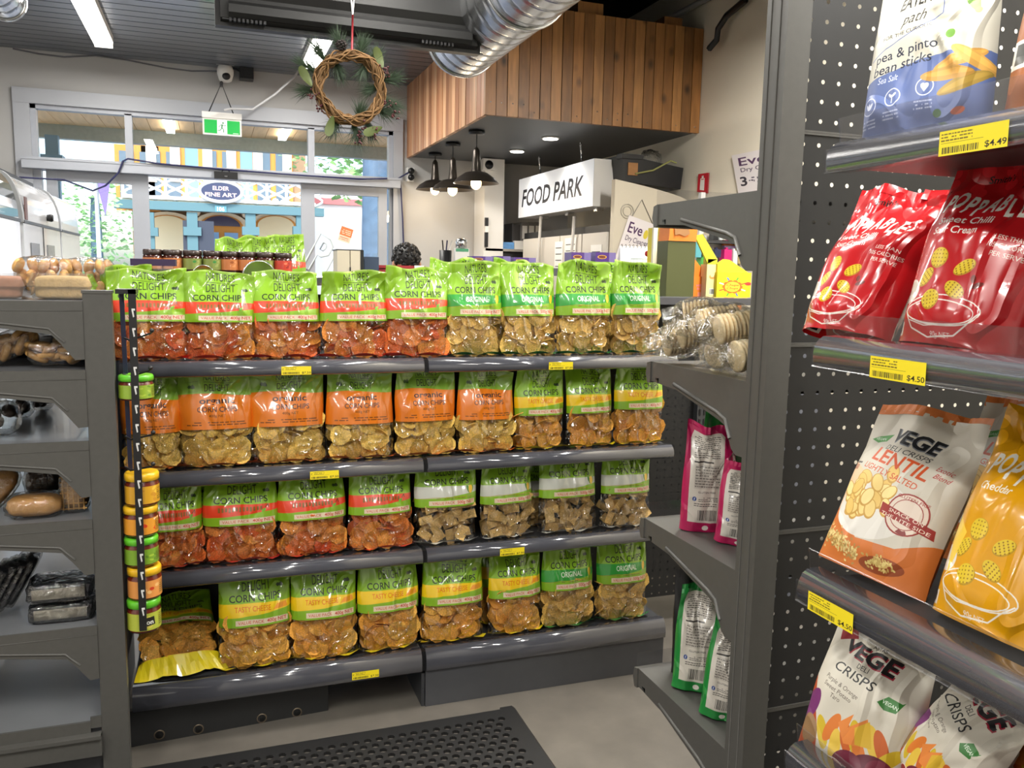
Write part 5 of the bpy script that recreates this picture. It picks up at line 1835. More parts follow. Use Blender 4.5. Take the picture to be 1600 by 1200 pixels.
for k in range(90):
    cv.ell(.66 + rg.normal(0, .055), .095 + rg.normal(0, .016), .014, .008, [(216, 194, 120), (190, 160, 90)][k % 2], rg.uniform(0, 3))
cv.text('VEGE', .47, .775, .085, (120, 124, 130), .95, .055, shear=.05, rot=-.07, wmax=.42)
cv.text('VEGE', .465, .78, .085, (24, 26, 30), .95, .03, shear=.05, rot=-.07, wmax=.42)
cv.text('DELI CRISPS', .47, .72, .032, (50, 50, 50), .9, .0, shear=.2, rot=-.05, wmax=.42)
cv.text('LENTIL', .47, .625, .085, (196, 78, 30), .9, .018, rot=-.12, wmax=.56)
cv.text('LIGHTLY SALTED', .44, .565, .036, (196, 78, 30), .9, .008, rot=-.13, wmax=.56)
cv.text('Exotic', .83, .68, .030, (176, 50, 50), .9, .0, shear=.35, rot=-.08)
cv.text('Blend', .84, .635, .030, (176, 50, 50), .9, .0, shear=.35, rot=-.08)
cv.poly([(.06, .77), (.13, .80), (.25, .83), (.22, .775), (.14, .755)], (60, 138, 50))
cv.text('VEGAN', .15, .775, .018, (230, 240, 226), .9, .004, rot=.12)
cv.text('500', .055, .565, .032, (130, 30, 40), .8, .012)
cv.greek(.0, .60, .11, .625, 1, (60, 50, 50))
cv.ring(.73, .395, .165, .012, (150, 44, 36), (226, 210, 196))
cv.ring(.73, .395, .12, .006, (150, 44, 36), (226, 210, 196))
cv.poly([(.50, .425), (.95, .37), (.96, .315), (.51, .365)], (150, 40, 34))
cv.text('SNACK ON', .73, .375, .020, (238, 226, 210), .9, .006, rot=-.10, wmax=.28)
cv.text('THE LITE SIDE', .73, .343, .020, (238, 226, 210), .9, .006, rot=-.10, wmax=.40)
cv.text('GLUTEN FREE', .74, .475, .018, (150, 44, 36), .9, .006, rot=-.05, wmax=.24)
cv.poly([(.70, .29), (.72, .31), (.75, .305), (.77, .312), (.785, .295), (.77, .28), (.73, .285)], (130, 34, 30))
LENT = print_mat('lentil_bag_print', cv, .45, wrinkle=.25, wscale=7)
bag_thing(Bag(.175, .25, .075, 206, .7), LENT, 'white and orange bag of lentil crisps with a round red stamp', (.868, .905, 1.078), -1.42, .42, .05)
bag_thing(Bag(.165, .25, .075, 207, .7), LENT, 'grey-looking crisps bag in the shade behind the lentil crisps', (1.03, .84, 1.09), -1.35, .34, .0)
bag_thing(Bag(.165, .265, .085, 208, 1.), POPY, 'yellow bag of cheddar snacks at the frame edge beside the lentil crisps', (.872, .705, 1.078), -1.5, .34, .02)

# vegetable crisps
cv = Canvas(720, 1000, (206, 200, 186))
cv.poly([(0, 0), (.30, 0), (.22, .25), (.10, .45), (0, .62)], (170, 72, 34))
cv.ell(.08, .38, .085, .17, (112, 44, 104), -.3)
cv.ell(.13, .22, .10, .14, (140, 108, 74), .3)
rg = np.random.default_rng(9)
for k in range(9):
    cx, cy = .28 + .075 * k, .25 + .06 * math.sin(k * 2.2) + .01 * k
    cv.ell(cx, cy, .055, .15, [(206, 176, 40), (216, 120, 44), (226, 190, 70), (196, 96, 40)][k % 4], rg.uniform(-.6, .6))
cv.poly([(.40, .36), (.52, .46), (.50, .36), (.64, .47), (.72, .30), (.5, .25)], (222, 132, 60))
cv.poly([(.56, .38), (.66, .46), (.74, .30), (.60, .28)], (216, 176, 50))
for (cx, cy, rx_, ry_, c_) in ((.78, .16, .19, .15, (96, 26, 46)), (.58, .14, .14, .12, (110, 32, 54)), (.84, .20, .10, .08, (120, 40, 60))):
    cv.ell(cx, cy, rx_, ry_, c_, .3)
cv.ell(.45, .03, .17, .12, (150, 36, 40))
cv.ring(.45, .03, .15, .01, (236, 220, 206), (150, 36, 40))
cv.text('Gluten', .45, .03, .034, (240, 232, 220), .9, .01, rot=-.15)
cv.text('Gourmet Snacking', .45, .118, .017, (240, 232, 220), .9, .004, rot=-.1, wmax=.26)
cv.text('AJITAS', .50, .905, .026, (40, 38, 36), .9, .006, rot=-.10)
for dx, dy, c_ in ((.010, -.010, (150, 30, 50)), (0, 0, (22, 20, 22))):
    cv.text('VEGE', .42 + dx, .795 + dy, .105, c_, .9, .035, shear=.05, rot=-.14, wmax=.55)
cv.text('DELI', .43, .735, .034, (34, 32, 32), .9, .0, rot=-.10)
cv.text('CRISPS', .38, .655, .062, (28, 28, 28), .9, .004, rot=-.12, shear=.1, wmax=.42)
cv.text('Purple & Orange', .32, .575, .030, (90, 80, 70), .85, .0, rot=-.18, wmax=.36)
cv.text('Sweet Potato', .30, .53, .030, (90, 80, 70), .85, .0, rot=-.18, wmax=.30)
cv.text('Taro', .30, .485, .030, (90, 80, 70), .85, .0, rot=-.18)
cv.poly([(.66, .60), (.72, .655), (.84, .645), (.86, .66), (.82, .575), (.72, .565)], (50, 116, 46))
cv.text('VEGAN', .755, .60, .024, (226, 236, 222), .85, .006, rot=-.12)
cv.poly([(.06, .95), (.22, 1.), (.26, .92), (.10, .85)], (146, 24, 36))
VEGM = print_mat('vege_bag_print', cv, .45, wrinkle=.35, wscale=7)
bag_thing(Bag(.158, .215, .075, 209, .9), VEGM, 'white bag of purple and orange vegetable crisps on the lowest snack shelf', (.850, .905, .775), -1.2, .34, .08, 'vegetable crisps bags')
bag_thing(Bag(.125, .20, .08, 210, 1.6), VEGM, 'crumpled bag of vegetable crisps beside the upright one on the lowest snack shelf', (.905, .815, .805), -1.7, .24, .42, 'vegetable crisps bags')
bag_thing(Bag(.150, .215, .08, 211, 1.2), VEGM, 'vegetable crisps bag in the dark behind the crumpled one', (1.0, .74, .812), -1.4, .22, -.05, 'vegetable crisps bags')
bag_thing(Bag(.14, .15, .07, 212, 1.0), POPR, 'red and white snack bag low at the frame corner', (.86, .575, .812), -1.5, .2, .0)

# near unit: the shelves those bags stand on
t = thing('shelving_unit', 'shelving unit with clear price strips holding the snack bags', 'shelving', (1.0, .93, 0))
ZN = [(1.638, 1.679), (1.378, 1.42), (1.040, 1.086), (.778, .820)]
TAGS = {0: (.711, 1.648, TAG449), 1: (.790, 1.389, TAG450), 2: (.873, 1.056, TAG450)}
for i, (z0, z1) in enumerate(ZN):
    s = MB().box((.80, -.4, z1 - .036), (1.20, .93, z1 - .012)).build('shelf', GREYD, t)
    pr = [(.815, z0 + .002), (.786, z0), (.780, z0 + .004), (.778, z0 + .016), (.780, z0 + .028), (.786, z1 - .006), (.794, z1 - .001), (.815, z1)]
    MB().prism(pr, 'y', -.4, .945, True).build('lip', LIP, s)
    MB().prism([(.7775, z0 - .001), (.7765, z0 + .030), (.779, z0 + .031), (.780, z0 + .001)], 'y', -.4, .947).build('ticket_cover', STRIP, s)
    MB().prism([(.796, z1 - .002), (.791, z1 + .030), (.7925, z1 + .031), (.798, z1 - .002)], 'y', -.4, .942).build('clear_riser', STRIP, s)
    if i in TAGS:
        y_, zc, mt = TAGS[i]
        v = [(.7755, y_ + .044, z0 - .002), (.7755, y_ - .044, z0 - .002), (.7750, y_ - .044, z0 + .025), (.7750, y_ + .044, z0 + .025)]
        MB().quad(*v).build('price_tag', mt, s, label='yellow price tag reading ' + ('$4.49' if i == 0 else '$4.50'))
MB().box((1.20, -.4, .05), (1.215, .93, 2.2)).build('back_panel', PEG, t)
MB().box((1.20, .93, 0), (1.25, .97, 2.3)).build('post', GREYD, t)
MB().box((.82, -.4, 0), (1.20, .93, .14)).build('base', GREYD, t)


# backs of crisp bags seen over the far side's shelf ends
def back_canvas(bg, bg2):
    cv = Canvas(600, 900, bg)
    cv.poly([(.10, .10), (.72, .10), (.74, .93), (.66, .96), (.14, .96), (.09, .88)], (206, 200, 190))
    cv.greek(.16, .72, .66, .93, 11, (90, 84, 80))
    cv.rect(.16, .68, .52, .695, (60, 56, 54))
    cv.rect(.18, .44, .66, .66, (196, 190, 180))
    for k in range(9):
        cv.rect(.18, .44 + k * .027, .66, .442 + k * .027, (110, 104, 100))
    for x in (.36, .46, .56):
        cv.rect(x, .44, x + .003, .66, (110, 104, 100))
    cv.greek(.19, .445, .65, .655, 8, (110, 104, 100))
    cv.text('GLUTEN FREE', .42, .395, .018, (60, 60, 60), .9, .006, wmax=.32)
    cv.ell(.20, .335, .035, .035, (40, 70, 140))
    cv.text('f', .20, .318, .03, (240, 240, 240), 1., .02)
    cv.greek(.27, .31, .64, .36, 3, (80, 76, 74))
    cv.greek(.20, .26, .62, .30, 2, (60, 58, 56))
    cv.barcode(.26, .115, .64, .24, (206, 200, 190))
    cv.ell(.86, .22, .10, .22, bg2)
    cv.ell(.88, .17, .06, .14, tuple(min(255, int(q * 1.2)) for q in bg2), .2)
    cv.ell(.45, .045, .06, .04, (220, 214, 206))
    return cv


PINKB = print_mat('pink_bag_back', back_canvas((176, 24, 84), (206, 140, 40)), .3, coat=.4, wrinkle=.4, wscale=8)
GREENB = print_mat('green_bag_back', back_canvas((30, 130, 56), (214, 146, 44)), .3, coat=.4, wrinkle=.4, wscale=8)
bag_thing(Bag(.118, .238, .06, 221, 1.), PINKB, 'back of a pink crisps bag with nutrition panel and barcode, by the post', (1.058, 1.615, .92), -.32, -.05, .02)
bag_thing(Bag(.11, .17, .06, 222, 1.2), PINKB, 'second pink crisps bag, mostly behind the grey post', (1.078, 1.505, .92), -.6, -.05, .06)
bag_thing(Bag(.118, .235, .06, 223, 1.2), GREENB, 'back of a green crisps bag with barcode on the lowest shelf by the post', (1.05, 1.60, .538), -.45, .12, .05)
bag_thing(Bag(.11, .21, .06, 224, 1.3), GREENB, 'second green crisps bag, nearer the grey post on the lowest shelf', (1.038, 1.47, .538), -.6, .05, .10)
m_ = thing('snack_bag', 'dark green snack bag top showing above the pink bag', 'snack bag', (1.14, 1.68, .92))
Bag(.12, .275, .06, 225, 1.).film().build('pouch', pm('green_foil', (30, 120, 50), .3, coat=.4), m_, local=True)
m_ = thing('snack_bag', 'black snack bag behind the green barcode bag', 'snack bag', (1.10, 1.69, .538))
Bag(.13, .265, .06, 226, 1.).film().build('pouch', BLACK, m_, local=True)

# ------------------------------------------------------------------ behind the corn chip bays
t = thing('shelving_unit', 'dark shelving behind the corn chips carrying jars, purple boxes and sweets', 'shelving', (.9, 3.3, 0))
for x0, x1, z, ya, yb in ((-.235, .64, 1.468, 3.14, 3.34), (-.235, .64, 1.33, 3.36, 3.62), (1.05, 2.0, 1.52, 3.45, 3.75), (1.62, 2.25, 1.410, 3.14, 3.44)):
    s = MB().box((x0, ya, z - .025), (x1, yb, z)).build('shelf', GREYD, t)
    MB().prism([(ya - .012, z - .03), (ya - .014, z), (ya, z + .004), (ya, z - .03)], 'x', x0, x1).build('lip', LIP, s)
MB().box((-.235, 3.345, .1), (2.25, 3.355, 1.40)).build('back_panel', GREYD, t)
for x in (-.21, .66, 1.6, 2.25):
    MB().box((x - .02, 3.33, 0), (x + .02, 3.37, 1.46)).build('upright', GREYD, t)
MB().box((.68, 3.355, 1.38), (2.25, 3.75, 1.40)).build('shelf', GREYD, t)
RELISH = pm('dark_relish', (62, 26, 16), .2, var=.3, scale=50, coat=.7)
LIDB = pm('dark_brown_lid', (44, 26, 20), .35, coat=.4)
JB = {}
for nm, c_, bl in (('orange', (190, 116, 66), [(150, 80, 40), (210, 140, 90)]), ('green', (128, 140, 70), [(60, 130, 60), (150, 160, 90)]), ('red', (190, 60, 44), [(220, 120, 90), (150, 30, 30)])):
    JB[nm] = jar_print('relish_print_' + nm, c_, bl, 12)
for i, (px_, kd) in enumerate(((239, 'orange'), (270, 'orange'), (301, 'green'), (332, 'green'), (359, 'orange'), (386, 'orange'), (414, 'green'), (442, 'red'))):
    c0 = AY(px_, 410, 3.21)
    c0[2] = 1.469
    t = thing('relish_jar', f'{ORD[i + 1]} from the parked door leaf of the dark-lidded relish jars before the window, {kd} label', 'jar', c0, 'relish jars in a row before the window')
    MB().lathe([(.028, 0), (.033, .004), (.033, .062), (.028, .068)], tuple(c0), 20).build('glass_body', RELISH, t)
    label_wrap(MB(), tuple(c0), .0336, .018, .056, 20).build('paper_label', JB[kd], t)
    MB().lathe([(.0315, .066), (.0325, .068), (.0325, .082), (.030, .085)], tuple(c0), 20).build('lid', LIDB, t)
c0 = AY(241, 418, 3.17)
c0[2] = 1.21
t = thing('sweet_tub', 'clear tub with flat dark purple lid behind the first bags of the top shelf', 'tub', (c0[0], 2.92, c0[2]))
a, b_ = AY(205, 404, 2.90), AY(275, 416, 2.90)
MB().box((a[0], 2.86, b_[2]), (b_[0], 2.98, a[2])).build('lid', pm('dark_purple_lid', (52, 34, 74), .4), t)
MB().box((a[0] + .008, 2.865, 1.21), (b_[0] - .008, 2.975, b_[2])).build('tub_body', CLAM, t)
MB().box((a[0] + .014, 2.87, 1.215), (b_[0] - .014, 2.97, b_[2] - .03)).build('contents', DKFOOD, t)
TINM = pm('pale_lid', (206, 204, 190), .4)
for i, (px_, py_, r_, lab) in enumerate(((405, 432, .054, 'round pale tin lid standing on edge behind the third green bag'), (318, 430, .034, 'small round pale lid showing behind the second green bag'))):
    c0 = AY(px_, py_, 2.95)
    t = thing('round_tin', lab, 'tin', (c0[0], c0[1], 1.21))
    MB().lathe([(r_ * .93, -.004), (r_, -.006), (r_, .05), (r_ * .96, .052)], tuple(c0), 30, 'y').build('tin_body', CHROME, t)
    MB().lathe([(.002, -.003), (r_ * .92, -.003)], tuple(c0), 30, 'y').build('lid_face', TINM, t)
    MB().box((c0[0] - r_ * .7, 2.95, 1.21), (c0[0] + r_ * .7, 3.0, c0[2] - r_ * .6)).build('base', CHROME, t)
for i, (px_, tp) in enumerate(((366, 372), (398, 370), (424, 369), (447, 366))):
    c0 = AY(px_, 400, 3.49)
    k = (405 - tp) * 3.4 / FPX
    t = thing('chip_bag', f'{ORD[i + 1]} of the green-topped bags behind the relish jars, counted from the purple-lidded tub', 'chip bag', (c0[0], 3.49, 1.331), 'green-topped bags behind the relish jars')
    B = Bag(.15, AY(px_, tp, 3.49)[2] - 1.331, .07, 300 + i, 1.3)
    B.film(16, 22).build('film', FILM['red' if i > 1 else 'orig'], t, local=True)
    B.fin().build('seal_fin', FIN['red'], t, local=True)
    f_ = MB()
    rg = random.Random(i)
    for k in range(22):
        M = Matrix.Translation((rg.uniform(-.06, .06), rg.uniform(-.02, .02), rg.uniform(.02, .12))) @ Matrix.Rotation(PI / 2 + rg.gauss(0, .5), 4, 'X') @ Matrix.Scale(.03, 4)
        f_.add([M @ Vector(q) for q in CH['red'][0][1].v], CH['red'][0][1].f, True)
    o = f_.build('chip_fill', CH['red'][0][0].materials[0], t, local=True)
    o['kind'] = 'stuff'
# purple boxes
cv = Canvas(160, 200, (72, 46, 110))
cv.ell(.48, .74, .34, .13, (206, 160, 50))
cv.ell(.48, .74, .28, .10, (96, 50, 40))
cv.ell(.48, .34, .32, .14, (196, 36, 44))
cv.text('PARTY', .48, .28, .09, (244, 230, 220), .8, .01, wmax=.46)
PURP = print_mat('purple_box_print', cv, .4)
PURS = pm('purple_card', (104, 92, 140), .5)
for i, (px0, px1, pt_, pb, Y, side) in enumerate(((738, 758, 400, 416, 3.62, 0), (776, 786, 400, 416, 3.62, 0), (803, 826, 402, 416, 3.62, 0), (893, 912, 394, 418, 3.58, 1), (931, 951, 394, 418, 3.58, 1))):
    a, b_ = AY(px0, pt_, Y), AY(px1, pb, Y)
    t = thing('sweet_box', f'purple sweet box with red and gold print, {ORD[i + 1]} from the window in its row', 'box', (a[0], Y, 1.521), 'purple sweet boxes in a row')
    zt = a[2]
    MB().box((a[0], Y, 1.521), (b_[0] + .035, Y + .08, zt)).build('carton', PURS, t)
    MB().quad((a[0], Y - .001, 1.521), (b_[0], Y - .001, 1.521), (b_[0], Y - .001, zt), (a[0], Y - .001, zt)).build('front_print', PURP, t)
# calendar, red bow
a, b_ = AY(972, 384, 3.6), AY(1018, 425, 3.6)
cv = Canvas(128, 128, (232, 232, 230))
for k in range(7):
    cv.line([(.35, .15 + k * .1), (.95, .15 + k * .1)], .008, (120, 140, 120))
    cv.line([(.35 + k * .1, .15), (.35 + k * .1, .75)], .008, (120, 140, 120))
t = thing('desk_calendar', 'white wire-bound desk calendar beyond the last green bag of the top shelf', 'calendar', (a[0], 3.6, 1.4))
MB().quad((a[0], 3.6, 1.401), (b_[0], 3.6, 1.401), (b_[0], 3.62, a[2]), (a[0], 3.62, a[2])).build('page', print_mat('calendar_print', cv, .6), t)
MB().prism([(3.605, 1.401), (3.70, 1.401), (3.625, a[2] - .003)], 'x', a[0], b_[0]).build('stand', WHITE, t)
for k in range(8):
    x = a[0] + (b_[0] - a[0]) * (k + .5) / 8
    MB().tube([(x, 3.622 + .008 * math.cos(q), a[2] + .008 * math.sin(q)) for q in np.linspace(0, 2 * PI, 9)[:-1]], .0012, 5, closed=True).build('wire_ring', BLACK, t)
c0 = AY(1018, 398, 3.5)
t = thing('red_bow', 'red knotted bow beside the yellow carton', 'bow', c0)
REDF = pm('red_fabric', (196, 30, 34), .6)
for s_ in (-1, 1):
    MB().ell(c0 + (s_ * .016, 0, .004), (.018, .012, .014), .8).build('loop', REDF, t)
MB().ell(c0, (.008, .014, .009)).build('knot', REDF, t)
MB().tube([c0, c0 + (.0, .0, -.05), c0 + (.008, .01, 1.41 - c0[2])], .004, 6).build('tail', REDF, t)

# sweets cartons at the end of the rear shelf
zc = 1.411


def carton(px0, px1, pt_, Y, dep, name, label, face, side, top=None, tilt=0., grp=None):
    a, b_ = AY(px0, pt_, Y), AY(px1, 460, Y)
    t = thing(name, label, 'box', (a[0], Y, zc), grp)
    MB().box((a[0], Y, zc), (b_[0], Y + dep, a[2])).build('carton', side, t)
    MB().quad((a[0], Y - .001, zc), (b_[0], Y - .001, zc), (b_[0], Y - .001, a[2]), (a[0], Y - .001, a[2])).build('front_face', face, t)
    return t, a, b_


YEL = pm('yellow_card', (226, 208, 40), .5, var=.05)
OLV = pm('olive_card', (74, 78, 40), .5)
ORC = pm('orange_card', (226, 124, 36), .5, var=.05)
KRAFT = pm('torn_kraft_card', (156, 112, 70), .8, var=.1)
CRM = pm('cream_card', (230, 224, 200), .5)
t, a, b_ = carton(1030, 1046, 355, 3.38, .10, 'display_carton', 'yellow display carton with torn side next to the red bow', YEL, YEL)
MB().box((AY(1021, 400, 3.38)[0], 3.385, zc), (a[0], 3.40, a[2])).build('side_flap', CRM, t)
MB().add([AY(q, r, 3.372) for q, r in ((1035, 366), (1043, 372), (1046, 385), (1038, 380))], [(0, 1, 2, 3)]).build('tear', KRAFT, t)
t, a, b_ = carton(1044, 1083, 376, 3.20, .09, 'display_carton', 'tall dark olive carton with torn orange top on the rear shelf', OLV, OLV)
tt = AY(1050, 353, 3.20)
MB().prism([(a[0], a[2]), (b_[0] , a[2]), (b_[0] + .004, tt[2]), (tt[0] - .012, tt[2])], 'y', 3.195, 3.285).build('orange_top', ORC, t)
MB().add([AY(q, r, 3.19) for q, r in ((1054, 354), (1076, 354), (1078, 366), (1070, 369), (1062, 366), (1055, 367))], [(0, 1, 2, 3, 4, 5)]).build('tear', KRAFT, t)
cv = Canvas(128, 200, (232, 126, 40))
cv.text('NERDS', .55, .52, .10, (236, 120, 160), .8, .03, rot=.1, wmax=.7)
cv.text('ROPE', .55, .36, .10, (236, 120, 160), .8, .03, rot=.1, wmax=.6)
cv.rect(.3, .0, 1, .22, (236, 150, 130))
t, a, b_ = carton(1084, 1107, 432, 3.30, .06, 'display_carton', 'orange sweets carton with pink lettering behind the olive carton', print_mat('orange_sweets_print', cv, .4), ORC)
c0 = AY(1085, 402, 3.30)
MB().prism([(a[0], a[2]), (b_[0], a[2]), (a[0], c0[2])], 'y', 3.31, 3.35).build('backboard', ORC, t)
t = thing('display_carton', 'open lime-yellow carton flap leaning behind the cream carton', 'box', AY(1112, 455, 3.42))
q = [AY(*p, 3.42) for p in ((1086, 368), (1098, 366), (1121, 405), (1106, 412))]
MB().add(q + [p + (0, .012, 0) for p in q], [(0, 1, 2, 3), (7, 6, 5, 4), (0, 4, 5, 1), (1, 5, 6, 2), (2, 6, 7, 3), (3, 7, 4, 0)]).build('flap', pm('lime_card', (176, 178, 40), .5), t)
MB().tube([q[1] + (.004, .01, 0), q[2] + (.004, .01, 0)], .004, 5).build('dark_edge', BLACK, t)
MB().box((q[3][0], 3.42, zc), (q[2][0], 3.46, q[2][2])).build('carton', pm('lime_card', (176, 178, 40), .5), t)
cv = Canvas(96, 200, (226, 214, 150))
cv.ell(.5, .62, .28, .16, (206, 150, 80))
cv.ell(.5, .66, .16, .10, (240, 226, 160))
cv.barcode(.3, .08, .8, .26)
carton(1105, 1120, 413, 3.26, .05, 'display_carton', 'narrow cream lollipop carton with barcode', print_mat('cream_carton_print', cv, .5), CRM)
cv = Canvas(200, 220, (244, 224, 30))
for k in range(8):
    a_ = PI * 2 * k / 8 + .4
    cv.line([(.46, .42), (.46 + .42 * math.cos(a_), .42 + .40 * math.sin(a_))], .05, [(220, 80, 40), (90, 170, 60), (90, 120, 190), (240, 240, 240)][k % 4])
for k in range(10):
    a_ = PI * 2 * k / 10
    cv.ell(.46 + .22 * math.cos(a_), .42 + .20 * math.sin(a_), .085, .085, (222, 110, 30))
cv.ell(.46, .42, .26, .26, (222, 110, 30))
cv.ell(.46, .42, .22, .22, (250, 226, 60))
cv.text('Chupa', .46, .45, .095, (206, 70, 30), .8, .02, shear=.2, wmax=.36)
cv.text('Chups', .46, .32, .095, (206, 70, 30), .8, .02, shear=.2, wmax=.34)
cv.ell(.92, .55, .10, .08, (220, 60, 50))
CHU = print_mat('lollipop_carton_print', cv, .4)
t, a, b_ = carton(1121, 1172, 425, 3.24, .07, 'display_carton', 'bright yellow lollipop carton with orange flower emblem beside the grey post', CHU, YEL)
q = [AY(*p, 3.25) for p in ((1121, 412), (1131, 405), (1140, 406), (1172, 428), (1121, 428))]
MB().prism([(p[0], p[2]) for p in q], 'y', 3.25, 3.26).build('torn_back', YEL, t)
p = AY(1140, 466, 3.19)
MB().box((p[0] - .03, 3.128, 1.36), (p[0] + .02, 3.132, 1.40)).build('hang_tag', ORC, t)

# toy rack further back
Y = 4.4
a, b_ = AY(1096, 352, Y), AY(1180, 384, Y)
t = thing('toy_rack', 'rack of bright toys with an orange header strip beyond the cartons', 'rack', (a[0], Y, 0))
MB().box((a[0], Y + .02, 0), (a[0] + .03, Y + .05, 2.0)).box((b_[0] + .3, Y + .02, 0), (b_[0] + .33, Y + .05, 2.0)).box((a[0], Y + .03, .9), (b_[0] + .33, Y + .04, 1.75)).build('frame', WHITE, t)
p, q = AY(1128, 375, Y), AY(1190, 386, Y)
MB().box((p[0], Y - .02, q[2]), (q[0] + .3, Y, p[2])).build('header_strip', ORC, t)
p2 = AY(1128, 389, Y)
MB().box((p[0], Y - .03, p2[2]), (q[0] + .3, Y - .01, q[2])).build('lilac_strip', pm('lilac_card', (176, 160, 210), .5), t)
MB().box((a[0], Y - .08, 1.40), (b_[0] + .33, Y + .03, 1.42)).box((a[0], Y - .08, 1.70), (b_[0] + .33, Y + .03, 1.715)).build('shelf', GREYD, t)
cols = [(28, 30, 34), (200, 205, 210), (236, 232, 220), (226, 70, 140), (240, 240, 238), (40, 44, 60), (90, 170, 180), (40, 46, 80), (206, 40, 120), (70, 160, 70), (180, 160, 110), (230, 230, 228)]
xs = [(1112, 1120, 358, 375), (1121, 1127, 362, 375), (1128, 1133, 360, 375), (1134, 1142, 366, 376), (1144, 1150, 370, 376), (1152, 1160, 352, 375), (1084, 1096, 378, 402), (1114, 1124, 390, 402), (1128, 1141, 390, 412), (1092, 1104, 396, 420), (1150, 1156, 388, 412), (1142, 1150, 392, 414)]
for i, ((u0, u1, v0, v1), c_) in enumerate(zip(xs, cols)):
    p, q = AY(u0, v1, Y - .05), AY(u1, v0, Y - .05)
    MB().box((p[0], Y - .07, p[2]), (q[0], Y - .02, q[2])).obox(((p[0] + q[0]) / 2, Y - .045, q[2] + .006), (.012, .02, .012)).build('toy_pack', pm('toy_colour_%d' % i, c_, .4), t)

# ------------------------------------------------------------------ counter, attendant, wall shelf
t = thing('counter', 'white shop counter behind the corn chip shelving', 'counter', (1.2, 4.3, 0))
MB().box((.45, 4.05, 0), (2.2, 4.5, 1.08)).build('body', WHITE, t)
MB().box((.42, 4.0, 1.08), (2.24, 4.55, 1.12)).build('worktop', GREYD, t)
CRB = pm('cream_cabinet', (200, 190, 168), .5)
a, b_ = AY(527, 391, 4.15), AY(567, 430, 4.15)
t = thing('dispenser_box', 'cream two-door box with dark edge standing on the counter before the glass door', 'box', (a[0], 4.15, 1.12))
xm = (a[0] + b_[0]) / 2
MB().box((a[0], 4.15, 1.12), (xm - .002, 4.3, a[2])).build('door_panel', CRB, t)
MB().box((xm + .002, 4.15, 1.12), (b_[0] - .012, 4.3, a[2])).build('door_panel', CRB, t)
MB().box((b_[0] - .012, 4.148, 1.12), (b_[0] + .004, 4.31, a[2] + .004)).box((a[0] - .003, 4.16, a[2]), (b_[0], 4.31, a[2] + .006)).build('edge', BLACK, t)
MB().box((xm - .003, 4.146, a[2] - .12), (xm + .003, 4.149, a[2] - .08)).build('slot', BLACK, t)
a, b_ = AY(568, 401, 4.2), AY(592, 430, 4.2)
tag(MB().box((a[0], 4.2, 1.12), (b_[0], 4.32, a[2])).box((a[0] + .004, 4.195, 1.13), (b_[0] - .004, 4.2, a[2] - .01)).build('dark_box', pm('navy_box', (46, 62, 84), .5)), 'dark blue-grey box on the counter next to the cream box', 'box')
a, b_ = AY(590, 415, 4.3), AY(660, 430, 4.3)
t = thing('red_crate', 'shallow red crate on the counter before the attendant', 'crate', (a[0], 4.3, 1.12))
RC = pm('red_plastic', (150, 36, 44), .4)
MB().box((a[0], 4.28, 1.12), (b_[0], 4.29, a[2])).box((a[0], 4.29, 1.12), (a[0] + .01, 4.48, a[2])).box((b_[0] - .01, 4.29, 1.12), (b_[0], 4.48, a[2])).box((a[0], 4.47, 1.12), (b_[0], 4.48, a[2])).build('crate_wall', RC, t)
MB().box((a[0] - .006, 4.27, a[2] - .012), (b_[0] + .006, 4.282, a[2] + .003)).build('rim', RC, t)
a = AY(648, 424, 4.26)
MB().box((a[0], 4.262, a[2]), (a[0] + .05, 4.27, a[2] + .03)).build('ticket', WHITE, t)

# the attendant, seen only as a dark head above the bags
hc = Vector(AY(635, 408, 5.5))
pj_ = [('pelvis', (0, 0, -.72), .14), ('waist', (0, 0, -.52), .13), ('chest', (0, -.01, -.32), .15), ('neckbase', (0, 0, -.19), .075), ('neck', (0, -.005, -.12), .055), ('skull', (0, -.015, -.02), .082), ('crown', (0, -.01, .05), .07),
       ('shL', (-.17, 0, -.24), .06), ('elL', (-.22, -.08, -.50), .042), ('wrL', (-.14, -.30, -.52), .03), ('haL', (-.11, -.38, -.52), .032),
       ('shR', (.17, 0, -.24), .06), ('elR', (.22, -.08, -.50), .042), ('wrR', (.14, -.30, -.52), .03), ('haR', (.11, -.38, -.52), .032),
       ('hiL', (-.09, 0, -.80), .10), ('knL', (-.10, -.03, -1.18), .065), ('anL', (-.10, .02, hc.z * -1 + .09), .042), ('toL', (-.11, -.14, hc.z * -1 + .035), .04),
       ('hiR', (.09, 0, -.80), .10), ('knR', (.10, -.03, -1.18), .065), ('anR', (.10, .02, hc.z * -1 + .09), .042), ('toR', (.11, -.14, hc.z * -1 + .035), .04)]
ed = [(0, 1), (1, 2), (2, 3), (3, 4), (4, 5), (5, 6), (3, 7), (7, 8), (8, 9), (9, 10), (3, 11), (11, 12), (12, 13), (13, 14), (0, 15), (15, 16), (16, 17), (17, 18), (0, 19), (19, 20), (20, 21), (21, 22)]
t = thing('person', 'person with short dark curly hair at the counter, only the top of the head showing', 'person', (hc.x, hc.y, 0))
me = bpy.data.meshes.new('body')
me.from_pydata([tuple(q[1]) for q in pj_], ed, [])
body = bpy.data.objects.new('body', me)
COL.objects.link(body)
body.parent = t
body.location = (0, 0, hc.z)
md = body.modifiers.new('skin', 'SKIN')
for i, q in enumerate(pj_):
    me.skin_vertices[0].data[i].radius = (q[2], q[2])
me.skin_vertices[0].data[0].use_root = True
body.modifiers.new('smooth', 'SUBSURF').levels = 2
SKIN = pm('skin', (176, 124, 96), .5)
me.materials.append(SKIN)
m = MB()
m.ell(hc + Vector((0, .005, .022)), (.088, .105, .092), 1., 26, 16, None, .05, random.Random(4))
rg = random.Random(8)
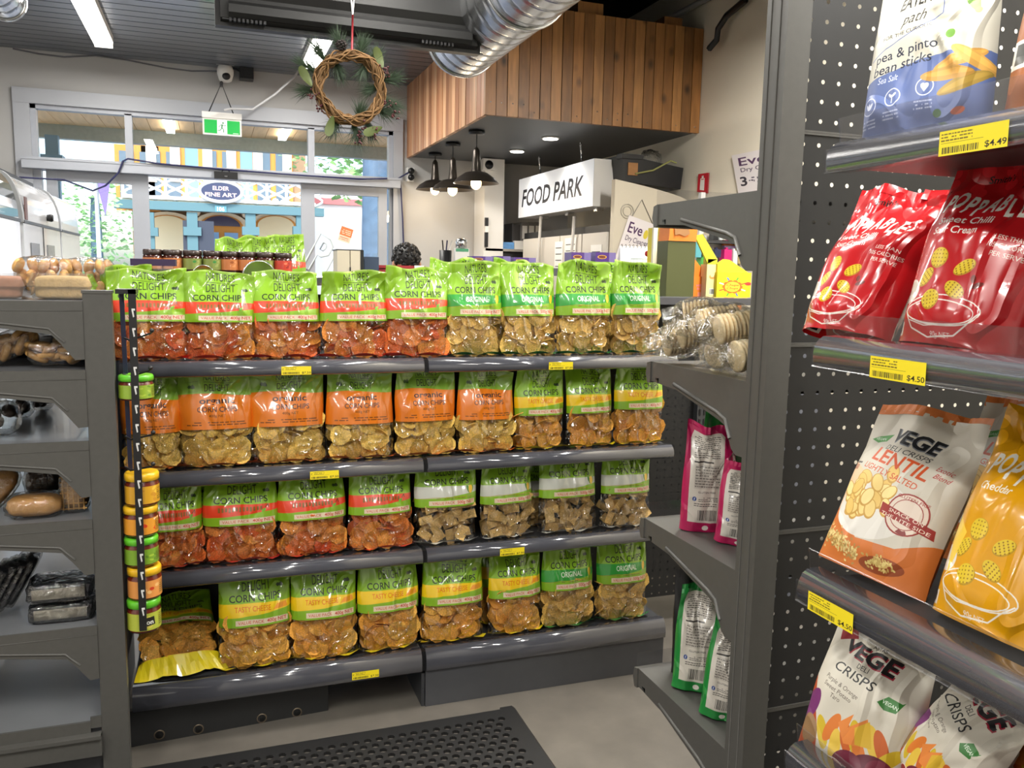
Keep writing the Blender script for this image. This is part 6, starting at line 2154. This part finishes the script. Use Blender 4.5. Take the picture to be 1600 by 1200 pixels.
for k in range(160):
    d = Vector((rg.gauss(0, 1), rg.gauss(0, 1), rg.gauss(.5, 1))).normalized()
    m.ell(hc + Vector((0, .005, .022)) + Vector((d.x * .088, d.y * .105, d.z * .092)), (.013, .013, .012), nu=6, nv=4)
m.build('hair', pm('dark_hair', (20, 17, 16), .45, var=.3, scale=80), t)
for s_ in (-1, 1):
    MB().ell(hc + Vector((s_ * .086, -.01, -.03)), (.012, .022, .032), nu=10, nv=8).build('ear', SKIN, t)
    MB().ell(hc + Vector((s_ * .032, -.088, -.02)), (.014, .010, .009), nu=10, nv=8).build('eye', BLACK, t)
MB().ell(hc + Vector((0, -.108, -.05)), (.013, .018, .022), nu=10, nv=8).build('nose', SKIN, t)
MB().ell(hc + Vector((0, -.09, -.085)), (.024, .010, .007), nu=10, nv=8).build('mouth', pm('lips', (150, 84, 76), .5), t)
m = MB()
m.lathe([(.075, hc.z - .16), (.16, hc.z - .20), (.215, hc.z - .28), (.19, hc.z - .45), (.17, hc.z - .60), (.19, hc.z - .82)], (hc.x, hc.y, 0), 24)
m.build('shirt', pm('dark_shirt', (36, 38, 44), .8), t)
t.rotation_euler = (0, 0, 0)

# small things on the counter and the far wall
c0 = AY(722, 404, 5.0)
t = thing('counter_stand', 'white and green card stand between the pendant lamps and the pen cup', 'stand', (c0[0], 5.0, 1.2))
MB().box((c0[0] - .045, 5.0, 1.2), (c0[0] + .045, 5.03, AY(722, 388, 5.0)[2])).build('card', WHITE, t)
MB().lathe([(.02, 0), (.035, .004), (.035, .05), (.02, .06)], (c0[0], 5.02, AY(722, 388, 5.0)[2]), 16).build('dome_top', CHROME, t)
MB().box((c0[0] - .04, 4.998, AY(722, 388, 5.0)[2] - .02), (c0[0] + .04, 5.0, AY(722, 388, 5.0)[2] - .002)).build('green_band', pm('green_band', (70, 150, 110), .5), t)
MB().box((c0[0] - .16, 4.9, 1.16), (c0[0] + .5, 5.15, 1.2)).box((c0[0] - .15, 4.95, 0), (c0[0] + .48, 5.1, 1.16)).build('ledge', WHITE, t)
c0 = AY(696, 404, 5.0)
t = thing('pen_cup', 'black pen cup with pens beside the white and green card stand', 'cup', (c0[0], 5.0, 1.2))
MB().lathe([(.03, 1.2), (.038, c0[2] + .05), (.034, c0[2] + .05), (.028, c0[2])], (c0[0], 5.0, 0), 16).build('cup_body', BLACK, t)
for k in range(3):
    MB().tube([(c0[0] - .01 + .01 * k, 5.0, c0[2]), (c0[0] - .02 + .03 * k, 5.0, c0[2] + .11)], .004, 6).build('pen', [BLACK, BLUEW, WHITE][k], t)

t = thing('wall_shelf', 'dark wall shelf on the far wall below the pendant lamps', 'shelf', (2.4, 6.85, 1.7))
a, b_ = AY(757, 388, 6.75), AY(846, 394, 6.75)
MB().box((a[0], 6.72, a[2] - .02), (b_[0], 7.0, a[2])).build('board', pm('pale_board', (150, 146, 138), .5), t)
MB().box((a[0] + .02, 6.78, a[2] - .30), (b_[0], 7.0, a[2] - .02)).build('lower_box', GREYD, t)
zs = a[2]
for i in range(3):
    p, q = AY(815 + i * 10.5, 347, 6.75), AY(824.5 + i * 10.5, 386, 6.75)
    t = thing('ring_binder', ('grey ring binder nearest the tissue box on the wall shelf', 'middle grey ring binder of three on the wall shelf', 'grey ring binder nearest the white cupboards on the wall shelf')[i], 'binder', (p[0], 6.75, zs), 'ring binders on the wall shelf')
    MB().box((p[0], 6.75, zs), (q[0], 6.98, p[2])).build('cover', pm('grey_binder', (110, 108, 106), .5), t)
    MB().box((p[0] + .008, 6.747, zs + .09), (q[0] - .008, 6.75, p[2] - .03)).build('spine_label', WHITE, t)
    MB().lathe([(.008, -.004), (.010, -.003), (.010, 0)], ((p[0] + q[0]) / 2, 6.75, zs + .045), 12, 'y').build('finger_ring', CHROME, t)
p, q = AY(800, 349, 6.8), AY(815, 386, 6.8)
tag(MB().box((p[0], 6.78, zs), (q[0], 6.99, p[2] - .01)).box((p[0] - .004, 6.779, zs), (p[0] + .004, 6.99, p[2])).build('box_file', pm('dark_file', (52, 50, 50), .5)), 'dark box file beside the three ring binders', 'file')
p, q = AY(781, 378, 6.74), AY(803, 388, 6.74)
tag(MB().box((p[0], 6.74, zs), (q[0], 6.84, p[2])).box((p[0] + .005, 6.738, zs + .01), (q[0] - .01, 6.74, p[2] - .01)).build('blue_box', pm('blue_white_box', (96, 150, 206), .5, var=.2)), 'small light blue box on the wall shelf', 'box')
p, q = AY(804, 376, 6.74), AY(819, 388, 6.74)
t = thing('tissue_box', 'white tissue box with a tissue sticking up on the wall shelf', 'tissue box', (p[0], 6.74, zs))
MB().box((p[0], 6.74, zs), (q[0], 6.86, p[2])).build('carton', WHITE, t)
m = MB()
cx = (p[0] + q[0]) / 2
m.add([(cx - .03, 6.79, p[2]), (cx + .03, 6.79, p[2]), (cx + .035, 6.80, p[2] + .04), (cx, 6.78, p[2] + .065), (cx - .035, 6.80, p[2] + .035)], [(0, 1, 2, 3, 4)]).build('tissue', WHITE, t)
p = AY(773, 388, 6.74)
t = thing('cordless_phone', 'black cordless phone standing on the wall shelf', 'phone', (p[0], 6.74, zs))
MB().obox((p[0], 6.76, zs + .06), (.05, .02, .11), rx=-.12).build('handset', BLACK, t)
MB().obox((p[0], 6.747, zs + .085), (.03, .004, .03), rx=-.12).build('display', CHROME, t)
MB().box((p[0] - .035, 6.73, zs), (p[0] + .035, 6.82, zs + .02)).build('cradle', BLACK, t)
p, q = AY(758, 340, 6.71), AY(762, 386, 6.71)
t = thing('wall_fitting', 'narrow black and white upright fitting on the boxed column', 'fitting', (p[0], 6.71, q[2]))
MB().box((p[0], 6.70, q[2]), (q[0], 6.72, p[2])).build('rail', BLACK, t)
mz = (p[2] + q[2]) / 2
MB().box((p[0] - .002, 6.695, mz), (q[0] + .002, 6.72, mz + .05)).build('white_block', WHITE, t)

# ------------------------------------------------------------------ lightbox sign, cupboards, fridge end, posters
cv = Canvas(1024, 256, (226, 230, 236))
cv.text('FOOD PARK', .47, .28, .42, (30, 32, 38), 1.05, .022, shear=.22, wmax=.84)
cv.rect(.88, .06, .955, .13, (250, 250, 250))
cv.rect(.87, .15, .955, .20, (250, 250, 250))
SGM = print_mat('lightbox_print', cv, .3, emit=.28)
t = thing('lightbox_sign', 'long white lightbox sign with slanted black capitals hung under the bulkhead', 'sign', (2.5, 5.9, 2.1))
y0, y1, z0, z1 = 5.19, 6.64, 1.955, 2.265
MB().box((2.405, y0, z0), (2.56, y1, z1)).build('casing', pm('sign_white', (222, 218, 212), .4), t)
MB().quad((2.402, y1, z0), (2.402, y0, z0), (2.402, y0, z1), (2.402, y1, z1)).build('sign_face', SGM, t)
for y_ in (5.55, 6.35):
    MB().tube([(2.48, y_, z1), (2.47, y_ + .02, 2.40)], .006, 6).tube([(2.47, y_ + .02 + .012 * math.cos(a), 2.41 + .014 * math.sin(a)) for a in np.linspace(0, 2 * PI, 9)], .004, 5).build('hanger', CHROME, t)
for y_ in (5.3, 5.8, 6.3):
    MB().obox((2.5, y_, z0 - .012), (.05, .05, .024)).build('bracket_foot', CHROME, t)

PAPER = pm('white_paper', (236, 234, 228), .6)
t = thing('drinks_fridge', 'white upright fridge with sliding doors and taped papers below the lightbox sign', 'fridge', (2.7, 5.8, 0))
FRW = pm('fridge_white', (206, 200, 190), .45)
MB().box((2.46, 5.0, 0), (2.98, 6.6, 1.80)).build('cabinet', FRW, t)
MB().box((2.445, 5.0, 1.78), (2.5, 6.6, 1.83)).build('door_track', BLACK, t)
for i in range(4):
    ya, yb = 5.02 + i * .395, 5.40 + i * .395
    d_ = MB().box((2.43, ya, .1), (2.455, yb, 1.78)).build('sliding_door', FRW, t)
    MB().box((2.424, yb - .02, 1.2), (2.431, yb - .008, 1.5)).build('handle', GREYD, d_)
for k, (ya, za, hh, ww) in enumerate(((5.08, 1.46, .24, .17), (5.50, 1.50, .26, .2), (5.74, 1.50, .24, .15), (5.10, 1.20, .2, .18))):
    p_ = MB().box((2.4265, ya, za), (2.4285, ya + ww, za + hh)).build('paper', PAPER, t)
    for j in range(4):
        MB().box((2.4255, ya + .02, za + hh - .05 - j * .045), (2.4266, ya + ww - .02, za + hh - .044 - j * .045)).build('print_line', GREYD, p_)
MB().lathe([(.04, -.004), (.045, 0)], (2.426, 6.35, 1.55), 18, 'x').build('round_sticker', YEL, t)
# end panel with a rising arched top
e_ = [(2.44, 0), (2.985, 0), (2.985, 2.0)] + [(2.985 - .54 * k / 10, 2.0 + .11 * (k / 10) ** .7) for k in range(1, 11)]
MB().prism(e_, 'y', 4.95, 5.0).build('end_panel', pm('warm_end_panel', (214, 204, 184), .5), t)
c0 = AY(980, 330, 4.949)
MB().tube([(c0[0] + .045 * math.cos(a), 4.947, c0[2] + .045 * math.sin(a)) for a in np.linspace(0, 2 * PI, 24)[:-1]], .004, 5, closed=True).tube([(c0[0] + .03 * math.cos(a), 4.947, c0[2] + .03 * math.sin(a)) for a in np.linspace(0, 2 * PI, 24)[:-1]], .003, 5, closed=True).build('round_emblem', pm('emblem_grey', (186, 178, 164), .5), t)
for i, ppx in enumerate((845, 897)):
    pts = [AX(ppx + dx, yy, 2.40) for dx, yy in ((0, 338), (-1, 360), (-3, 385), (-6, 415), (-6, 440))]
    wire('cable', ('white cable hanging from the farther end of the lightbox sign', 'white cable hanging below the middle of the lightbox sign')[i], pts, .011, pm('white_cable', (214, 210, 204), .5))


def eve(W_, H_, full):
    cv = Canvas(W_, H_, (236, 228, 228))
    cv.text('Eve', .36, .70, .20, (74, 36, 84), 1., .01, al='C', wmax=.5)
    cv.ell(.74, .76, .07, .09, (220, 200, 60))
    cv.text('Dry Cleaners', .52, .54, .10, (60, 44, 76), 1., .004, wmax=.8)
    cv.text('3', .14, .20, .22, (40, 34, 48), 1., .02)
    cv.greek(.24, .28, .70, .40, 2, (70, 60, 80))
    if full:
        cv.text('$25', .70, .04, .18, (40, 34, 48), 1., .02)
    return cv


t = thing('dry_cleaning_poster', 'white dry cleaners poster hanging tilted on the fridge end panel', 'poster', AY(985, 370, 4.94))
q = [AY(*p, 4.94) for p in ((957, 415), (1012, 428), (1026, 352), (983, 336))]
MB().add(q + [p + (0, .003, 0) for p in q], [(0, 1, 2, 3)], False, [(0, 0), (1, 0), (1, 1), (0, 1)] * 2).build('sheet', print_mat('eve_poster_print', eve(256, 256, True), .5), t)
MB().tube([AY(988, 338, 4.945), AY(1003, 312, 4.945), AY(1020, 350, 4.945)], .002, 5).build('string', GREYD, t)
t = thing('dry_cleaning_poster', 'white dry cleaners poster on the cream wall cut off by the grey post', 'poster', AX(1165, 270, 2.985))
q = [AX(*p, 2.985) for p in ((1154, 304), (1230, 330), (1230, 225), (1143, 243))]
MB().add(q, [(0, 1, 2, 3)], False, [(0, 0), (1, 0), (1, 1), (0, 1)]).add([p + (.004, 0, 0) for p in q], [(3, 2, 1, 0)]).build('sheet', print_mat('eve_poster_print_2', eve(256, 256, False), .5), t)
cv = Canvas(96, 160, (196, 26, 44))
cv.rect(.28, .12, .72, .74, (240, 236, 230))
cv.rect(.40, .74, .60, .88, (240, 236, 230))
cv.rect(.36, .66, .64, .70, (196, 26, 44))
EXT = print_mat('extinguisher_sign_print', cv, .4)
t = thing('extinguisher_sign', 'red fire extinguisher sign on the cream wall above the shelf bracket', 'sign', AX(1097, 285, 2.99))
q = [AX(*p, 2.985) for p in ((1089, 300), (1104, 302), (1106, 270), (1091, 272))]
MB().add(q, [(0, 1, 2, 3)], False, [(0, 0), (1, 0), (1, 1), (0, 1)]).build('face', EXT, t)
MB().add([p + (.002, 0, 0) for p in q] + [p + (.012, 0, 0) for p in q], [(0, 1, 5, 4), (1, 2, 6, 5), (2, 3, 7, 6), (3, 0, 4, 7), (0, 3, 2, 1)]).build('plate', RC, t)
a, b_ = AY(957, 256, 5.15), AY(1030, 287, 5.15)
t = thing('black_crate', 'black plastic crate with clear bag on top of the fridge beside the sign', 'crate', (a[0], 5.15, 2.09))
MB().prism([(2.55, 2.11), (2.97, 2.08), (2.985, 2.22), (2.53, 2.28)], 'y', 5.03, 5.3).build('bin', BLACK, t)
MB().box((2.52, 5.02, 2.255), (2.68, 5.1, 2.285)).build('rim', BLACK, t)
MB().box((2.57, 5.021, 2.15), (2.64, 5.029, 2.23)).build('label', KRAFT, t)
MB().ell((2.80, 5.15, 2.27), (.07, .06, .07), .8, 14, 9, None, .15, random.Random(2)).build('clear_bag', CELLO, t)
MB().tube([(2.62, 5.02, 2.16), (2.75, 5.015, 2.19), (2.88, 5.02, 2.26), (2.93, 5.03, 2.25)], .006, 6).build('yellow_cord', pm('dull_yellow_cord', (150, 150, 90), .6), t)

# conduits at the top of the cream wall
wire('cable', 'pale conduit bending across the black ceiling void', [AX(*q, 2.95) for q in ((1040, 33), (1095, 3), (1140, -20))], .02, pm('galv_conduit', (150, 150, 150), .4))
wire('cable', 'black hose looping at the upper end of the timber boards', [AX(*q, 2.93) for q in ((1165, 0), (1135, 25), (1122, 45), (1120, 62), (1108, 76))], .02, BLACK)

# ------------------------------------------------------------------ wreath
wc = AY(548, 137, 3.3)
t = thing('wreath', 'twig wreath with pine sprigs and berries hanging before the television', 'wreath', wc)
TWIG = pm('twig_brown', (112, 82, 46), .8, var=.3, scale=60, rnd=.15)
R0 = .118
rg = random.Random(12)
for k in range(34):
    ph, tw, rr = rg.uniform(0, 6.28), rg.choice((2, 3, 3, 4, -2, -3)), rg.uniform(.004, .021)
    pts = []
    for a in np.linspace(0, 2 * PI, 72, endpoint=False):
        b2 = tw * a + ph
        q = R0 + rr * math.cos(b2) + .004 * math.sin(7 * a + ph) + .002 * math.sin(17 * a + 2 * ph)
        pts.append((wc[0] + q * math.cos(a), wc[1] + rr * math.sin(b2), wc[2] + q * math.sin(a)))
    MB().tube(pts, rg.uniform(.002, .0036), 5, closed=True).build('vine_strand', TWIG, t)
PINE = pm('pine_green', (54, 74, 50), .6, var=.2, scale=40)
BERRY = pm('dark_berry', (74, 24, 30), .35)
LEAFM = pm('waxy_leaf', (72, 84, 30), .5, var=.15, scale=20)
for k, (ang_, ln) in enumerate(((100, .10), (75, .10), (50, .11), (20, .10), (-10, .09), (-35, .10), (-60, .09), (-85, .10), (-110, .08), (160, .10), (135, .10), (185, .08), (60, -.07), (120, -.07), (-75, -.06), (10, -.06))):
    a = math.radians(ang_)
    b0 = Vector((wc[0] + R0 * math.cos(a), wc[1] + .02, wc[2] + R0 * math.sin(a)))
    d0 = Vector((math.cos(a + rg.uniform(-.5, .5)), 0, math.sin(a + rg.uniform(-.5, .5)))) * (1 if ln > 0 else -1)
    m = MB()
    for j in range(150):
        s_ = rg.random() * abs(ln) * .55
        d = (d0 + Vector((rg.gauss(0, .4), rg.gauss(0, .3), rg.gauss(0, .4)))).normalized()
        p = b0 + d0 * s_
        e1 = p + d * rg.uniform(.045, .085)
        n_ = Vector((d.z, 0, -d.x)) * .0014
        m.add([p - n_, p + n_, e1], [(0, 1, 2)])
        m.add([p - Vector((0, .001, 0)), p + Vector((0, .001, 0)), e1], [(0, 1, 2)])
    o = m.build('pine_sprig', PINE, t)
for (ang_, off, rot) in ((172, .05, 1.0), (-118, .05, -1.3), (-62, .055, -.4), (48, .04, 1.2)):
    a = math.radians(ang_)
    c0 = Vector((wc[0] + (R0 + off) * math.cos(a), wc[1] - .012, wc[2] + (R0 + off) * math.sin(a)))
    m = MB()
    L_, W2 = .04, .016
    M3 = Matrix.Rotation(rot, 3, 'Y')
    top_ = [c0 + M3 @ Vector((L_ * math.cos(q), -.004 * math.cos(2 * q), W2 * math.sin(q) * (1 - .35 * math.cos(q)))) for q in np.linspace(0, 2 * PI, 14)[:-1]]
    m.add([c0 + Vector((0, .004, 0))] + top_, [(0, 1 + i, 1 + (i + 1) % 13) for i in range(13)], True).build('leaf', LEAFM, t)
for (ang_, n_) in ((198, 12), (215, 12), (-28, 14), (-18, 10), (35, 12), (28, 8), (-80, 16), (-70, 12), (-62, 14)):
    a = math.radians(ang_)
    m = MB()
    rb = R0 + (.03 if n_ < 14 else .07)
    for j in range(n_):
        m.ell((wc[0] + (rb + rg.gauss(0, .012)) * math.cos(a) + rg.gauss(0, .006), wc[1] + rg.gauss(0, .01), wc[2] + (rb + rg.gauss(0, .016)) * math.sin(a) + rg.gauss(0, .008)), (.0042, .0042, .0042), nu=7, nv=5)
    m.build('berry_cluster', BERRY, t)
m = MB()
for k in range(40):
    a = k * 2.4
    z = .022 - .045 * k / 40
    r = .018 * math.sin(PI * (.15 + .8 * k / 40))
    m.ell((wc[0] - .035 + r * math.cos(a), wc[1] - .005 + r * math.sin(a), wc[2] + R0 + .03 + z * .8), (.006, .006, .003), nu=6, nv=4)
m.build('pine_cone', pm('dark_cone', (48, 38, 36), .6), t)
p1, p2 = AY(551, 23, 3.3), AY(551, -25, 3.3)
top_ = Vector((wc[0] + .005, wc[1], wc[2] + R0 + .01))
MB().tube([top_, tuple(p1)], .004, 6).build('red_ribbon', pm('red_ribbon', (150, 34, 44), .5), t)
MB().tube([tuple(p1), (p2[0] - .01, 3.3, p2[2]), (p2[0] - .01, 3.55, 3.0)], .0025, 5).tube([tuple(p1), (p2[0] + .01, 3.3, p2[2]), (p2[0] + .01, 3.55, 3.0)], .0025, 5).build('string', WHITE, t)

# ------------------------------------------------------------------ row of white appliances along the window side
GLOSSW = pm('gloss_white_panel', (232, 234, 238), .15, coat=.7, var=.03, scale=3)
APX = -.86
HOOD = clear_mat('clear_hood', (.95, .97, .96), .30, .04)


def hood_poly(x, z0, z1, dep):
    return [(x, z0)] + [(x - dep * (1 - math.cos(k / 8 * PI / 2)), z0 + (z1 - z0) * math.sin(k / 8 * PI / 2)) for k in range(1, 9)] + [(x - dep - .35, z1), (x - dep - .35, z0)]


for i, (ya, yb, hood, lab) in enumerate(((3.95, 4.62, True, 'white display cabinet with clear curved hood and black end panel by the window'), (4.70, 5.75, False, 'glossy white cabinet with upper doors and dark lower windows by the window'), (5.80, 6.55, False, 'rounded white cabinet nearest the sliding door'))):
    t = thing('display_cabinet', lab, 'cabinet', (APX - .3, (ya + yb) / 2, 0))
    MB().box((APX - .55, ya, 0), (APX, yb, 1.695)).build('body', GLOSSW, t)
    MB().prism(hood_poly(APX, 1.705, 1.93, .10), 'y', ya + .02, yb - .02).build('hood' if hood else 'upper_door', HOOD if hood else GLOSSW, t)
    MB().prism(hood_poly(APX + .004, 1.695, 1.94, .10), 'y', ya - .02, ya + .02).build('end_cheek', pm('pale_cheek', (176, 178, 182), .4), t)
    MB().box((APX - .004, ya, 1.692), (APX + .006, yb, 1.706)).build('seam', BLACK, t)
    if hood:
        MB().box((APX - .56, ya - .022, .0), (APX - .03, ya - .005, 1.93)).build('black_end_panel', pm('navy_black_panel', (28, 32, 44), .35), t)
        MB().box((APX - .03, ya - .03, 0), (APX - .02, ya - .01, 1.9)).ell((APX - .03, ya - .02, 1.93), (.04, .04, .04)).build('cream_pole', CRM, t)
        MB().box((APX - .5, ya + .05, 1.73), (APX - .05, yb - .05, 1.735)).build('inner_shelf', WHITE, t)
        for k in range(3):
            MB().ell((APX - .1, ya + .15 + k * .17, 1.755), (.05, .06, .02), .8, 10, 6).build('green_pastry', pm('green_pack', (150, 180, 90), .5), t)
    elif i == 1:
        MB().lathe([(.018, 0), (.022, .02), (.018, .03)], (APX, 5.35, 1.75), 14, 'x').build('handle', BLACK, t)
        for yy in (4.85, 5.3):
            MB().box((APX, yy, .9), (APX + .004, yy + .22, 1.60)).build('window_panel', pm('grey_glass_panel', (120, 124, 130), .1), t)
        MB().box((APX, 5.2, .1), (APX + .003, 5.21, 1.69)).build('door_gap', BLACK, t)
        MB().box((APX, 4.74, 1.71), (APX + .004, 4.80, 1.82)).build('brown_trim', pm('brown_trim', (120, 84, 78), .5), t)
MB_t = thing('black_board', 'thin black board lying along the tops of the white cabinets', 'board', (APX, 4.8, 1.94))
MB().box((APX - .3, 4.0, 1.942), (APX - .12, 5.7, 1.962)).build('board', BLACK, MB_t)
